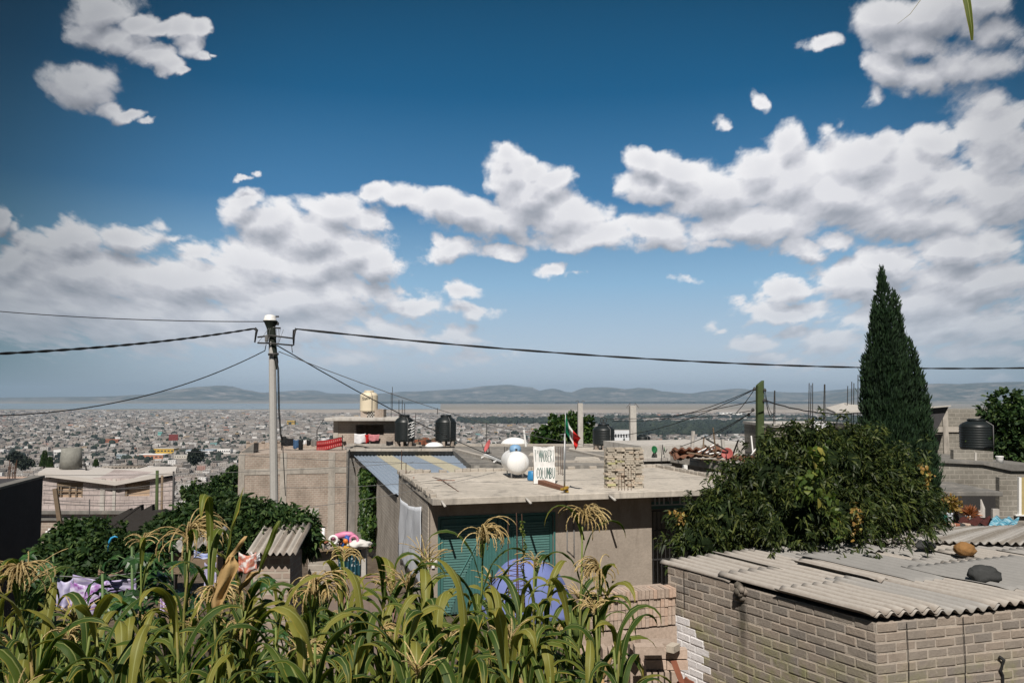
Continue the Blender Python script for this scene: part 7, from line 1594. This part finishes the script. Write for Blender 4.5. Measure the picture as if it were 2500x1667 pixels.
def tassel(m, top, style, size, az=None):
    size *= 1.08; nb = {'droop': 32, 'spiky': 13, 'small': 14, 'mop': 42}[style]; az = random.uniform(0, 6.28) if az is None else az
    for k in range(nb):
        a = random.uniform(0, 2 * PI); h0 = random.uniform(0, .30) * size; ln = size * random.uniform(.65, 1.1)
        el = {'droop': 1.25, 'spiky': 1.0, 'small': 1.1, 'mop': 1.3}[style] + random.uniform(-.25, .2); bd = {'droop': 3.3, 'spiky': .9, 'small': 2.0, 'mop': 3.2}[style] * random.uniform(.7, 1.15)
        if style in ('droop', 'mop'): a = az + random.gauss(0, 1.1)
        p = Vector(top) + Vector((0, 0, h0)); pts = [p.copy()]; n = 11; rr = []
        for i in range(n):
            t = i / n; e = el - bd * t; a2 = a + .5 * t * math.sin(k); p = p + Vector((math.cos(a2) * math.cos(e), math.sin(a2) * math.cos(e), math.sin(e))) * ln / n; pts.append(p.copy())
        rr = [(.0030 if i % 2 else .0058) * (1 if style != 'spiky' else .8) * (1 - .4 * i / n) for i in range(n + 1)]; m.tube(pts, rr, 4)
        for i in range(2, n):                              # spikelets
            for s in (-1, 1):
                b = pts[i]; d = (pts[i] - pts[i - 1]).normalized(); sd = d.cross(Vector((0, 0, 1))); sd = sd.normalized() if sd.length > .1 else Vector((1, 0, 0)); o_ = (sd * s * .7 + d).normalized() * .010
                m.add([b, b + o_ * .6 + Vector((0, 0, .0028)), b + o_ * 1.25, b + o_ * .6 - Vector((0, 0, .0028))], [(0, 1, 2, 3)])
def maize(x, y, ztop, nleaf, label=None, tstyle='spiky', tsize=.26, group=None, seed=0, taz=None, dryk=0., lean=None, wide=1., maxd=None, base_z=None):
    rs = random.getstate(); random.seed(seed * 7 + 3); gz = ground_z(x, y) - .05 if base_z is None else base_z; t = empty('maize_plant', Vector((x, y, gz)), label, 'maize plant', group)
    lean = Vector((random.uniform(-.12, .12), random.uniform(-.08, .08), 0)) if lean is None else Vector(lean); hs = ztop - gz - (tsize * .75 if tstyle else .05); st = MB(); b = Vector((x, y, gz)); tp = b + lean + Vector((0, 0, hs))
    pts = [b.lerp(tp, k / 6) + Vector((.015 * math.sin(k * 2 + seed), .0, 0)) for k in range(7)]; st.tube(pts, [.016, .0155, .014, .013, .011, .008, .006], 7)
    if tstyle: st.tube([tp, tp + Vector((0, 0, tsize * .45))], .0045, 5)
    st.build('stalk', M['stalk'], t, smooth=True); lf = MB(); lf.smooth = True; az0 = random.uniform(0, 6.28); lo = max(.12, 1 - 1.35 / max(hs, .1))
    for k in range(nleaf):
        f = lo + (1 - lo) * (k + .5) / nleaf * .985; az = az0 + k * PI + random.gauss(0, .45); ln = random.uniform(.45, .82) * (1 - .35 * (k / nleaf) ** 3); p = b.lerp(tp, f)
        maize_leaf(lf, p, az, ln, random.uniform(.040, .070) * wide, random.uniform(1.15, 1.40) + .12 * k / nleaf, random.uniform(2.2, 4.4), random.uniform(-.8, .8), random.uniform(0, 9))
    lf.build('leaves', M['maize'], t, smooth=True)
    if tstyle: ts = MB(); tassel(ts, tp, tstyle, tsize, taz); ts.build('tassel', M['tassel'], t)
    if nleaf > 7 and seed % 2 == 0:
        e = MB(); p = b.lerp(tp, .66); d = Vector((random.uniform(-.5, .5), -.35, 1)).normalized(); e.tube([p, p + d * .05, p + d * .13, p + d * .20, p + d * .25], [.01, .026, .030, .018, .004], 8); ear = e.build('ear', M['ear'] if seed % 4 else M['husk'], t, smooth=True)
    random.setstate(rs); return t
def mz(px, py, Y, nl, lab, **kw): p = P(px, py, Y); return maize(p.x, p.y, p.z, nl, lab, **kw)
mz(452, 1248, 5.3, 9, 'maize plant with large arching straw tassel above the castor leaves', tstyle='mop', tsize=.34, seed=2, taz=-.4); mz(340, 1292, 6.6, 5, 'maize plant with small curled tassel near the blue basin', tstyle='small', tsize=.18, seed=5)
mz(22, 1345, 4.6, 7, 'maize plant with dark drooping tassel at the far left edge', tstyle='mop', tsize=.24, seed=7, taz=-1.2); mz(108, 1368, 4.7, 8, 'maize plant with open spiky tassel before the dark wall', tstyle='spiky', tsize=.26, seed=9)
mz(572, 1398, 4.6, 7, 'maize plant with dense curled dry tassel right of the tall green stalk', tstyle='mop', tsize=.22, seed=12, taz=-.6); mz(768, 1365, 5.0, 9, 'maize plant with pale fan shaped tassel below the toy heap', tstyle='droop', tsize=.30, seed=14, taz=-.5)
mz(1145, 1252, 5.6, 9, 'maize plant with tall brown tassel in front of the teal gate', tstyle='droop', tsize=.27, seed=16, taz=.2); mz(1372, 1218, 5.8, 9, 'tallest maize plant with hanging tassel against the cement wall', tstyle='mop', tsize=.26, seed=18, taz=-.8, lean=(.16, 0, 0))
mz(1010, 1325, 6.2, 8, 'maize plant with yellowish tassel before the hanging side wall cloth', tstyle='spiky', tsize=.24, seed=21); mz(872, 1322, 6.6, 4, 'thin maize plant with drooping brown tassel beside the curtain', tstyle='droop', tsize=.20, seed=23); mz(1438, 1352, 5.2, 9, 'maize plant with narrow yellow tassel hanging left of the long brick stack', tstyle='mop', tsize=.22, seed=24, taz=3.0)
mz(906, 1402, 5.8, 8, 'maize plant with pale round tuft before the brown gate', tstyle='small', tsize=.15, seed=26); mz(1490, 1448, 4.9, 8, 'maize plant with pinkish tassel nearest the long brick stack', tstyle='small', tsize=.17, seed=28, lean=(-.1, 0, 0)); mz(1228, 1388, 6.0, 7, 'maize plant with short tassel left of the periwinkle tarp', tstyle='spiky', tsize=.18, seed=30); mz(1312, 1345, 6.3, 6, 'maize plant with wispy tassel over the periwinkle tarp', tstyle='small', tsize=.2, seed=32)
mz(975, 1388, 5.6, 8, 'maize plant with loose tassel left of the cement column', tstyle='spiky', tsize=.22, seed=34); mz(1085, 1345, 5.9, 8, 'maize plant with drooping leaves at the gate left leaf', tstyle='spiky', tsize=.18, seed=36); mz(548, 1240, 4.9, 5, 'tall maize stalk with one wide upright green leaf before the pole tree', tstyle=None, seed=38); mz(1545, 1560, 4.0, 8, 'maize plant with wide arching leaves beside the short brick stack', tstyle=None, seed=41, lean=(-.1, 0, 0))
# the wide upright leaf, the dry folded leaves and the tall dry blade left of the pole
p = P(545, 1420, 4.7); lf = MB(); lf.smooth = True; maize_leaf(lf, p, .3, .55, .085, 1.50, .35, .2, 1.0); o = lf.build('maize_leaf', M['maize'], None, smooth=True, label='single wide upright green maize leaf left of the dry folded leaf', cat='leaf')
hm = M['husk']
def strip(name, pts, w, mat, label, cat='leaf', sheet_=False):
    m = MB(); n = len(pts) - 1
    def fn(s, t):
        k = min(n - 1, int(t * n)); f = t * n - k; q = Vector(pts[k]).lerp(Vector(pts[k + 1]), f); ww = w * math.sin(PI * (.12 + .84 * t)) ** .7
        if sheet_: ww = w * min(1, .35 + 2.4 * t) * (1 - .55 * max(0, t - .6) / .4); return q + Vector(((s - .5) * ww + .006 * math.sin(t * 13 + s * 4), .016 * math.sin(s * 8.5 + t * 2) , .10 * (s - .5) * ww - (.03 * math.sin(s * 21) if t > .97 else 0)))
        return q + Vector(((s - .5) * ww, .35 * ww * abs(s - .5) - .01 * math.sin(t * 9), .1 * (s - .5) * ww))
    m.grid(fn, 8, 24, lambda s, t: (s, t)); return m.build(name, mat, smooth=True, label=label, cat=cat)
strip('dry_leaf', [P(600, 1308, 4.3), P(585, 1330, 4.3), P(562, 1358, 4.32), P(552, 1375, 4.3)], .032, hm, 'narrow upper dry tan maize leaf standing up left of the pole'); strip('dry_leaf', [P(565, 1358, 4.28), P(562, 1380, 4.27), P(548, 1420, 4.28), P(532, 1462, 4.3), P(524, 1490, 4.3)], .085, hm, 'broad folded dry tan maize leaf hanging left of the pole foot', sheet_=True); strip('dry_leaf', [P(640, 1392, 4.3), P(622, 1396, 4.3), P(600, 1420, 4.35), P(585, 1440, 4.4)], .055, hm, 'short folded dry tan maize leaf right of the broad one', sheet_=True)
strip('maize_leaf', [P(682, 1270, 4.1), P(668, 1300, 4.1), P(650, 1345, 4.12), P(632, 1400, 4.2)], .030, M['maize'], 'tall narrow yellow green leaf blade crossing the pole foot')
# overhanging leaf tip at the top right, on its long reed
pts = [P(2780, 1500, 1.7), P(2760, 700, 1.7), P(2640, -150, 1.65), P(2480, -330, 1.6), P(2385, -180, 1.6), P(2357, -20, 1.6), P(2362, 50, 1.6), P(2371, 101, 1.6)]
strip('reed_leaf', pts, .022, M['maize'], 'drooping green leaf tip hanging down into the sky at top right')
m = MB(); m.tube([P(2420, -300, 1.65), P(2330, -120, 1.62), P(2248, 0, 1.6), P(2222, 35, 1.6), P(2190, 60, 1.6)], [.0009, .0008, .0006, .0005, .0002], 4); m.build('reed_twig', M['stalk'], label='hair thin curved twig against the top right cloud', cat='twig')
# the field: a few plants are built, the rest are copies with their own turn and size
protos = [maize(200 + i * 3, -60, ground_z(200, -60) + 1.75, 11, None, tstyle=('spiky' if i == 0 else 'droop' if i == 4 else None), tsize=.17, seed=50 + i, wide=1.05, base_z=ground_z(200, -60)) for i in range(9)]
spots = []
for r_ in range(9):
    Y = 3.5 + r_ * .52
    for k in range(15):
        px = -60 + (k + random.uniform(.1, .9)) * 107 + (r_ % 2) * 45
        lim = 1500 if Y < 5 else 1470
        if px > lim: continue
        if px < 480: top = random.uniform(1455, 1560)
        elif px < 620: top = random.uniform(1430, 1540)
        else: top = random.uniform(1405, 1570)
        if Y < 4.6: top = random.uniform(1480, 1700)
        if 1170 < px < 1400: top += 25
        if 160 < px < 350 and Y > 4: top += 40
        p = P(px, top, Y); spots.append((p.x, p.y, p.z, px))
for i, (x, y, z, px) in enumerate(spots):
    pr_ = protos[i % 9]; o = pr_ if i < 9 else copy_tree(pr_); gz = ground_z(x, y) - .05; k = (z - gz) / 1.75
    o.location = (x, y, gz); o.rotation_euler = (random.uniform(-.05, .05), random.uniform(-.08, .08), random.uniform(0, 6.28)); kk = min(1.25, max(.8, k)); o.scale = (kk, kk, k)
    tag(o, 'leafy maize plant in the dense maize stand ' + ('at lower left under the blankets' if px < 420 else 'below the utility pole and castor leaves' if px < 760 else 'in front of the brown gate' if px < 1060 else 'in front of the teal gate and tarp'), 'maize plant', 'maize plants of the field')
# low weeds between the plants, all one mass
n = 26000; x = rng.uniform(-6, 3.0, n); y = rng.uniform(3.2, 9.5, n); z = np.array([ground_z(a, b) for a, b in zip(x, y)]) + rng.uniform(.0, .95, n) * (.75 + .3 * np.sin(x * 2.1) * np.cos(y * 1.7))
np_leaves('undergrowth', np.stack([x, y, z], 1), rnd(n, .8) + np.array([0, 0, .3]), rnd(n), rng.uniform(.06, .16, n), rng.uniform(.02, .06, n), rng.uniform(0, .6, n), M['leaf_dark'], None, label='dense low green weeds under the maize', cat='weeds', kind='stuff')
